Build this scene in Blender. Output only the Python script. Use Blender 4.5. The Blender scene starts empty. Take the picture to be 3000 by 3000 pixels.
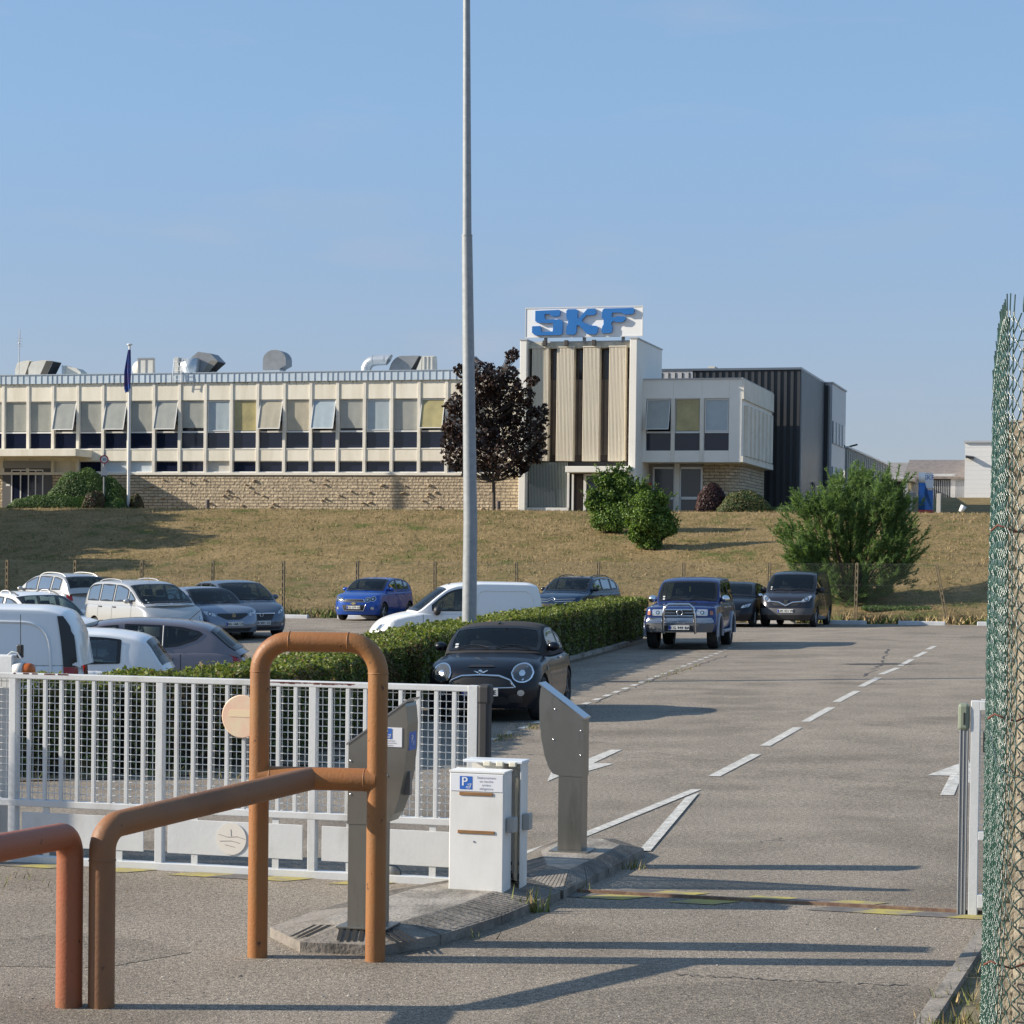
import bpy, bmesh, math, random
import numpy as np
from mathutils import Vector, Matrix

random.seed(7)
rng = np.random.default_rng(7)
scene = bpy.context.scene
COL = scene.collection
R = math.radians
PI = math.pi

# ------------------------------------------------------------------ camera
CAM_H = 2.33
F_PX = 6400.0            # focal length for a 3000 px wide frame
PITCH = 0.020
ROLL = 0.012
CY = 1637 + F_PX * math.tan(PITCH)
cam_d = bpy.data.cameras.new("camera")
cam = bpy.data.objects.new("camera", cam_d)
COL.objects.link(cam)
cam_d.sensor_width = 36.0
cam_d.lens = F_PX / 3000 * 36.0
cam_d.shift_y = (CY - 1500) / 3000
cam_d.clip_start = 0.1
cam_d.clip_end = 3000
RM = Matrix.Rotation(PI / 2 - PITCH, 3, 'X') @ Matrix.Rotation(ROLL, 3, 'Z')
cam.matrix_world = Matrix.Translation((0, 0, CAM_H)) @ RM.to_4x4()
scene.camera = cam

# ------------------------------------------------------------------ light
SUN_EL = R(25.5)
SUN_AZ_DIR = Vector((-1.0, -0.03, 0)).normalized()      # horizontal direction towards the sun
world = bpy.data.worlds.new("World")
scene.world = world
world.use_nodes = True
nt = world.node_tree
nt.nodes.clear()
sky = nt.nodes.new("ShaderNodeTexSky")
sky.sky_type = 'NISHITA'
sky.sun_disc = False
sky.sun_elevation = SUN_EL
sky.sun_rotation = math.atan2(SUN_AZ_DIR.x, SUN_AZ_DIR.y)
sky.altitude = 200
sky.air_density = 1.0
sky.dust_density = 0.8
sky.ozone_density = 3.2
bg = nt.nodes.new("ShaderNodeBackground")
bg.inputs["Strength"].default_value = 0.08
wo = nt.nodes.new("ShaderNodeOutputWorld")
# a few faint wisps of cloud over the sky
tc = nt.nodes.new("ShaderNodeTexCoord")
mp = nt.nodes.new("ShaderNodeMapping")
mp.inputs["Scale"].default_value = (5.0, 5.0, 22.0)
nz = nt.nodes.new("ShaderNodeTexNoise")
nz.inputs["Scale"].default_value = 1.3
nz.inputs["Detail"].default_value = 5
rp = nt.nodes.new("ShaderNodeValToRGB")
rp.color_ramp.elements[0].position = 0.60
rp.color_ramp.elements[0].color = (0, 0, 0, 1)
rp.color_ramp.elements[1].position = 0.85
rp.color_ramp.elements[1].color = (0.28, 0.28, 0.28, 1)
mx = nt.nodes.new("ShaderNodeMix")
mx.data_type = 'RGBA'
mx.inputs[7].default_value = (3.6, 3.5, 3.7, 1)
nt.links.new(tc.outputs["Generated"], mp.inputs["Vector"])
nt.links.new(mp.outputs[0], nz.inputs["Vector"])
nt.links.new(nz.outputs["Fac"], rp.inputs["Fac"])
nt.links.new(rp.outputs["Color"], mx.inputs[0])
hz = nt.nodes.new("ShaderNodeMix")          # summer haze evens the sky out
hz.data_type = 'RGBA'
hz.inputs[0].default_value = 0.58
hr = nt.nodes.new("ShaderNodeValToRGB")
hs = nt.nodes.new("ShaderNodeSeparateXYZ")
hr.color_ramp.elements[0].position = 0.06
hr.color_ramp.elements[0].color = (0.410, 0.455, 0.685, 1)
hr.color_ramp.elements[1].position = 0.20
hr.color_ramp.elements[1].color = (0.385, 0.630, 0.985, 1)
hv = nt.nodes.new("ShaderNodeMix")
hv.data_type = 'RGBA'
hv.blend_type = 'MULTIPLY'
hv.inputs[0].default_value = 1
hv.inputs[7].default_value = (5, 5, 5, 1)
nt.links.new(tc.outputs["Generated"], hs.inputs[0])
nt.links.new(hs.outputs["Z"], hr.inputs["Fac"])
nt.links.new(hr.outputs["Color"], hv.inputs[6])
nt.links.new(hv.outputs[2], hz.inputs[7])
nt.links.new(sky.outputs["Color"], hz.inputs[6])
nt.links.new(hz.outputs[2], mx.inputs[6])
nt.links.new(mx.outputs[2], bg.inputs["Color"])
nt.links.new(bg.outputs[0], wo.inputs[0])

sun_d = bpy.data.lights.new("sun", 'SUN')
sun_d.energy = 4.0
sun_d.angle = R(0.53)
sun_d.color = (1.0, 0.90, 0.76)
sun = bpy.data.objects.new("sun", sun_d)
COL.objects.link(sun)
to_sun = (SUN_AZ_DIR * math.cos(SUN_EL) + Vector((0, 0, math.sin(SUN_EL))))
sun.rotation_euler = to_sun.to_track_quat('Z', 'Y').to_euler()
sun.location = (-40, 0, 40)

vs = scene.view_settings
vs.view_transform = 'Standard'
vs.look = 'None'
vs.gamma = 1.0
vs.exposure = 0.95
scene.render.engine = 'CYCLES'
scene.cycles.max_bounces = 6
scene.cycles.transparent_max_bounces = 12
scene.cycles.use_denoising = True

# ------------------------------------------------------------------ geometry of the site
ANG = R(15.6)            # the whole site is laid out on one grid turned by this angle
U = Vector((math.cos(ANG), -math.sin(ANG), 0))
V = Vector((math.sin(ANG), math.cos(ANG), 0))
Q_EDGE = 75.8            # far edge of the car park, measured along V
C0 = Vector((0, 0, CAM_H))


def sstep(a, b, x):
    t = min(1.0, max(0.0, (x - a) / (b - a)))
    return t * t * (3 - 2 * t)


def ground(x, y):
    """height of the asphalt: level at the gate, falling gently to the left in the car park"""
    q = x * V.x + y * V.y
    f = sstep(50, 70, y)
    return ((0.02 * (1 - f) + 0.009 * f) * max(-25, min(25, x)) * sstep(19, 33, y) + 0.12 * f) * (1 - sstep(84, 98, q))


def terrain(x, y):
    q = x * V.x + y * V.y
    r = x * U.x + y * U.y
    t = min(1, max(0, (q - Q_EDGE - .4) / 24.0))
    f = 0.72 * t + 0.28 * (t * t * (3 - 2 * t))
    f -= 0.05 * math.sin(PI * min(1, t)) ** 2 * 0
    z = ground(x, y) + 4.62 * f - (0.25 * (1 - abs(2 * t - 1)) if False else 0)
    z += 0.16 * math.sin(r * .31 + q * .4) * math.sin(q * .23 + 1) * math.sin(PI * t) * (1 if t < 1 else 0)
    if q > 112:
        z += min(q - 112, 52) * 0.052 * sstep(112, 125, q)
    return z


def ray(px, py):
    d = Vector(((px - 1500) / F_PX, (CY - py) / F_PX, -1.0))
    return (RM @ d).normalized()


def G(px, py, up=0.0):
    """the point of the ground (or `up` metres above it) that a ray meets"""
    d = ray(px, py)
    z = up
    p = Vector((0, 0, 0))
    for _ in range(14):
        t = (z - CAM_H) / d.z
        p = C0 + d * t
        z = ground(p.x, p.y) + up
    return p


def T(px, py):
    """the point of the bank that a ray meets"""
    d = ray(px, py)
    t = 60.0
    while t < 400:
        p = C0 + d * t
        if p.z < terrain(p.x, p.y):
            return Vector((p.x, p.y, terrain(p.x, p.y)))
        t += 0.1
    return p


def A(px, py, dist):
    """point at depth `dist` (along world Y)"""
    d = ray(px, py)
    return C0 + d * (dist / d.y)


# ------------------------------------------------------------------ materials
MATS = {}


def _nt(name):
    m = bpy.data.materials.new(name)
    m.use_nodes = True
    return m, m.node_tree, m.node_tree.nodes["Principled BSDF"]


def mat(name, c, rough=0.6, metal=0.0, spec=0.5, var=0.0, vscale=3.0, c2=None, bump=0.0, bscale=40.0,
        coat=0.0, island=0.0, emit=None, trans=0.0, stretch=None):
    if name in MATS:
        return MATS[name]
    m, t, b = _nt(name)
    b.inputs["Base Color"].default_value = (*c, 1)
    b.inputs["Roughness"].default_value = rough
    b.inputs["Metallic"].default_value = metal
    b.inputs["Specular IOR Level"].default_value = spec
    if coat:
        b.inputs["Coat Weight"].default_value = coat
        b.inputs["Coat Roughness"].default_value = 0.03
    co = t.nodes.new("ShaderNodeTexCoord")
    vec = co.outputs["Object"]
    if stretch:
        mpn = t.nodes.new("ShaderNodeMapping")
        mpn.inputs["Scale"].default_value = stretch
        t.links.new(vec, mpn.inputs["Vector"])
        vec = mpn.outputs[0]
    if var or c2:
        n = t.nodes.new("ShaderNodeTexNoise")
        n.inputs["Scale"].default_value = vscale
        n.inputs["Detail"].default_value = 6
        n.inputs["Roughness"].default_value = 0.65
        t.links.new(vec, n.inputs["Vector"])
        r = t.nodes.new("ShaderNodeValToRGB")
        if c2:
            a_, b_ = c, c2
            r.color_ramp.elements[0].position = 0.42
            r.color_ramp.elements[1].position = 0.68
        else:
            a_ = tuple(v * (1 - var) for v in c)
            b_ = tuple(min(1, v * (1 + var)) for v in c)
            r.color_ramp.elements[0].position = 0.3
            r.color_ramp.elements[1].position = 0.7
        r.color_ramp.elements[0].color = (*a_, 1)
        r.color_ramp.elements[1].color = (*b_, 1)
        t.links.new(n.outputs["Fac"], r.inputs["Fac"])
        out = r.outputs["Color"]
    else:
        out = None
    if island:
        g = t.nodes.new("ShaderNodeNewGeometry")
        mr = t.nodes.new("ShaderNodeMapRange")
        mr.inputs[3].default_value = 1 - island
        mr.inputs[4].default_value = 1 + island
        t.links.new(g.outputs["Random Per Island"], mr.inputs[0])
        mm = t.nodes.new("ShaderNodeMix")
        mm.data_type = 'RGBA'
        mm.blend_type = 'MULTIPLY'
        mm.inputs[0].default_value = 1
        if out is None:
            mm.inputs[6].default_value = (*c, 1)
        else:
            t.links.new(out, mm.inputs[6])
        t.links.new(mr.outputs[0], mm.inputs[7])
        out = mm.outputs[2]
    if out is not None:
        t.links.new(out, b.inputs["Base Color"])
    if bump:
        n2 = t.nodes.new("ShaderNodeTexNoise")
        n2.inputs["Scale"].default_value = bscale
        n2.inputs["Detail"].default_value = 4
        t.links.new(vec, n2.inputs["Vector"])
        bp = t.nodes.new("ShaderNodeBump")
        bp.inputs["Strength"].default_value = bump
        bp.inputs["Distance"].default_value = 0.02
        t.links.new(n2.outputs["Fac"], bp.inputs["Height"])
        t.links.new(bp.outputs[0], b.inputs["Normal"])
    if emit:
        b.inputs["Emission Color"].default_value = (*c, 1)
        b.inputs["Emission Strength"].default_value = emit
    if trans:
        # leaf: let some light through
        o = t.nodes["Material Output"]
        tr = t.nodes.new("ShaderNodeBsdfTranslucent")
        tr.inputs["Color"].default_value = (min(1, c[0] * 1.5), min(1, c[1] * 1.6), c[2] * .9, 1)
        ms = t.nodes.new("ShaderNodeMixShader")
        ms.inputs[0].default_value = trans
        t.links.new(b.outputs[0], ms.inputs[1])
        t.links.new(tr.outputs[0], ms.inputs[2])
        t.links.new(ms.outputs[0], o.inputs[0])
    MATS[name] = m
    return m


def wear(m, c, scale, p0, p1, amount=1.0, stretch=None, detail=5):
    """chips, stains or dirt of another colour wherever a noise exceeds p0..p1"""
    t = m.node_tree
    b = t.nodes["Principled BSDF"]
    inp = b.inputs["Base Color"]
    co = t.nodes.new("ShaderNodeTexCoord")
    vec = co.outputs["Object"]
    if stretch:
        mpn = t.nodes.new("ShaderNodeMapping")
        mpn.inputs["Scale"].default_value = stretch
        t.links.new(vec, mpn.inputs["Vector"])
        vec = mpn.outputs[0]
    n = t.nodes.new("ShaderNodeTexNoise")
    n.inputs["Scale"].default_value = scale
    n.inputs["Detail"].default_value = detail
    n.inputs["Roughness"].default_value = 0.6
    t.links.new(vec, n.inputs["Vector"])
    r = t.nodes.new("ShaderNodeMapRange")
    r.inputs[1].default_value = p0
    r.inputs[2].default_value = p1
    r.inputs[4].default_value = amount
    t.links.new(n.outputs["Fac"], r.inputs[0])
    x = t.nodes.new("ShaderNodeMix")
    x.data_type = 'RGBA'
    t.links.new(r.outputs[0], x.inputs[0])
    if inp.is_linked:
        t.links.new(inp.links[0].from_socket, x.inputs[6])
    else:
        x.inputs[6].default_value = inp.default_value
    x.inputs[7].default_value = (*c, 1)
    t.links.new(x.outputs[2], inp)


def glass_mat(name, tint=(0.75, 0.82, 0.85), refl=0.12, rough=0.02, slant=0.5):
    """a thin pane: mostly clear, mirrors the sky at a slant"""
    if name in MATS:
        return MATS[name]
    m = bpy.data.materials.new(name)
    m.use_nodes = True
    t = m.node_tree
    t.nodes.clear()
    o = t.nodes.new("ShaderNodeOutputMaterial")
    tr = t.nodes.new("ShaderNodeBsdfTransparent")
    tr.inputs["Color"].default_value = (*tint, 1)
    gl = t.nodes.new("ShaderNodeBsdfGlossy")
    gl.inputs["Roughness"].default_value = rough
    lw = t.nodes.new("ShaderNodeLayerWeight")
    lw.inputs["Blend"].default_value = 0.25
    ad = t.nodes.new("ShaderNodeMath")
    ad.operation = 'ADD'
    ad.use_clamp = True
    ad.inputs[1].default_value = refl
    ml = t.nodes.new("ShaderNodeMath")
    ml.operation = 'MULTIPLY'
    ml.inputs[1].default_value = slant
    mix = t.nodes.new("ShaderNodeMixShader")
    t.links.new(lw.outputs["Fresnel"], ml.inputs[0])
    t.links.new(ml.outputs[0], ad.inputs[0])
    t.links.new(ad.outputs[0], mix.inputs[0])
    t.links.new(tr.outputs[0], mix.inputs[1])
    t.links.new(gl.outputs[0], mix.inputs[2])
    t.links.new(mix.outputs[0], o.inputs[0])
    MATS[name] = m
    return m


# ------------------------------------------------------------------ mesh builder
class MB:
    def __init__(self):
        self.v, self.f, self.m, self.s = [], [], [], []

    def add(self, verts, faces, mi=0, smooth=False):
        o = len(self.v)
        self.v.extend([tuple(p) for p in verts])
        for f in faces:
            self.f.append(tuple(i + o for i in f))
            self.m.append(mi)
            self.s.append(smooth)
        return self

    def box(self, x0, x1, y0, y1, z0, z1, mi=0, M=None):
        vs_ = [(x0, y0, z0), (x1, y0, z0), (x1, y1, z0), (x0, y1, z0), (x0, y0, z1), (x1, y0, z1), (x1, y1, z1), (x0, y1, z1)]
        if M is not None:
            vs_ = [M @ Vector(p) for p in vs_]
        return self.add(vs_, [(0, 3, 2, 1), (4, 5, 6, 7), (0, 1, 5, 4), (1, 2, 6, 5), (2, 3, 7, 6), (3, 0, 4, 7)], mi)

    def bbox(self, x0, x1, y0, y1, z0, z1, b=0.01, mi=0, M=None):
        """box with chamfered edges"""
        bm = bmesh.new()
        bmesh.ops.create_cube(bm, size=1)
        for v in bm.verts:
            v.co = Vector(((x0 + x1) / 2 + v.co.x * (x1 - x0), (y0 + y1) / 2 + v.co.y * (y1 - y0), (z0 + z1) / 2 + v.co.z * (z1 - z0)))
        bmesh.ops.bevel(bm, geom=bm.edges[:], offset=b, segments=2, affect='EDGES', profile=0.5)
        return self.bm(bm, mi, M)

    def bm(self, bm, mi=0, M=None, smooth=False):
        bm.verts.index_update()
        vs_ = [(M @ v.co if M is not None else v.co.copy()) for v in bm.verts]
        fs = [tuple(v.index for v in f.verts) for f in bm.faces]
        bm.free()
        return self.add(vs_, fs, mi, smooth)

    def quad(self, a, b, c, d, mi=0):
        return self.add([a, b, c, d], [(0, 1, 2, 3)], mi)

    def poly(self, pts, mi=0):
        return self.add(pts, [tuple(range(len(pts)))], mi)

    def prism(self, pts, d, mi=0, mi_side=None):
        """closed polygon of 3-D points pushed along vector d"""
        n = len(pts)
        d = Vector(d)
        vs_ = [Vector(p) for p in pts] + [Vector(p) + d for p in pts]
        self.add(vs_, [tuple(range(n)), tuple(range(2 * n - 1, n - 1, -1))], mi)
        o = len(self.v) - 2 * n
        for i in range(n):
            j = (i + 1) % n
            self.f.append((o + i, o + i + n, o + j + n, o + j))
            self.m.append(mi if mi_side is None else mi_side)
            self.s.append(False)
        return self

    def tube(self, pts, r, n=8, mi=0, caps=True, smooth=True):
        pts = [Vector(p) for p in pts]
        rs = r if isinstance(r, (list, tuple)) else [r] * len(pts)
        rings = []
        up = None
        for i, p in enumerate(pts):
            a = pts[max(0, i - 1)]
            b = pts[min(len(pts) - 1, i + 1)]
            d = (b - a).normalized()
            if up is None:
                up = Vector((0, 0, 1)) if abs(d.z) < 0.9 else Vector((1, 0, 0))
            x = d.cross(up).normalized()
            y = x.cross(d).normalized()
            up = y
            rings.append([p + (x * math.cos(2 * PI * k / n) + y * math.sin(2 * PI * k / n)) * rs[i] for k in range(n)])
        vs_ = [p for ring in rings for p in ring]
        fs = []
        for i in range(len(pts) - 1):
            for k in range(n):
                k2 = (k + 1) % n
                fs.append((i * n + k, i * n + k2, (i + 1) * n + k2, (i + 1) * n + k))
        self.add(vs_, fs, mi, smooth)
        if caps:
            self.add(rings[0], [tuple(range(n - 1, -1, -1))], mi)
            self.add(rings[-1], [tuple(range(n))], mi)
        return self

    def lathe(self, prof, n=24, mi=0, M=None, smooth=True):
        """profile [(r, z)] turned about local Z"""
        vs_, fs = [], []
        for (r, z) in prof:
            for k in range(n):
                p = Vector((r * math.cos(2 * PI * k / n), r * math.sin(2 * PI * k / n), z))
                vs_.append(M @ p if M is not None else p)
        for i in range(len(prof) - 1):
            for k in range(n):
                k2 = (k + 1) % n
                fs.append((i * n + k, i * n + k2, (i + 1) * n + k2, (i + 1) * n + k))
        return self.add(vs_, fs, mi, smooth)

    def grid(self, rows, mi=0, smooth=True, flip=False):
        n = len(rows[0])
        vs_ = [p for r in rows for p in r]
        fs = []
        for i in range(len(rows) - 1):
            for k in range(n - 1):
                q = (i * n + k, i * n + k + 1, (i + 1) * n + k + 1, (i + 1) * n + k)
                fs.append(q[::-1] if flip else q)
        return self.add(vs_, fs, mi, smooth)

    def build(self, name, mats, parent=None, loc=None):
        me = bpy.data.meshes.new(name)
        me.from_pydata(self.v, [], self.f)
        if not isinstance(mats, (list, tuple)):
            mats = [mats]
        for m in mats:
            me.materials.append(m)
        me.polygons.foreach_set("material_index", self.m)
        me.polygons.foreach_set("use_smooth", self.s)
        me.update()
        o = bpy.data.objects.new(name, me)
        COL.objects.link(o)
        if parent:
            o.parent = parent
        if loc is not None:
            o.location = loc
        return o


def np_mesh(name, verts, quads, mats, parent=None, mi=None, smooth=False):
    me = bpy.data.meshes.new(name)
    me.vertices.add(len(verts))
    me.vertices.foreach_set("co", np.asarray(verts, dtype=np.float32).ravel())
    k = quads.shape[1]
    me.loops.add(quads.size)
    me.loops.foreach_set("vertex_index", quads.astype(np.int32).ravel())
    me.polygons.add(len(quads))
    me.polygons.foreach_set("loop_start", np.arange(0, quads.size, k, dtype=np.int32))
    if not isinstance(mats, (list, tuple)):
        mats = [mats]
    for m in mats:
        me.materials.append(m)
    if mi is not None:
        me.polygons.foreach_set("material_index", np.asarray(mi, dtype=np.int32))
    if smooth:
        me.polygons.foreach_set("use_smooth", np.ones(len(quads), dtype=bool))
    me.update(calc_edges=True)
    me.validate()
    o = bpy.data.objects.new(name, me)
    COL.objects.link(o)
    if parent:
        o.parent = parent
    return o


def tag(o, label=None, cat=None, group=None, kind=None):
    if label:
        o["label"] = label
    if cat:
        o["category"] = cat
    if group:
        o["group"] = group
    if kind:
        o["kind"] = kind
    return o


def thing(name, label, cat, loc=(0, 0, 0), rotz=0.0, group=None):
    o = bpy.data.objects.new(name, None)
    o.empty_display_size = 0.2
    COL.objects.link(o)
    o.location = loc
    o.rotation_euler = (0, 0, rotz)
    return tag(o, label, cat, group)


def copy_tree(o, parent=None):
    c = o.copy()
    COL.objects.link(c)
    if parent:
        c.parent = parent
    for ch in [k for k in o.children]:
        copy_tree(ch, c)
    return c


def text_mb(body, size, mi=0, depth=0.0, spacing=1.0, align='CENTER'):
    """letters as a mesh lying in the XZ plane, facing -Y"""
    cu = bpy.data.curves.new("lettering", 'FONT')
    cu.body = body
    cu.size = size
    cu.align_x = align
    cu.extrude = depth
    cu.resolution_u = 3
    cu.space_character = spacing
    o = bpy.data.objects.new("lettering", cu)
    me = bpy.data.meshes.new_from_object(o)
    vs_ = [(v.co.x, -v.co.z, v.co.y) for v in me.vertices]
    fs = [tuple(p.vertices) for p in me.polygons]
    bpy.data.objects.remove(o)
    bpy.data.curves.remove(cu)
    bpy.data.meshes.remove(me)
    return vs_, fs


def add_text(mb, body, size, org, ex=Vector((1, 0, 0)), ez=Vector((0, 0, 1)), mi=0, bold=0.0, spacing=1.0, align='CENTER'):
    vs_, fs = text_mb(body, size, mi, 0.0, spacing, align)
    org = Vector(org)
    pts = [org + ex * (p[0]) + ez * p[2] for p in vs_]
    mb.add(pts, fs, mi)
    if bold:
        n = ex.cross(ez)
        pts2 = [p + ex * bold + n * 0.0006 for p in pts]
        mb.add(pts2, fs, mi)


WHITE = mat("white paint", (0.82, 0.82, 0.80), 0.45, var=0.05, vscale=2.0)
BLACK = mat("black plastic", (0.018, 0.018, 0.02), 0.45)
RUBBER = mat("tyre rubber", (0.02, 0.02, 0.02), 0.8)
CHROME = mat("chrome", (0.75, 0.76, 0.78), 0.12, metal=1.0)
# ================================================================== GROUND
def asphalt_mat(name="asphalt", dark=1.0):
    m, t, b = _nt(name)
    co = t.nodes.new("ShaderNodeTexCoord")
    vec = co.outputs["Object"]

    def noise(scale, detail=3, rough=0.6):
        n = t.nodes.new("ShaderNodeTexNoise")
        n.inputs["Scale"].default_value = scale
        n.inputs["Detail"].default_value = detail
        n.inputs["Roughness"].default_value = rough
        t.links.new(vec, n.inputs["Vector"])
        return n.outputs["Fac"]

    def ramp(src, p0, c0, p1, c1):
        r = t.nodes.new("ShaderNodeValToRGB")
        r.color_ramp.elements[0].position = p0
        r.color_ramp.elements[0].color = (*c0, 1)
        r.color_ramp.elements[1].position = p1
        r.color_ramp.elements[1].color = (*c1, 1)
        t.links.new(src, r.inputs["Fac"])
        return r.outputs["Color"]

    def mul(a, b_, f=1.0):
        x = t.nodes.new("ShaderNodeMix")
        x.data_type = 'RGBA'
        x.blend_type = 'MULTIPLY'
        x.inputs[0].default_value = f
        t.links.new(a, x.inputs[6])
        t.links.new(b_, x.inputs[7])
        return x.outputs[2]

    base = ramp(noise(0.30, 7, 0.7), 0.36, tuple(v * dark for v in (0.236, 0.204, 0.166)), 0.68, tuple(v * dark for v in (0.305, 0.266, 0.218)))
    patch = ramp(noise(0.9, 5), 0.34, (0.83, 0.825, 0.82), 0.62, (1.05, 1.05, 1.05))
    fine = ramp(noise(26, 3, 0.8), 0.34, (0.55, 0.55, 0.55), 0.66, (1.38, 1.37, 1.35))
    grit = ramp(noise(95, 2, 0.8), 0.38, (0.45, 0.44, 0.43), 0.66, (1.6, 1.6, 1.6))
    c = mul(mul(mul(base, patch), fine), grit)
    # darker worn and stained areas with edges of their own
    blot = ramp(noise(0.42, 4, 0.55), 0.36, (0.70, 0.69, 0.68), 0.47, (1, 1, 1))
    c = mul(c, blot, 0.8)
    # pale stones showing in the worn wearing course
    vo = t.nodes.new("ShaderNodeTexVoronoi")
    vo.inputs["Scale"].default_value = 48
    t.links.new(vec, vo.inputs["Vector"])
    st = ramp(vo.outputs["Distance"], 0.10, (1.9, 1.85, 1.8), 0.24, (1, 1, 1))
    c = mul(c, st, 0.8)
    t.links.new(c, b.inputs["Base Color"])
    b.inputs["Roughness"].default_value = 0.85
    b.inputs["Specular IOR Level"].default_value = 0.3
    bp = t.nodes.new("ShaderNodeBump")
    bp.inputs["Strength"].default_value = 0.7
    bp.inputs["Distance"].default_value = 0.012
    t.links.new(noise(60, 3, 0.7), bp.inputs["Height"])
    t.links.new(bp.outputs[0], b.inputs["Normal"])
    return m


ASPHALT = asphalt_mat()


def rq(r, q):
    return r * U.x + q * V.x, r * U.y + q * V.y


mb = MB()
rl = [-260, -160, -100, -70] + list(np.arange(-50, 51, 2.5)) + [70, 100, 160, 260]
ql = [-60, -30, -10, 0, 5] + list(np.arange(8, Q_EDGE, 1.5)) + [Q_EDGE]
rows = []
for q in ql:
    row = []
    for r_ in rl:
        x, y = rq(r_, q)
        row.append((x, y, ground(x, y)))
    rows.append(row)
mb.grid(rows, flip=True)
tag(mb.build("car_park", ASPHALT), kind="structure")


def grass_mat():
    m, t, b = _nt("dry grass")
    co = t.nodes.new("ShaderNodeTexCoord")
    n1 = t.nodes.new("ShaderNodeTexNoise")
    n1.inputs["Scale"].default_value = 0.55
    n1.inputs["Detail"].default_value = 8
    n1.inputs["Roughness"].default_value = 0.7
    n2 = t.nodes.new("ShaderNodeTexNoise")
    n2.inputs["Scale"].default_value = 6.0
    n2.inputs["Detail"].default_value = 6
    n2.inputs["Roughness"].default_value = 0.75
    r = t.nodes.new("ShaderNodeValToRGB")
    e = r.color_ramp.elements
    e[0].position = 0.35
    e[0].color = (0.115, 0.135, 0.042, 1)
    e[1].position = 0.46
    e[1].color = (0.235, 0.180, 0.088, 1)
    k = e.new(0.68)
    k.color = (0.335, 0.250, 0.135, 1)
    r2 = t.nodes.new("ShaderNodeValToRGB")
    r2.color_ramp.elements[0].position = 0.3
    r2.color_ramp.elements[0].color = (0.5, 0.5, 0.48, 1)
    r2.color_ramp.elements[1].position = 0.72
    r2.color_ramp.elements[1].color = (1.35, 1.3, 1.25, 1)
    mx_ = t.nodes.new("ShaderNodeMix")
    mx_.data_type = 'RGBA'
    mx_.blend_type = 'MULTIPLY'
    mx_.inputs[0].default_value = 1
    t.links.new(co.outputs["Object"], n1.inputs["Vector"])
    t.links.new(co.outputs["Object"], n2.inputs["Vector"])
    t.links.new(n1.outputs["Fac"], r.inputs["Fac"])
    t.links.new(n2.outputs["Fac"], r2.inputs["Fac"])
    t.links.new(r.outputs["Color"], mx_.inputs[6])
    t.links.new(r2.outputs["Color"], mx_.inputs[7])
    t.links.new(mx_.outputs[2], b.inputs["Base Color"])
    b.inputs["Roughness"].default_value = 0.95
    b.inputs["Specular IOR Level"].default_value = 0.1
    bp = t.nodes.new("ShaderNodeBump")
    bp.inputs["Strength"].default_value = 1.0
    bp.inputs["Distance"].default_value = 0.12
    t.links.new(n2.outputs["Fac"], bp.inputs["Height"])
    t.links.new(bp.outputs[0], b.inputs["Normal"])
    return m


mb = MB()
rl = [-300, -180, -110, -80, -60] + list(np.arange(-48, 49, 0.8)) + [60, 80, 110, 180, 300]
ql = [Q_EDGE - .25] + list(np.arange(Q_EDGE + .1, Q_EDGE + 26, 0.5)) + list(np.arange(Q_EDGE + 27, 125, 2)) + list(np.arange(128, 240, 8)) + [300, 420]
rows = []
for q in ql:
    row = []
    for r_ in rl:
        x, y = rq(r_, q)
        z = terrain(x, y)
        if q < Q_EDGE:
            z -= 0.03
        elif q < 103 and abs(r_) < 50:
            z += random.gauss(0, 0.02)
        row.append((x, y, z))
    rows.append(row)
mb.grid(rows, flip=True)
tag(mb.build("embankment", grass_mat()), kind="structure")

# tufts on the bank
STRAW = mat("straw", (0.325, 0.245, 0.132), 0.9, spec=0.1, island=0.35)
GREENT = mat("green grass", (0.105, 0.130, 0.042), 0.9, spec=0.1, island=0.35)


def grass_field(name, n, rr, qq, hh, fgreen=0.3):
    r_ = rng.uniform(rr[0], rr[1], n)
    q_ = rng.uniform(qq[0], qq[1], n)
    g = (np.sin(r_ * .9 + 1.3 * np.sin(q_ * .7)) * np.sin(q_ * 1.3 + np.sin(r_ * .5) * 2) + rng.normal(0, .35, n))
    mi_ = (g > np.quantile(g, 1 - fgreen)).astype(int)
    vs_, ms_ = [], []
    for i in range(n):
        x, y = rq(r_[i], q_[i])
        z = terrain(x, y) if q_[i] > Q_EDGE else ground(x, y)
        for _ in range(3):
            a = random.uniform(0, 2 * PI)
            h = random.uniform(*hh)
            lx, ly = random.gauss(0, .6) * h, random.gauss(0, .6) * h
            bx, by = x + random.gauss(0, .05), y + random.gauss(0, .05)
            w = h * random.uniform(0.10, .2)
            vs_ += [(bx - math.cos(a) * w, by - math.sin(a) * w, z - .02), (bx + math.cos(a) * w, by + math.sin(a) * w, z - .02), (bx + lx, by + ly, z + h)]
            ms_.append(mi_[i])
    o = np_mesh(name, np.array(vs_), np.arange(len(vs_)).reshape(-1, 3), [STRAW, GREENT], mi=ms_)
    return tag(o, kind="stuff")


tag(grass_field("grass", 44000, (-62, 36), (Q_EDGE + .3, 103), (0.04, 0.12), 0.24), "short dry grass tufts covering the bank below the factory", "grass")
tag(grass_field("verge_grass", 2600, (-40, 30), (Q_EDGE - .1, Q_EDGE + 1.2), (0.12, 0.35), 0.62), "taller green grass along the foot of the bank", "grass")

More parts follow.
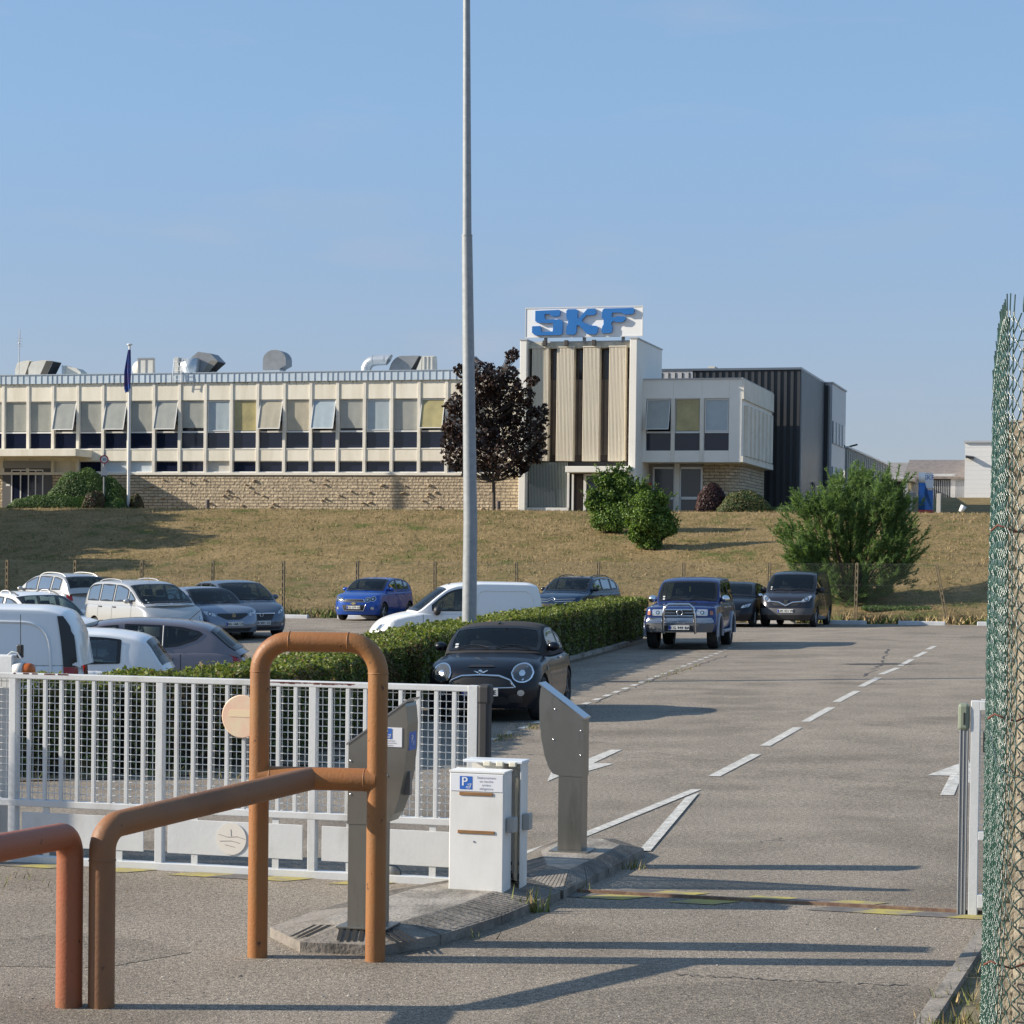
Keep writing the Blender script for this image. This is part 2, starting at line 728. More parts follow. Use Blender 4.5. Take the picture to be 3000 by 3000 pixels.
# ------------------------------------------------------------------ painted markings (lie 5 mm above the asphalt)
PAINT = mat("road paint", (0.40, 0.385, 0.35), 0.75, c2=(0.66, 0.65, 0.60), vscale=11, bump=.3, bscale=60)
PAINTW = mat("worn road paint", (0.26, 0.245, 0.22), 0.8, c2=(0.55, 0.53, 0.49), vscale=9)
YEL = mat("yellow paint", (0.36, 0.30, 0.05), 0.8, c2=(0.50, 0.42, 0.07), vscale=8)


def mark_poly(mb, px, up=0.005, mi=0):
    pts = [G(x, y, up) for x, y in px]
    mb.poly(pts, mi)


def strip(mb, p, q, w, up=0.005, n=1, mi=0):
    """a painted strip between two ground points"""
    p, q = Vector(p), Vector(q)
    d = (q - p)
    d.z = 0
    d.normalize()
    s = Vector((-d.y, d.x, 0)) * w / 2
    rows_ = []
    for i in range(n + 1):
        c = p.lerp(q, i / n)
        a, b = c - s, c + s
        rows_.append([(b.x, b.y, ground(b.x, b.y) + up), (a.x, a.y, ground(a.x, a.y) + up)])
    mb.grid(rows_, mi, smooth=False, flip=False)


mb = MB()
for a, b in [((2092, 2275), (2216, 2210)), ((2241, 2186), (2337, 2132)), ((2360, 2115), (2435, 2073)), ((2450, 2057), (2511, 2025)),
             ((2522, 2012), (2573, 1986)), ((2581, 1976), (2630, 1957)), ((2637, 1951), (2672, 1932)), ((2682, 1925), (2712, 1910)), ((2718, 1903), (2738, 1893))]:
    strip(mb, G(*a), G(*b), 0.13)
tag(mb.build("centre_line", PAINT), kind="structure")

mb = MB()
mark_poly(mb, [(2024, 2312), (2056, 2312), (1719, 2450), (1540, 2510), (1540, 2493), (1719, 2435)])
mark_poly(mb, [(2008, 2336), (2048, 2322), (1906, 2492), (1871, 2492)], up=0.009)
tag(mb.build("lane_divider_marking", PAINT), kind="structure")

mb = MB()
mark_poly(mb, [(1790, 2196), (1822, 2196), (1739, 2235), (1798, 2237), (1725, 2258), (1641, 2273), (1603, 2289), (1617, 2257), (1719, 2224)])
mark_poly(mb, [(2716, 2271), (2838, 2226), (2862, 2300), (2812, 2286), (2795, 2329), (2754, 2329), (2783, 2272)])
tag(mb.build("lane_arrows", PAINT), kind="structure")

mb = MB()
p0, p1 = G(1430, 2171), G(2150, 1894)
d = (p1 - p0)
L_ = d.length
k = 0.0
while k < L_:
    jit = random.uniform(-.05, .05)
    strip(mb, p0 + d * (k / L_), p0 + d * (min(L_, k + .5 + jit) / L_), 0.11, mi=random.choice([0, 0, 1]))
    k += 1.0
for a, b in [((1433, 2114), (1575, 2114)), ((1640, 1998), (1844, 1996)), ((1680, 1967), (1927, 1961)), ((1752, 1936), (2000, 1933)), ((1900, 1911), (2075, 1910))]:
    strip(mb, G(*a), G(*b), 0.10, n=4, mi=1)
tag(mb.build("parking_bay_lines", [PAINT, PAINTW]), kind="structure")

# patches of newer, darker asphalt
PATCH = asphalt_mat("asphalt patch", 0.80)
mb = MB()
for px in ([(1500, 2985), (1660, 2905), (2150, 2872), (2720, 2893), (2760, 3020), (1500, 3040)], [(-60, 2760), (160, 2735), (420, 2752), (560, 2790), (300, 2835), (-60, 2830)]):
    mark_poly(mb, px, up=.0025)
tag(mb.build("asphalt_patches", PATCH), kind="structure")

# cracks and joints in the asphalt
CRACK = mat("crack filler", (0.055, 0.05, 0.046), 0.8)
mb = MB()


def crack(px, w=.02, n=24, amp=.04):
    pts = [G(*p) for p in px]
    for a, b in zip(pts[:-1], pts[1:]):
        dd = b - a
        s = Vector((-dd.y, dd.x, 0)).normalized()
        prev = a
        for i in range(1, n + 1):
            c = a.lerp(b, i / n) + s * (random.gauss(0, amp) if i < n else 0)
            if random.random() < .85:
                strip(mb, prev, c, w * random.uniform(.4, 1.3), up=0.003)
            prev = c


crack([(1390, 2185), (1600, 2110), (1880, 2005), (2130, 1920)], .035)
crack([(1455, 2208), (1600, 2213)], .022)
crack([(2530, 1982), (2580, 1948), (2602, 1902)], .06, 12)
crack([(2220, 2470), (2290, 2455)], .015, 10)
crack([(1980, 2855), (2230, 2870), (2700, 2890)], .012, 30, .02)
crack([(1795, 2217), (2010, 2224), (2500, 2236)], .012, 30, .02)
tag(mb.build("asphalt_cracks", CRACK), kind="structure")

mb = MB()
c0 = G(2578, 1946)
for k_ in range(14):
    a = 2 * PI * k_ / 14
mb.poly([(c0.x + .75 * math.cos(2 * PI * k_ / 14) * random.uniform(.6, 1.2), c0.y + .45 * math.sin(2 * PI * k_ / 14) * random.uniform(.6, 1.2), 0) for k_ in range(14)])
mb.v = [(x, y, ground(x, y) + .006) for x, y, z in mb.v]
tag(mb.build("oil_patch", CRACK), kind="structure")

# small weeds growing out of joints, stones and kerbs
WEED = mat("weed", (0.13, 0.15, 0.04), 0.9, island=.4)
WEEDD = mat("dry weed", (0.30, 0.22, 0.10), 0.9, island=.4)


def weeds(name, spots, label):
    vs_, ms_ = [], []
    for (p, n, sp, h0) in spots:
        for _ in range(n):
            x, y = p.x + random.gauss(0, sp), p.y + random.gauss(0, sp * .6)
            a = random.uniform(0, 2 * PI)
            h = h0 * random.uniform(.4, 1.2)
            w = h * .07
            lx, ly = random.gauss(0, .4) * h, random.gauss(0, .4) * h
            vs_ += [(x - math.cos(a) * w, y - math.sin(a) * w, p.z), (x + math.cos(a) * w, y + math.sin(a) * w, p.z), (x + lx, y + ly, p.z + h)]
            ms_.append(0 if random.random() < .6 else 1)
    o = np_mesh(name, np.array(vs_), np.arange(len(vs_)).reshape(-1, 3), [WEED, WEEDD], mi=ms_)
    return tag(o, label, "weeds", kind="stuff")


sp = []
for a, b, n in [((1455, 2172), (1640, 2108), 14), ((1880, 2005), (2060, 1945), 10)]:
    for i in range(n):
        p = G(a[0] + (b[0] - a[0]) * random.random(), a[1] + (b[1] - a[1]) * 0)
        t_ = random.random()
        p = G(a[0] + (b[0] - a[0]) * t_, a[1] + (b[1] - a[1]) * t_)
        sp.append((p, 22, .10, .07))
weeds("crack_weeds", sp, "low weeds growing in the crack beside the parked cars")
# ================================================================== BUILDINGS
class Frame0:
    def __init__(self, p, ang=ANG):
        self.p = Vector(p)
        self.u = Vector((math.cos(ang), -math.sin(ang), 0))
        self.v = Vector((math.sin(ang), math.cos(ang), 0))

    def loc(self, px, py, v=0.0):
        d = ray(px, py)
        p0 = self.p + self.v * v
        t = (p0 - C0).dot(self.v) / d.dot(self.v)
        p = C0 + d * t
        return (p - self.p).dot(self.u), p.z - self.p.z

    def s(self, px, py=1400, v=0.0):
        return self.loc(px, py, v)[0]

    def z(self, px, py, v=0.0):
        return self.loc(px, py, v)[1]

    def world(self, s, v, z=0.0):
        return self.p + self.u * s + self.v * v + Vector((0, 0, z))

    def depth(self, px0, px1, py, s):
        """how far back along V a line at s must run to reach image column px1"""
        lo, hi = 0.0, 80.0
        for _ in range(50):
            m = (lo + hi) / 2
            if self.s(px1, py, m) > s:
                lo = m
            else:
                hi = m
        return (lo + hi) / 2


P0 = A(1518, 1496, 110.5)
P0.z = 4.45
BF = Frame0(P0)

CREAM = mat("cream render", (0.80, 0.745, 0.625), 0.8, c2=(0.67, 0.615, 0.49), vscale=1.6, stretch=(1, 1, .16))
CREAM2 = mat("pale concrete", (0.75, 0.71, 0.62), 0.8, c2=(0.65, 0.61, 0.52), vscale=1.2)
WALLW = mat("white render", (0.80, 0.775, 0.71), 0.8, var=.05, vscale=.6)
FRAMEW = mat("window frame white", (0.68, 0.68, 0.66), 0.45)
DARKG = mat("dark glass panel", (0.012, 0.016, 0.035), 0.06, spec=.5)
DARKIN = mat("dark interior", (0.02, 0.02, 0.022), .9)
PANE = glass_mat("window glass", (0.90, 0.92, 0.92), 0.035, slant=.22)
BL_GREY = mat("grey blind", (0.47, 0.455, 0.41), .85, var=.10, vscale=1.5)
BL_BEIGE = mat("beige blind", (0.60, 0.52, 0.39), .85, var=.12, vscale=1.5)
BL_YEL = mat("yellowed blind", (0.52, 0.43, 0.20), .85, var=.2, vscale=1.5)
REFL_BLUE = mat("pale sky reflection", (0.50, 0.56, 0.60), .7, var=.06)  # sky mirrored in the glass, painted as pale blue behind the pane
ZINC = mat("galvanised sheet", (0.50, 0.53, 0.55), .35, metal=.55, var=.12, vscale=1.3)
ZINCD = mat("dull grey duct", (0.22, 0.23, 0.24), .5, metal=.4, var=.15)
BANDM = mat("roof edge sheet", (0.58, 0.66, 0.72), .4, metal=.2, var=.1, vscale=.9)
DARKFR = mat("bronze frame", (0.05, 0.035, 0.03), .5)


def stone_mat():
    m, t, b = _nt("rough stone blocks")
    co = t.nodes.new("ShaderNodeTexCoord")
    sx = t.nodes.new("ShaderNodeSeparateXYZ")
    cx = t.nodes.new("ShaderNodeCombineXYZ")
    br = t.nodes.new("ShaderNodeTexBrick")
    br.inputs["Color1"].default_value = (0.54, 0.44, 0.30, 1)
    br.inputs["Color2"].default_value = (0.40, 0.32, 0.22, 1)
    br.inputs["Mortar"].default_value = (0.20, 0.16, 0.115, 1)
    br.inputs["Scale"].default_value = 1.0
    br.inputs["Mortar Size"].default_value = 0.018
    br.inputs["Brick Width"].default_value = 0.55
    br.inputs["Row Height"].default_value = 0.16
    br.inputs["Bias"].default_value = -.1
    br.offset_frequency = 2
    n = t.nodes.new("ShaderNodeTexNoise")
    n.inputs["Scale"].default_value = 7
    n.inputs["Detail"].default_value = 5
    r = t.nodes.new("ShaderNodeValToRGB")
    r.color_ramp.elements[0].position = .3
    r.color_ramp.elements[0].color = (.72, .72, .72, 1)
    r.color_ramp.elements[1].position = .7
    r.color_ramp.elements[1].color = (1.2, 1.2, 1.2, 1)
    mm = t.nodes.new("ShaderNodeMix")
    mm.data_type = 'RGBA'
    mm.blend_type = 'MULTIPLY'
    mm.inputs[0].default_value = 1
    bp = t.nodes.new("ShaderNodeBump")
    bp.inputs["Strength"].default_value = 1
    bp.inputs["Distance"].default_value = .06
    ma = t.nodes.new("ShaderNodeMath")
    ma.operation = 'SUBTRACT'
    t.links.new(co.outputs["Object"], sx.inputs[0])
    ad_ = t.nodes.new("ShaderNodeMath")
    ad_.operation = 'ADD'
    t.links.new(sx.outputs["X"], ad_.inputs[0])
    t.links.new(sx.outputs["Y"], ad_.inputs[1])
    t.links.new(ad_.outputs[0], cx.inputs["X"])
    t.links.new(sx.outputs["Z"], cx.inputs["Y"])
    t.links.new(cx.outputs[0], br.inputs["Vector"])
    t.links.new(co.outputs["Object"], n.inputs["Vector"])
    t.links.new(n.outputs["Fac"], r.inputs["Fac"])
    t.links.new(br.outputs["Color"], mm.inputs[6])
    t.links.new(r.outputs["Color"], mm.inputs[7])
    t.links.new(mm.outputs[2], b.inputs["Base Color"])
    t.links.new(n.outputs["Fac"], ma.inputs[0])
    t.links.new(br.outputs["Fac"], ma.inputs[1])
    t.links.new(ma.outputs[0], bp.inputs["Height"])
    t.links.new(bp.outputs[0], b.inputs["Normal"])
    b.inputs["Roughness"].default_value = .9
    return m


STONE = stone_mat()


def window(parent, s0, s1, z0, z1, y, kind, blind, name="window", fr=.035, back=.135):
    """framed window; kind 'open' = hinged at the top and pushed out at the bottom"""
    w, h = s1 - s0, z1 - z0
    M = Matrix.Translation((s0, y, z0))
    mb = MB()
    # fixed outer frame
    for q in [(0, w, 0, .03), (0, w, h - .045, h), (0, .025, .03, h - .045), (w - .025, w, .03, h - .045)]:
        mb.box(q[0], q[1], -.01, .05, q[2], q[3], M=M)
    hinge = Matrix.Translation((s0, y - .012, z1 - .05))
    rot = Matrix.Rotation(R(-17) if kind == 'open' else 0.0, 4, 'X')
    MM = hinge @ rot
    hh = h - .085
    if kind in ('open', 'framed'):
        f2 = fr
        for q in [(.03, w - .03, -hh, -hh + f2), (.03, w - .03, -f2, 0), (.03, .03 + f2, -hh + f2, -f2), (w - .03 - f2, w - .03, -hh + f2, -f2)]:
            mb.box(q[0], q[1], -.03, .012, q[2], q[3], M=MM)
    if kind == 'open':
        for x in (.05, w - .05):
            p = MM @ Vector((x, 0, -hh * .75))
            mb.tube([p, (s0 + x, y + .02, z0 + h * .42)], .008, 5)
    o = mb.build(name, FRAMEW, parent)
    g = MB()
    g.add([MM @ Vector(p) for p in [(.04, -.008, -hh + .01), (w - .04, -.008, -hh + .01), (w - .04, -.008, -.01), (.04, -.008, -.01)]], [(0, 1, 2, 3)])
    g.build("pane", PANE, o)
    if blind is not None:
        low = .02 if blind[1] == 0 else blind[1]
        b_ = MB()
        rows = []
        for i in range(7):
            f = i / 6
            row = []
            for k in range(9):
                x = .045 + (w - .09) * k / 8
                row.append(MM @ Vector((x, .015 + .010 * math.sin(k * 1.9 + s0 * 7) * (1 - f), -hh + low + (hh - low - .012) * f)))
            rows.append(row)
        b_.grid(rows)
        b_.build("blind", blind[0], o)
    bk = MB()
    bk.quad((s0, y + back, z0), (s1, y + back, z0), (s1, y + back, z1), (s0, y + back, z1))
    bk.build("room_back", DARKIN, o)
    return o


# ------------------------------------------------ long office block
VB = 0.6
blk = thing("office_building", "long cream office block with concrete fins, a window band and a stone base", "building", BF.world(0, VB), -ANG)
OB = Frame0(BF.world(0, VB))
Z = lambda py: OB.z(700, py)
z_bt, z_bb, z_wt, z_rail, z_dp, z_sp, z_lw, z_ld, z_ld0 = Z(1092), Z(1119), Z(1171), Z(1264), Z(1316), Z(1350), Z(1379), Z(1384), Z(1392)
s1, s17 = OB.s(82, 1250), OB.s(1308, 1250)
pit = (s17 - s1) / 16
S_L, S_R = s1 - 9 * pit, -0.02
DEPTH = 16.0
mb = MB()
mb.box(S_L, S_R, .26, DEPTH, -.6, z_bb)                       # mass of the block
mb.box(S_L, S_R, .012, .258, z_wt, z_bb - .003)
mb.box(S_L, S_R, .012, .258, z_sp, z_dp)
mb.build("wall", CREAM, blk)
mb = MB().bbox(S_L, S_R, -.05, .25, z_ld0, z_ld, .012)
mb.bbox(S_L, S_R, -.01, .2, z_dp - .02, z_dp + .03, .006)
mb.build("ledge", CREAM2, blk)
mb = MB().box(S_L, S_R, .02, .256, -.6, z_ld0 - .003)
mb.build("stone_base", STONE, blk)
mb = MB()
for k in range(50):
    x, z = random.uniform(S_L * .55, -2.0), random.uniform(.25, z_ld0 - .2)
    if not (OB.s(40) < x < OB.s(380) and z < 1.0):
        bm = bmesh.new()
        bmesh.ops.create_icosphere(bm, subdivisions=1, radius=1)
        mb.bm(bm, 0, Matrix.Translation((x, .0, z)) @ Matrix.Rotation(random.uniform(-.3, .3), 4, 'Y') @ Matrix.Diagonal((random.uniform(.04, .17), random.uniform(.07, .13), random.uniform(.03, .09), 1)))
o_ = mb.build("jutting_stones", mat("jutting stone", (.36, .28, .19), .9, var=.3, vscale=8), blk)
tag(o_, kind="stuff")
# metal roof edge with standing seams
mb = MB().box(S_L, S_R + .0, -.10, DEPTH, z_bb + .003, z_bt)
mb.build("roof_edge", BANDM, blk)
mb = MB()
x = S_L
while x < S_R - .05:
    mb.box(x, x + .035, -.125, -.10, z_bb + .02, z_bt - .02)
    x += random.choice([.28, .36, .36])
mb.box(S_L, S_R, -.14, .0, z_bt - .012, z_bt + .03)
mb.build("roof_seams", mat("roof edge seam", (.40, .46, .52), .4, metal=.2), blk)
# drip stains that the roof edge has left on the wall
mb = MB()
for _ in range(240):
    x = random.uniform(S_L, S_R - .1)
    h = abs(random.gauss(0, .10)) + .02
    mb.poly([(x, .0095, z_bb - .004), (x + random.uniform(.02, .09), .0095, z_bb - .004), (x + .02, .0095, z_bb - h)])
tag(mb.build("drip_stains", mat("drip stain", (.40, .36, .28), .9, var=.2, vscale=5), blk), kind="stuff")

kinds = {0: ('shut', BL_GREY, 0), 1: ('shut', BL_GREY, 0), 2: ('open', BL_GREY, 0), 3: ('shut', BL_GREY, 0), 4: ('open', BL_GREY, 0), 5: ('shut', BL_GREY, 0),
         6: ('open', BL_GREY, 0), 7: ('shut', BL_GREY, .17), 8: ('framed', REFL_BLUE, 0), 9: ('shut', BL_YEL, 0), 10: ('open', BL_BEIGE, 0), 11: ('shut', BL_BEIGE, 0),
         12: ('open', REFL_BLUE, 0), 13: ('shut', BL_GREY, .12), 14: ('framed', REFL_BLUE, 0), 15: ('shut', BL_GREY, 0), 16: ('open', BL_YEL, 0), 17: ('shut', BL_GREY, 0)}
n_bay = int((S_R - s1) / pit) + 1
for k in range(-10, n_bay + 1):
    sx_ = s1 + (k - 1) * pit
    if S_L - .01 < sx_ < S_R - .2:
        MB().bbox(sx_ - .085, sx_ + .085, -.03, .26, z_ld + .002, z_bb - .004, .012).build("fin", CREAM2, blk)
    a, b = sx_ + .087, sx_ + pit - .087
    if a < S_L or b > S_R:
        continue
    kd = kinds.get(k, random.choice([('shut', BL_GREY, 0), ('open', BL_GREY, 0), ('shut', BL_BEIGE, 0)]))
    window(blk, a, b, z_rail, z_wt - .005, .115, kd[0], (kd[1], kd[2]))
    mb = MB()
    mb.box(a, b, .10, .20, z_rail - .055, z_rail - .003)
    mb.box(a, b, .12, .2, z_dp + .032, z_dp + .065)
    o = mb.build("window_rail", FRAMEW, blk)
    MB().quad((a, .135, z_dp + .06), (b, .135, z_dp + .06), (b, .135, z_rail - .05), (a, .135, z_rail - .05)).build("dark_panel", DARKG, o)
    if k >= 3 or k < -2:
        mb = MB()
        mb.box(a, b, .09, .2, z_ld + .003, z_ld + .05)
        mb.box(a, b, .1, .2, z_sp - .045, z_sp - .004)
        o = mb.build("low_window", FRAMEW, blk)
        pale = k in (4, 5, 8)
        MB().quad((a, .17, z_ld + .05), (b, .17, z_ld + .05), (b, .17, z_sp - .045), (a, .17, z_sp - .045)).build("pane", REFL_BLUE if k in (4, 5) else (BL_GREY if k == 8 else DARKG), o)
# canopy and entrance on the left
c1, c0_ = OB.s(230, 1330, -1.6), OB.s(0, 1330, -1.6) - 3.2
MB().bbox(c0_, c1, -1.9, .02, Z(1341), Z(1319), .02).build("canopy", CREAM, blk)
ex0, ex1 = OB.s(14, 1440), OB.s(145, 1440)
mb = MB().box(ex0 - .15, ex1 + .15, -.012, .03, -.4, Z(1356) - .06)
mb.build("porch_recess", mat("porch grey", (.10, .10, .105), .8), blk)
MB().box(ex0 - .1, ex1 + .1, -.05, .0, Z(1372), Z(1350)).build("porch_fascia", mat("porch fascia", (.27, .28, .30), .7), blk)
mb = MB()
for px in (35, 61, 84, 105, 126):
    s_ = OB.s(px, 1440)
    mb.box(s_ - .03, s_ + .03, -.05, -.02, -.2, Z(1376))
mb.box(OB.s(35, 1440), OB.s(126, 1440), -.045, -.02, Z(1380), Z(1376))
o = mb.build("door", FRAMEW, blk)
MB().quad((OB.s(35, 1440), -.022, -.2), (OB.s(126, 1440), -.022, -.2), (OB.s(126, 1440), -.022, Z(1380)), (OB.s(35, 1440), -.022, Z(1380))).build("pane", DARKG, o)
MB().box(OB.s(18, 1430), OB.s(30, 1430), -.03, -.01, Z(1426), Z(1420)).build("wall_sign", SIGN0 if "SIGN0" in globals() else FRAMEW, blk)
cy_ = MB()
for px in (608, 1458):
    s_ = OB.s(px, 1478)
    cy_.lathe([(0, .55), (.10, .55), (.11, 0), (.10, 0)], 14, M=Matrix.Translation((s_, -.5, -.15)))

# ------------------------------------------------ things on the flat roof
zr = z_bt
RB = OB.world(0, 0, zr)


def roof_thing(name, label, px0, px1, y, cat="roof vent"):
    s_ = OB.s((px0 + px1) / 2, 1090, y)
    return thing(name, label, cat, OB.world(s_, y, zr), -ANG), (OB.s(px1, 1090, y) - OB.s(px0, 1090, y)), (lambda py: OB.z((px0 + px1) / 2, py, y) - zr)


def hood(o, w, h, d, mat_, mouth=.45):
    """slanted box cowl with a dark open mouth facing right"""
    pr = [(-w / 2, 0), (w * .18, 0), (w / 2, h * .93), (w * .1, h), (-w * .38, h * .9), (-w / 2, h * .55)]
    MB().prism([(x, -d / 2, z) for x, z in pr], (0, d, 0)).build("cowl", mat_, o)
    MB().add([(w * .195, -d / 2 + .03, .05), (w * .195, d / 2 - .03, .05), (w / 2 + .004, d / 2 - .03, h * .9), (w / 2 + .004, -d / 2 + .03, h * .9)], [(0, 1, 2, 3)]).build("mouth", DARKIN, o)
    # dark near end where the slanted mouth is cut open
    MB().add([(w * .18, -d / 2 - .004, 0), (w * .5, -d / 2 - .004, h * .93), (w * .22, -d / 2 - .004, h * .95), (-w * .08, -d / 2 - .004, h * .02)], [(0, 1, 2, 3)]).build("opening", mat("cowl opening", (.05, .048, .042), .8), o)


PALEDUCT = mat("pale duct", (.52, .50, .44), .6, var=.1, vscale=2)
o, w, zf = roof_thing("roof_cowl", "left one of two pale slanted roof cowls beside the thin aerial", 57, 116, 3)
hood(o, w, zf(1058), 1.0, PALEDUCT)
o, w, zf = roof_thing("roof_cowl", "right one of two pale slanted roof cowls beside the thin aerial", 96, 168, 2.2)
hood(o, w, zf(1057), 1.0, PALEDUCT)
o, w, zf = roof_thing("roof_vent", "low rounded grey roof vent left of the flagpole", 193, 250, 2.5)
h = zf(1073)
MB().prism([(x, -.4, z) for x, z in [(-w / 2, 0), (w / 2, 0), (w * .42, h * .5), (w * .2, h * .78), (-w * .38, h)]], (0, .8, 0)).build("cowl", PALEDUCT, o)
MB().box(-w / 2 - .02, -w * .36, -.45, .45, 0, h * 1.02).build("flange", ZINC, o)
o, w, zf = roof_thing("roof_vent", "square louvred roof vent just right of the flagpole", 404, 455, 2.0)
h = zf(1048)
mb = MB().prism([(x, -.05, z) for x, z in [(-w / 2, 0), (w / 2, 0), (w * .44, h * .93), (-w * .46, h)]], (0, .08, 0))
mb.build("louvre", PALEDUCT, o)
mb = MB()
for q in [(-.48, -.38), (-.05, .03), (.38, .5)]:
    mb.box(w * q[0], w * q[1], -.07, -.052, .03, h * .95)
mb.box(-w * .5, w * .46, -.075, -.053, h * .9, h * .99)
mb.build("louvre_frame", ZINCD, o)
MB().lathe([(0, 0), (h * .42, 0), (h * .45, .9), (0, .95)], 20, M=Matrix.Translation((-w * .45, .1, h * .45)) @ Matrix.Rotation(PI / 2, 4, 'X') @ Matrix.Rotation(PI, 4, 'X')).build("drum", PALEDUCT, o)
o, w, zf = roof_thing("roof_fan", "shiny drum-shaped roof fan behind the white ladder", 522, 583, 2.6)
h = zf(1049)
MB().lathe([(0, -.4), (h * .5, -.4), (h * .5, .4), (0, .4)], 26, M=Matrix.Translation((w * .12, 0, h * .5)) @ Matrix.Rotation(PI / 2, 4, 'Y')).build("drum", ZINC, o)
MB().box(-w / 2, -w * .32, -.5, .4, 0, h * 1.0).build("flange", PALEDUCT, o)
o, w, zf = roof_thing("roof_cowl", "big grey roof cowl with two gaping mouths", 556, 658, 3.4)
h = zf(1033)
pr = [(-w * .5, h * .35), (-w * .42, h * .7), (-w * .15, h), (w * .2, h * .93), (w * .42, h * .62), (w * .06, h * .18), (-w * .1, h * .22), (-w * .2, h * .0), (-w * .5, 0)]
MB().prism([(x, -.55, z) for x, z in pr], (0, 1.1, 0)).build("cowl", ZINCD, o)
MB().add([(w * .07, -.5, h * .2), (w * .07, .5, h * .2), (w * .425, .5, h * .6), (w * .425, -.5, h * .6)], [(0, 1, 2, 3)]).build("mouth", DARKIN, o)
MB().prism([(x, -.56, z) for x, z in [(w * .2, h * .66), (w * .43, h * .64), (w * .12, h * .14), (-w * .02, h * .2)]], (0, .006, 0)).build("rim", mat("cowl rim", (.15, .14, .12), .6), o)
MB().prism([(x, -.55, z) for x, z in [(w * .0, 0), (w * .42, 0), (w * .52, h * .17), (w * .28, h * .26)]], (0, 1.1, 0)).build("lower_mouth", mat("cowl rim", (.15, .14, .12), .6), o)
# white ladder over the roof edge
s_ = OB.s(527, 1080)
lad = thing("roof_ladder", "thin white ladder hooked over the roof edge", "ladder", OB.world(s_, -.2, zr), -ANG)
mb = MB()
for x in (-.24, .24):
    mb.tube([(x - .02, -.1, z_bb - zr - .02), (x - .02, -.12, -.1), (x + .02, -.05, Z(1050) - zr), (x + .04, .25, Z(1048) - zr), (x + .12, .6, .03)], .022, 6)
for z in np.linspace(-.35, Z(1060) - zr, 5):
    mb.tube([(-.24, -.1, z), (.24, -.1, z)], .016, 5)
mb.build("ladder", mat("white tube", (.7, .7, .7), .4), lad)
# square goose neck
o, w, zf = roof_thing("roof_duct", "tall dark grey square goose-neck roof duct", 779, 846, 3.0)
h = zf(1027)
pr = [(-w / 2, h * .26)] + [(-w / 2 + w * .5 * (1 - math.cos(a)), h * .62 + h * .38 * math.sin(a)) for a in np.linspace(0, PI, 13)] + [(w / 2, h * .42), (w * .24, h * .30), (w * .24, h * .26)]
MB().prism([(x, -.45, z) for x, z in pr], (0, .9, 0)).build("hood", ZINCD, o)
MB().box(-w * .48, w * .22, -.43, .43, -.05, h * .26).build("base", ZINC, o)
# round elbow
o, w, zf = roof_thing("roof_duct", "shiny round elbow duct on the roof, cut off at a slant", 1058, 1145, 2.4)
h = zf(1038)
rr_ = w * .17
pts = [(-w * .33, 0, 0), (-w * .33, 0, h * .25)] + [(-w * .33 + w * .33 * (1 - math.cos(a)), 0, h * .25 + (h * .75 - rr_ * 1.0 - 0) * math.sin(a) * .9) for a in np.linspace(.2, PI / 2, 6)] + [(w * .2, 0, h * .72), (w * .34, 0, h * .72)]
mb = MB().tube(pts, rr_, 20)
for i in (2, 4, 6):
    p, q = Vector(pts[i]), Vector(pts[i + 1])
    d_ = (q - p).normalized()
    mb.tube([p - d_ * .02, p + d_ * .02], rr_ * 1.05, 20)
mb.build("elbow", ZINC, o)
mb = MB()
x0_ = w * .30
ring0, ring1 = [], []
for k in range(20):
    a = 2 * PI * k / 20
    y_, z_ = rr_ * math.cos(a), rr_ * math.sin(a)
    ring0.append((x0_, y_, h * .72 + z_))
    ring1.append((x0_ + .05 + (z_ + rr_) * .62, y_, h * .72 + z_))
mb.add(ring0 + ring1, [(k, (k + 1) % 20, 20 + (k + 1) % 20, 20 + k) for k in range(20)], 0, True)
mb.build("spout", ZINC, o)
# cowl and louvre pair
o, w, zf = roof_thing("roof_cowl", "rounded dark grey roof cowl left of the lamp post", 1147, 1236, 3.0)
h = zf(1045)
pr = [(-w / 2, 0)] + [(-w / 2 + w * .42 * (1 - math.cos(a)), h * math.sin(a)) for a in np.linspace(.2, PI / 2, 7)] + [(w * .5, h), (w * .12, 0)]
MB().prism([(x, -.5, z) for x, z in pr], (0, 1.0, 0)).build("cowl", ZINCD, o)
MB().add([(w * .13, -.45, .03), (w * .13, .45, .03), (w * .5 + .004, .45, h * .95), (w * .5 + .004, -.45, h * .95)], [(0, 1, 2, 3)]).build("mouth", DARKIN, o)
o, w, zf = roof_thing("roof_vent", "square louvred roof vent next to the lamp post", 1236, 1275, 2.2)
h = zf(1043)
mb = MB().prism([(x, -.05, z) for x, z in [(-w * .5, 0), (w / 2, 0), (w * .42, h), (-w * .46, h * 1.0)]], (0, .5, 0))
mb.build("louvre", PALEDUCT, o)
mb = MB()
for q in [(-.3, -.2), (.0, .08), (.3, .42)]:
    mb.box(w * q[0], w * q[1], -.07, -.052, .03, h * .95)
mb.build("louvre_frame", ZINCD, o)
MB().prism([(x, -.04, z) for x, z in [(-w * 1.05, 0), (-w * .55, 0), (-w * .5, h * .98)]], (0, .5, 0)).build("side_plate", PALEDUCT, o)
o, w, zf = roof_thing("roof_cowl", "rounded grey roof vent top peeping out behind the dark tree", 1368, 1408, 3.0)
h = zf(1043)
MB().lathe([(w * .5, 0), (w * .5, h * .5), (w * .42, h * .8), (w * .2, h * .97), (0, h)], 18).build("cowl", ZINCD, o)
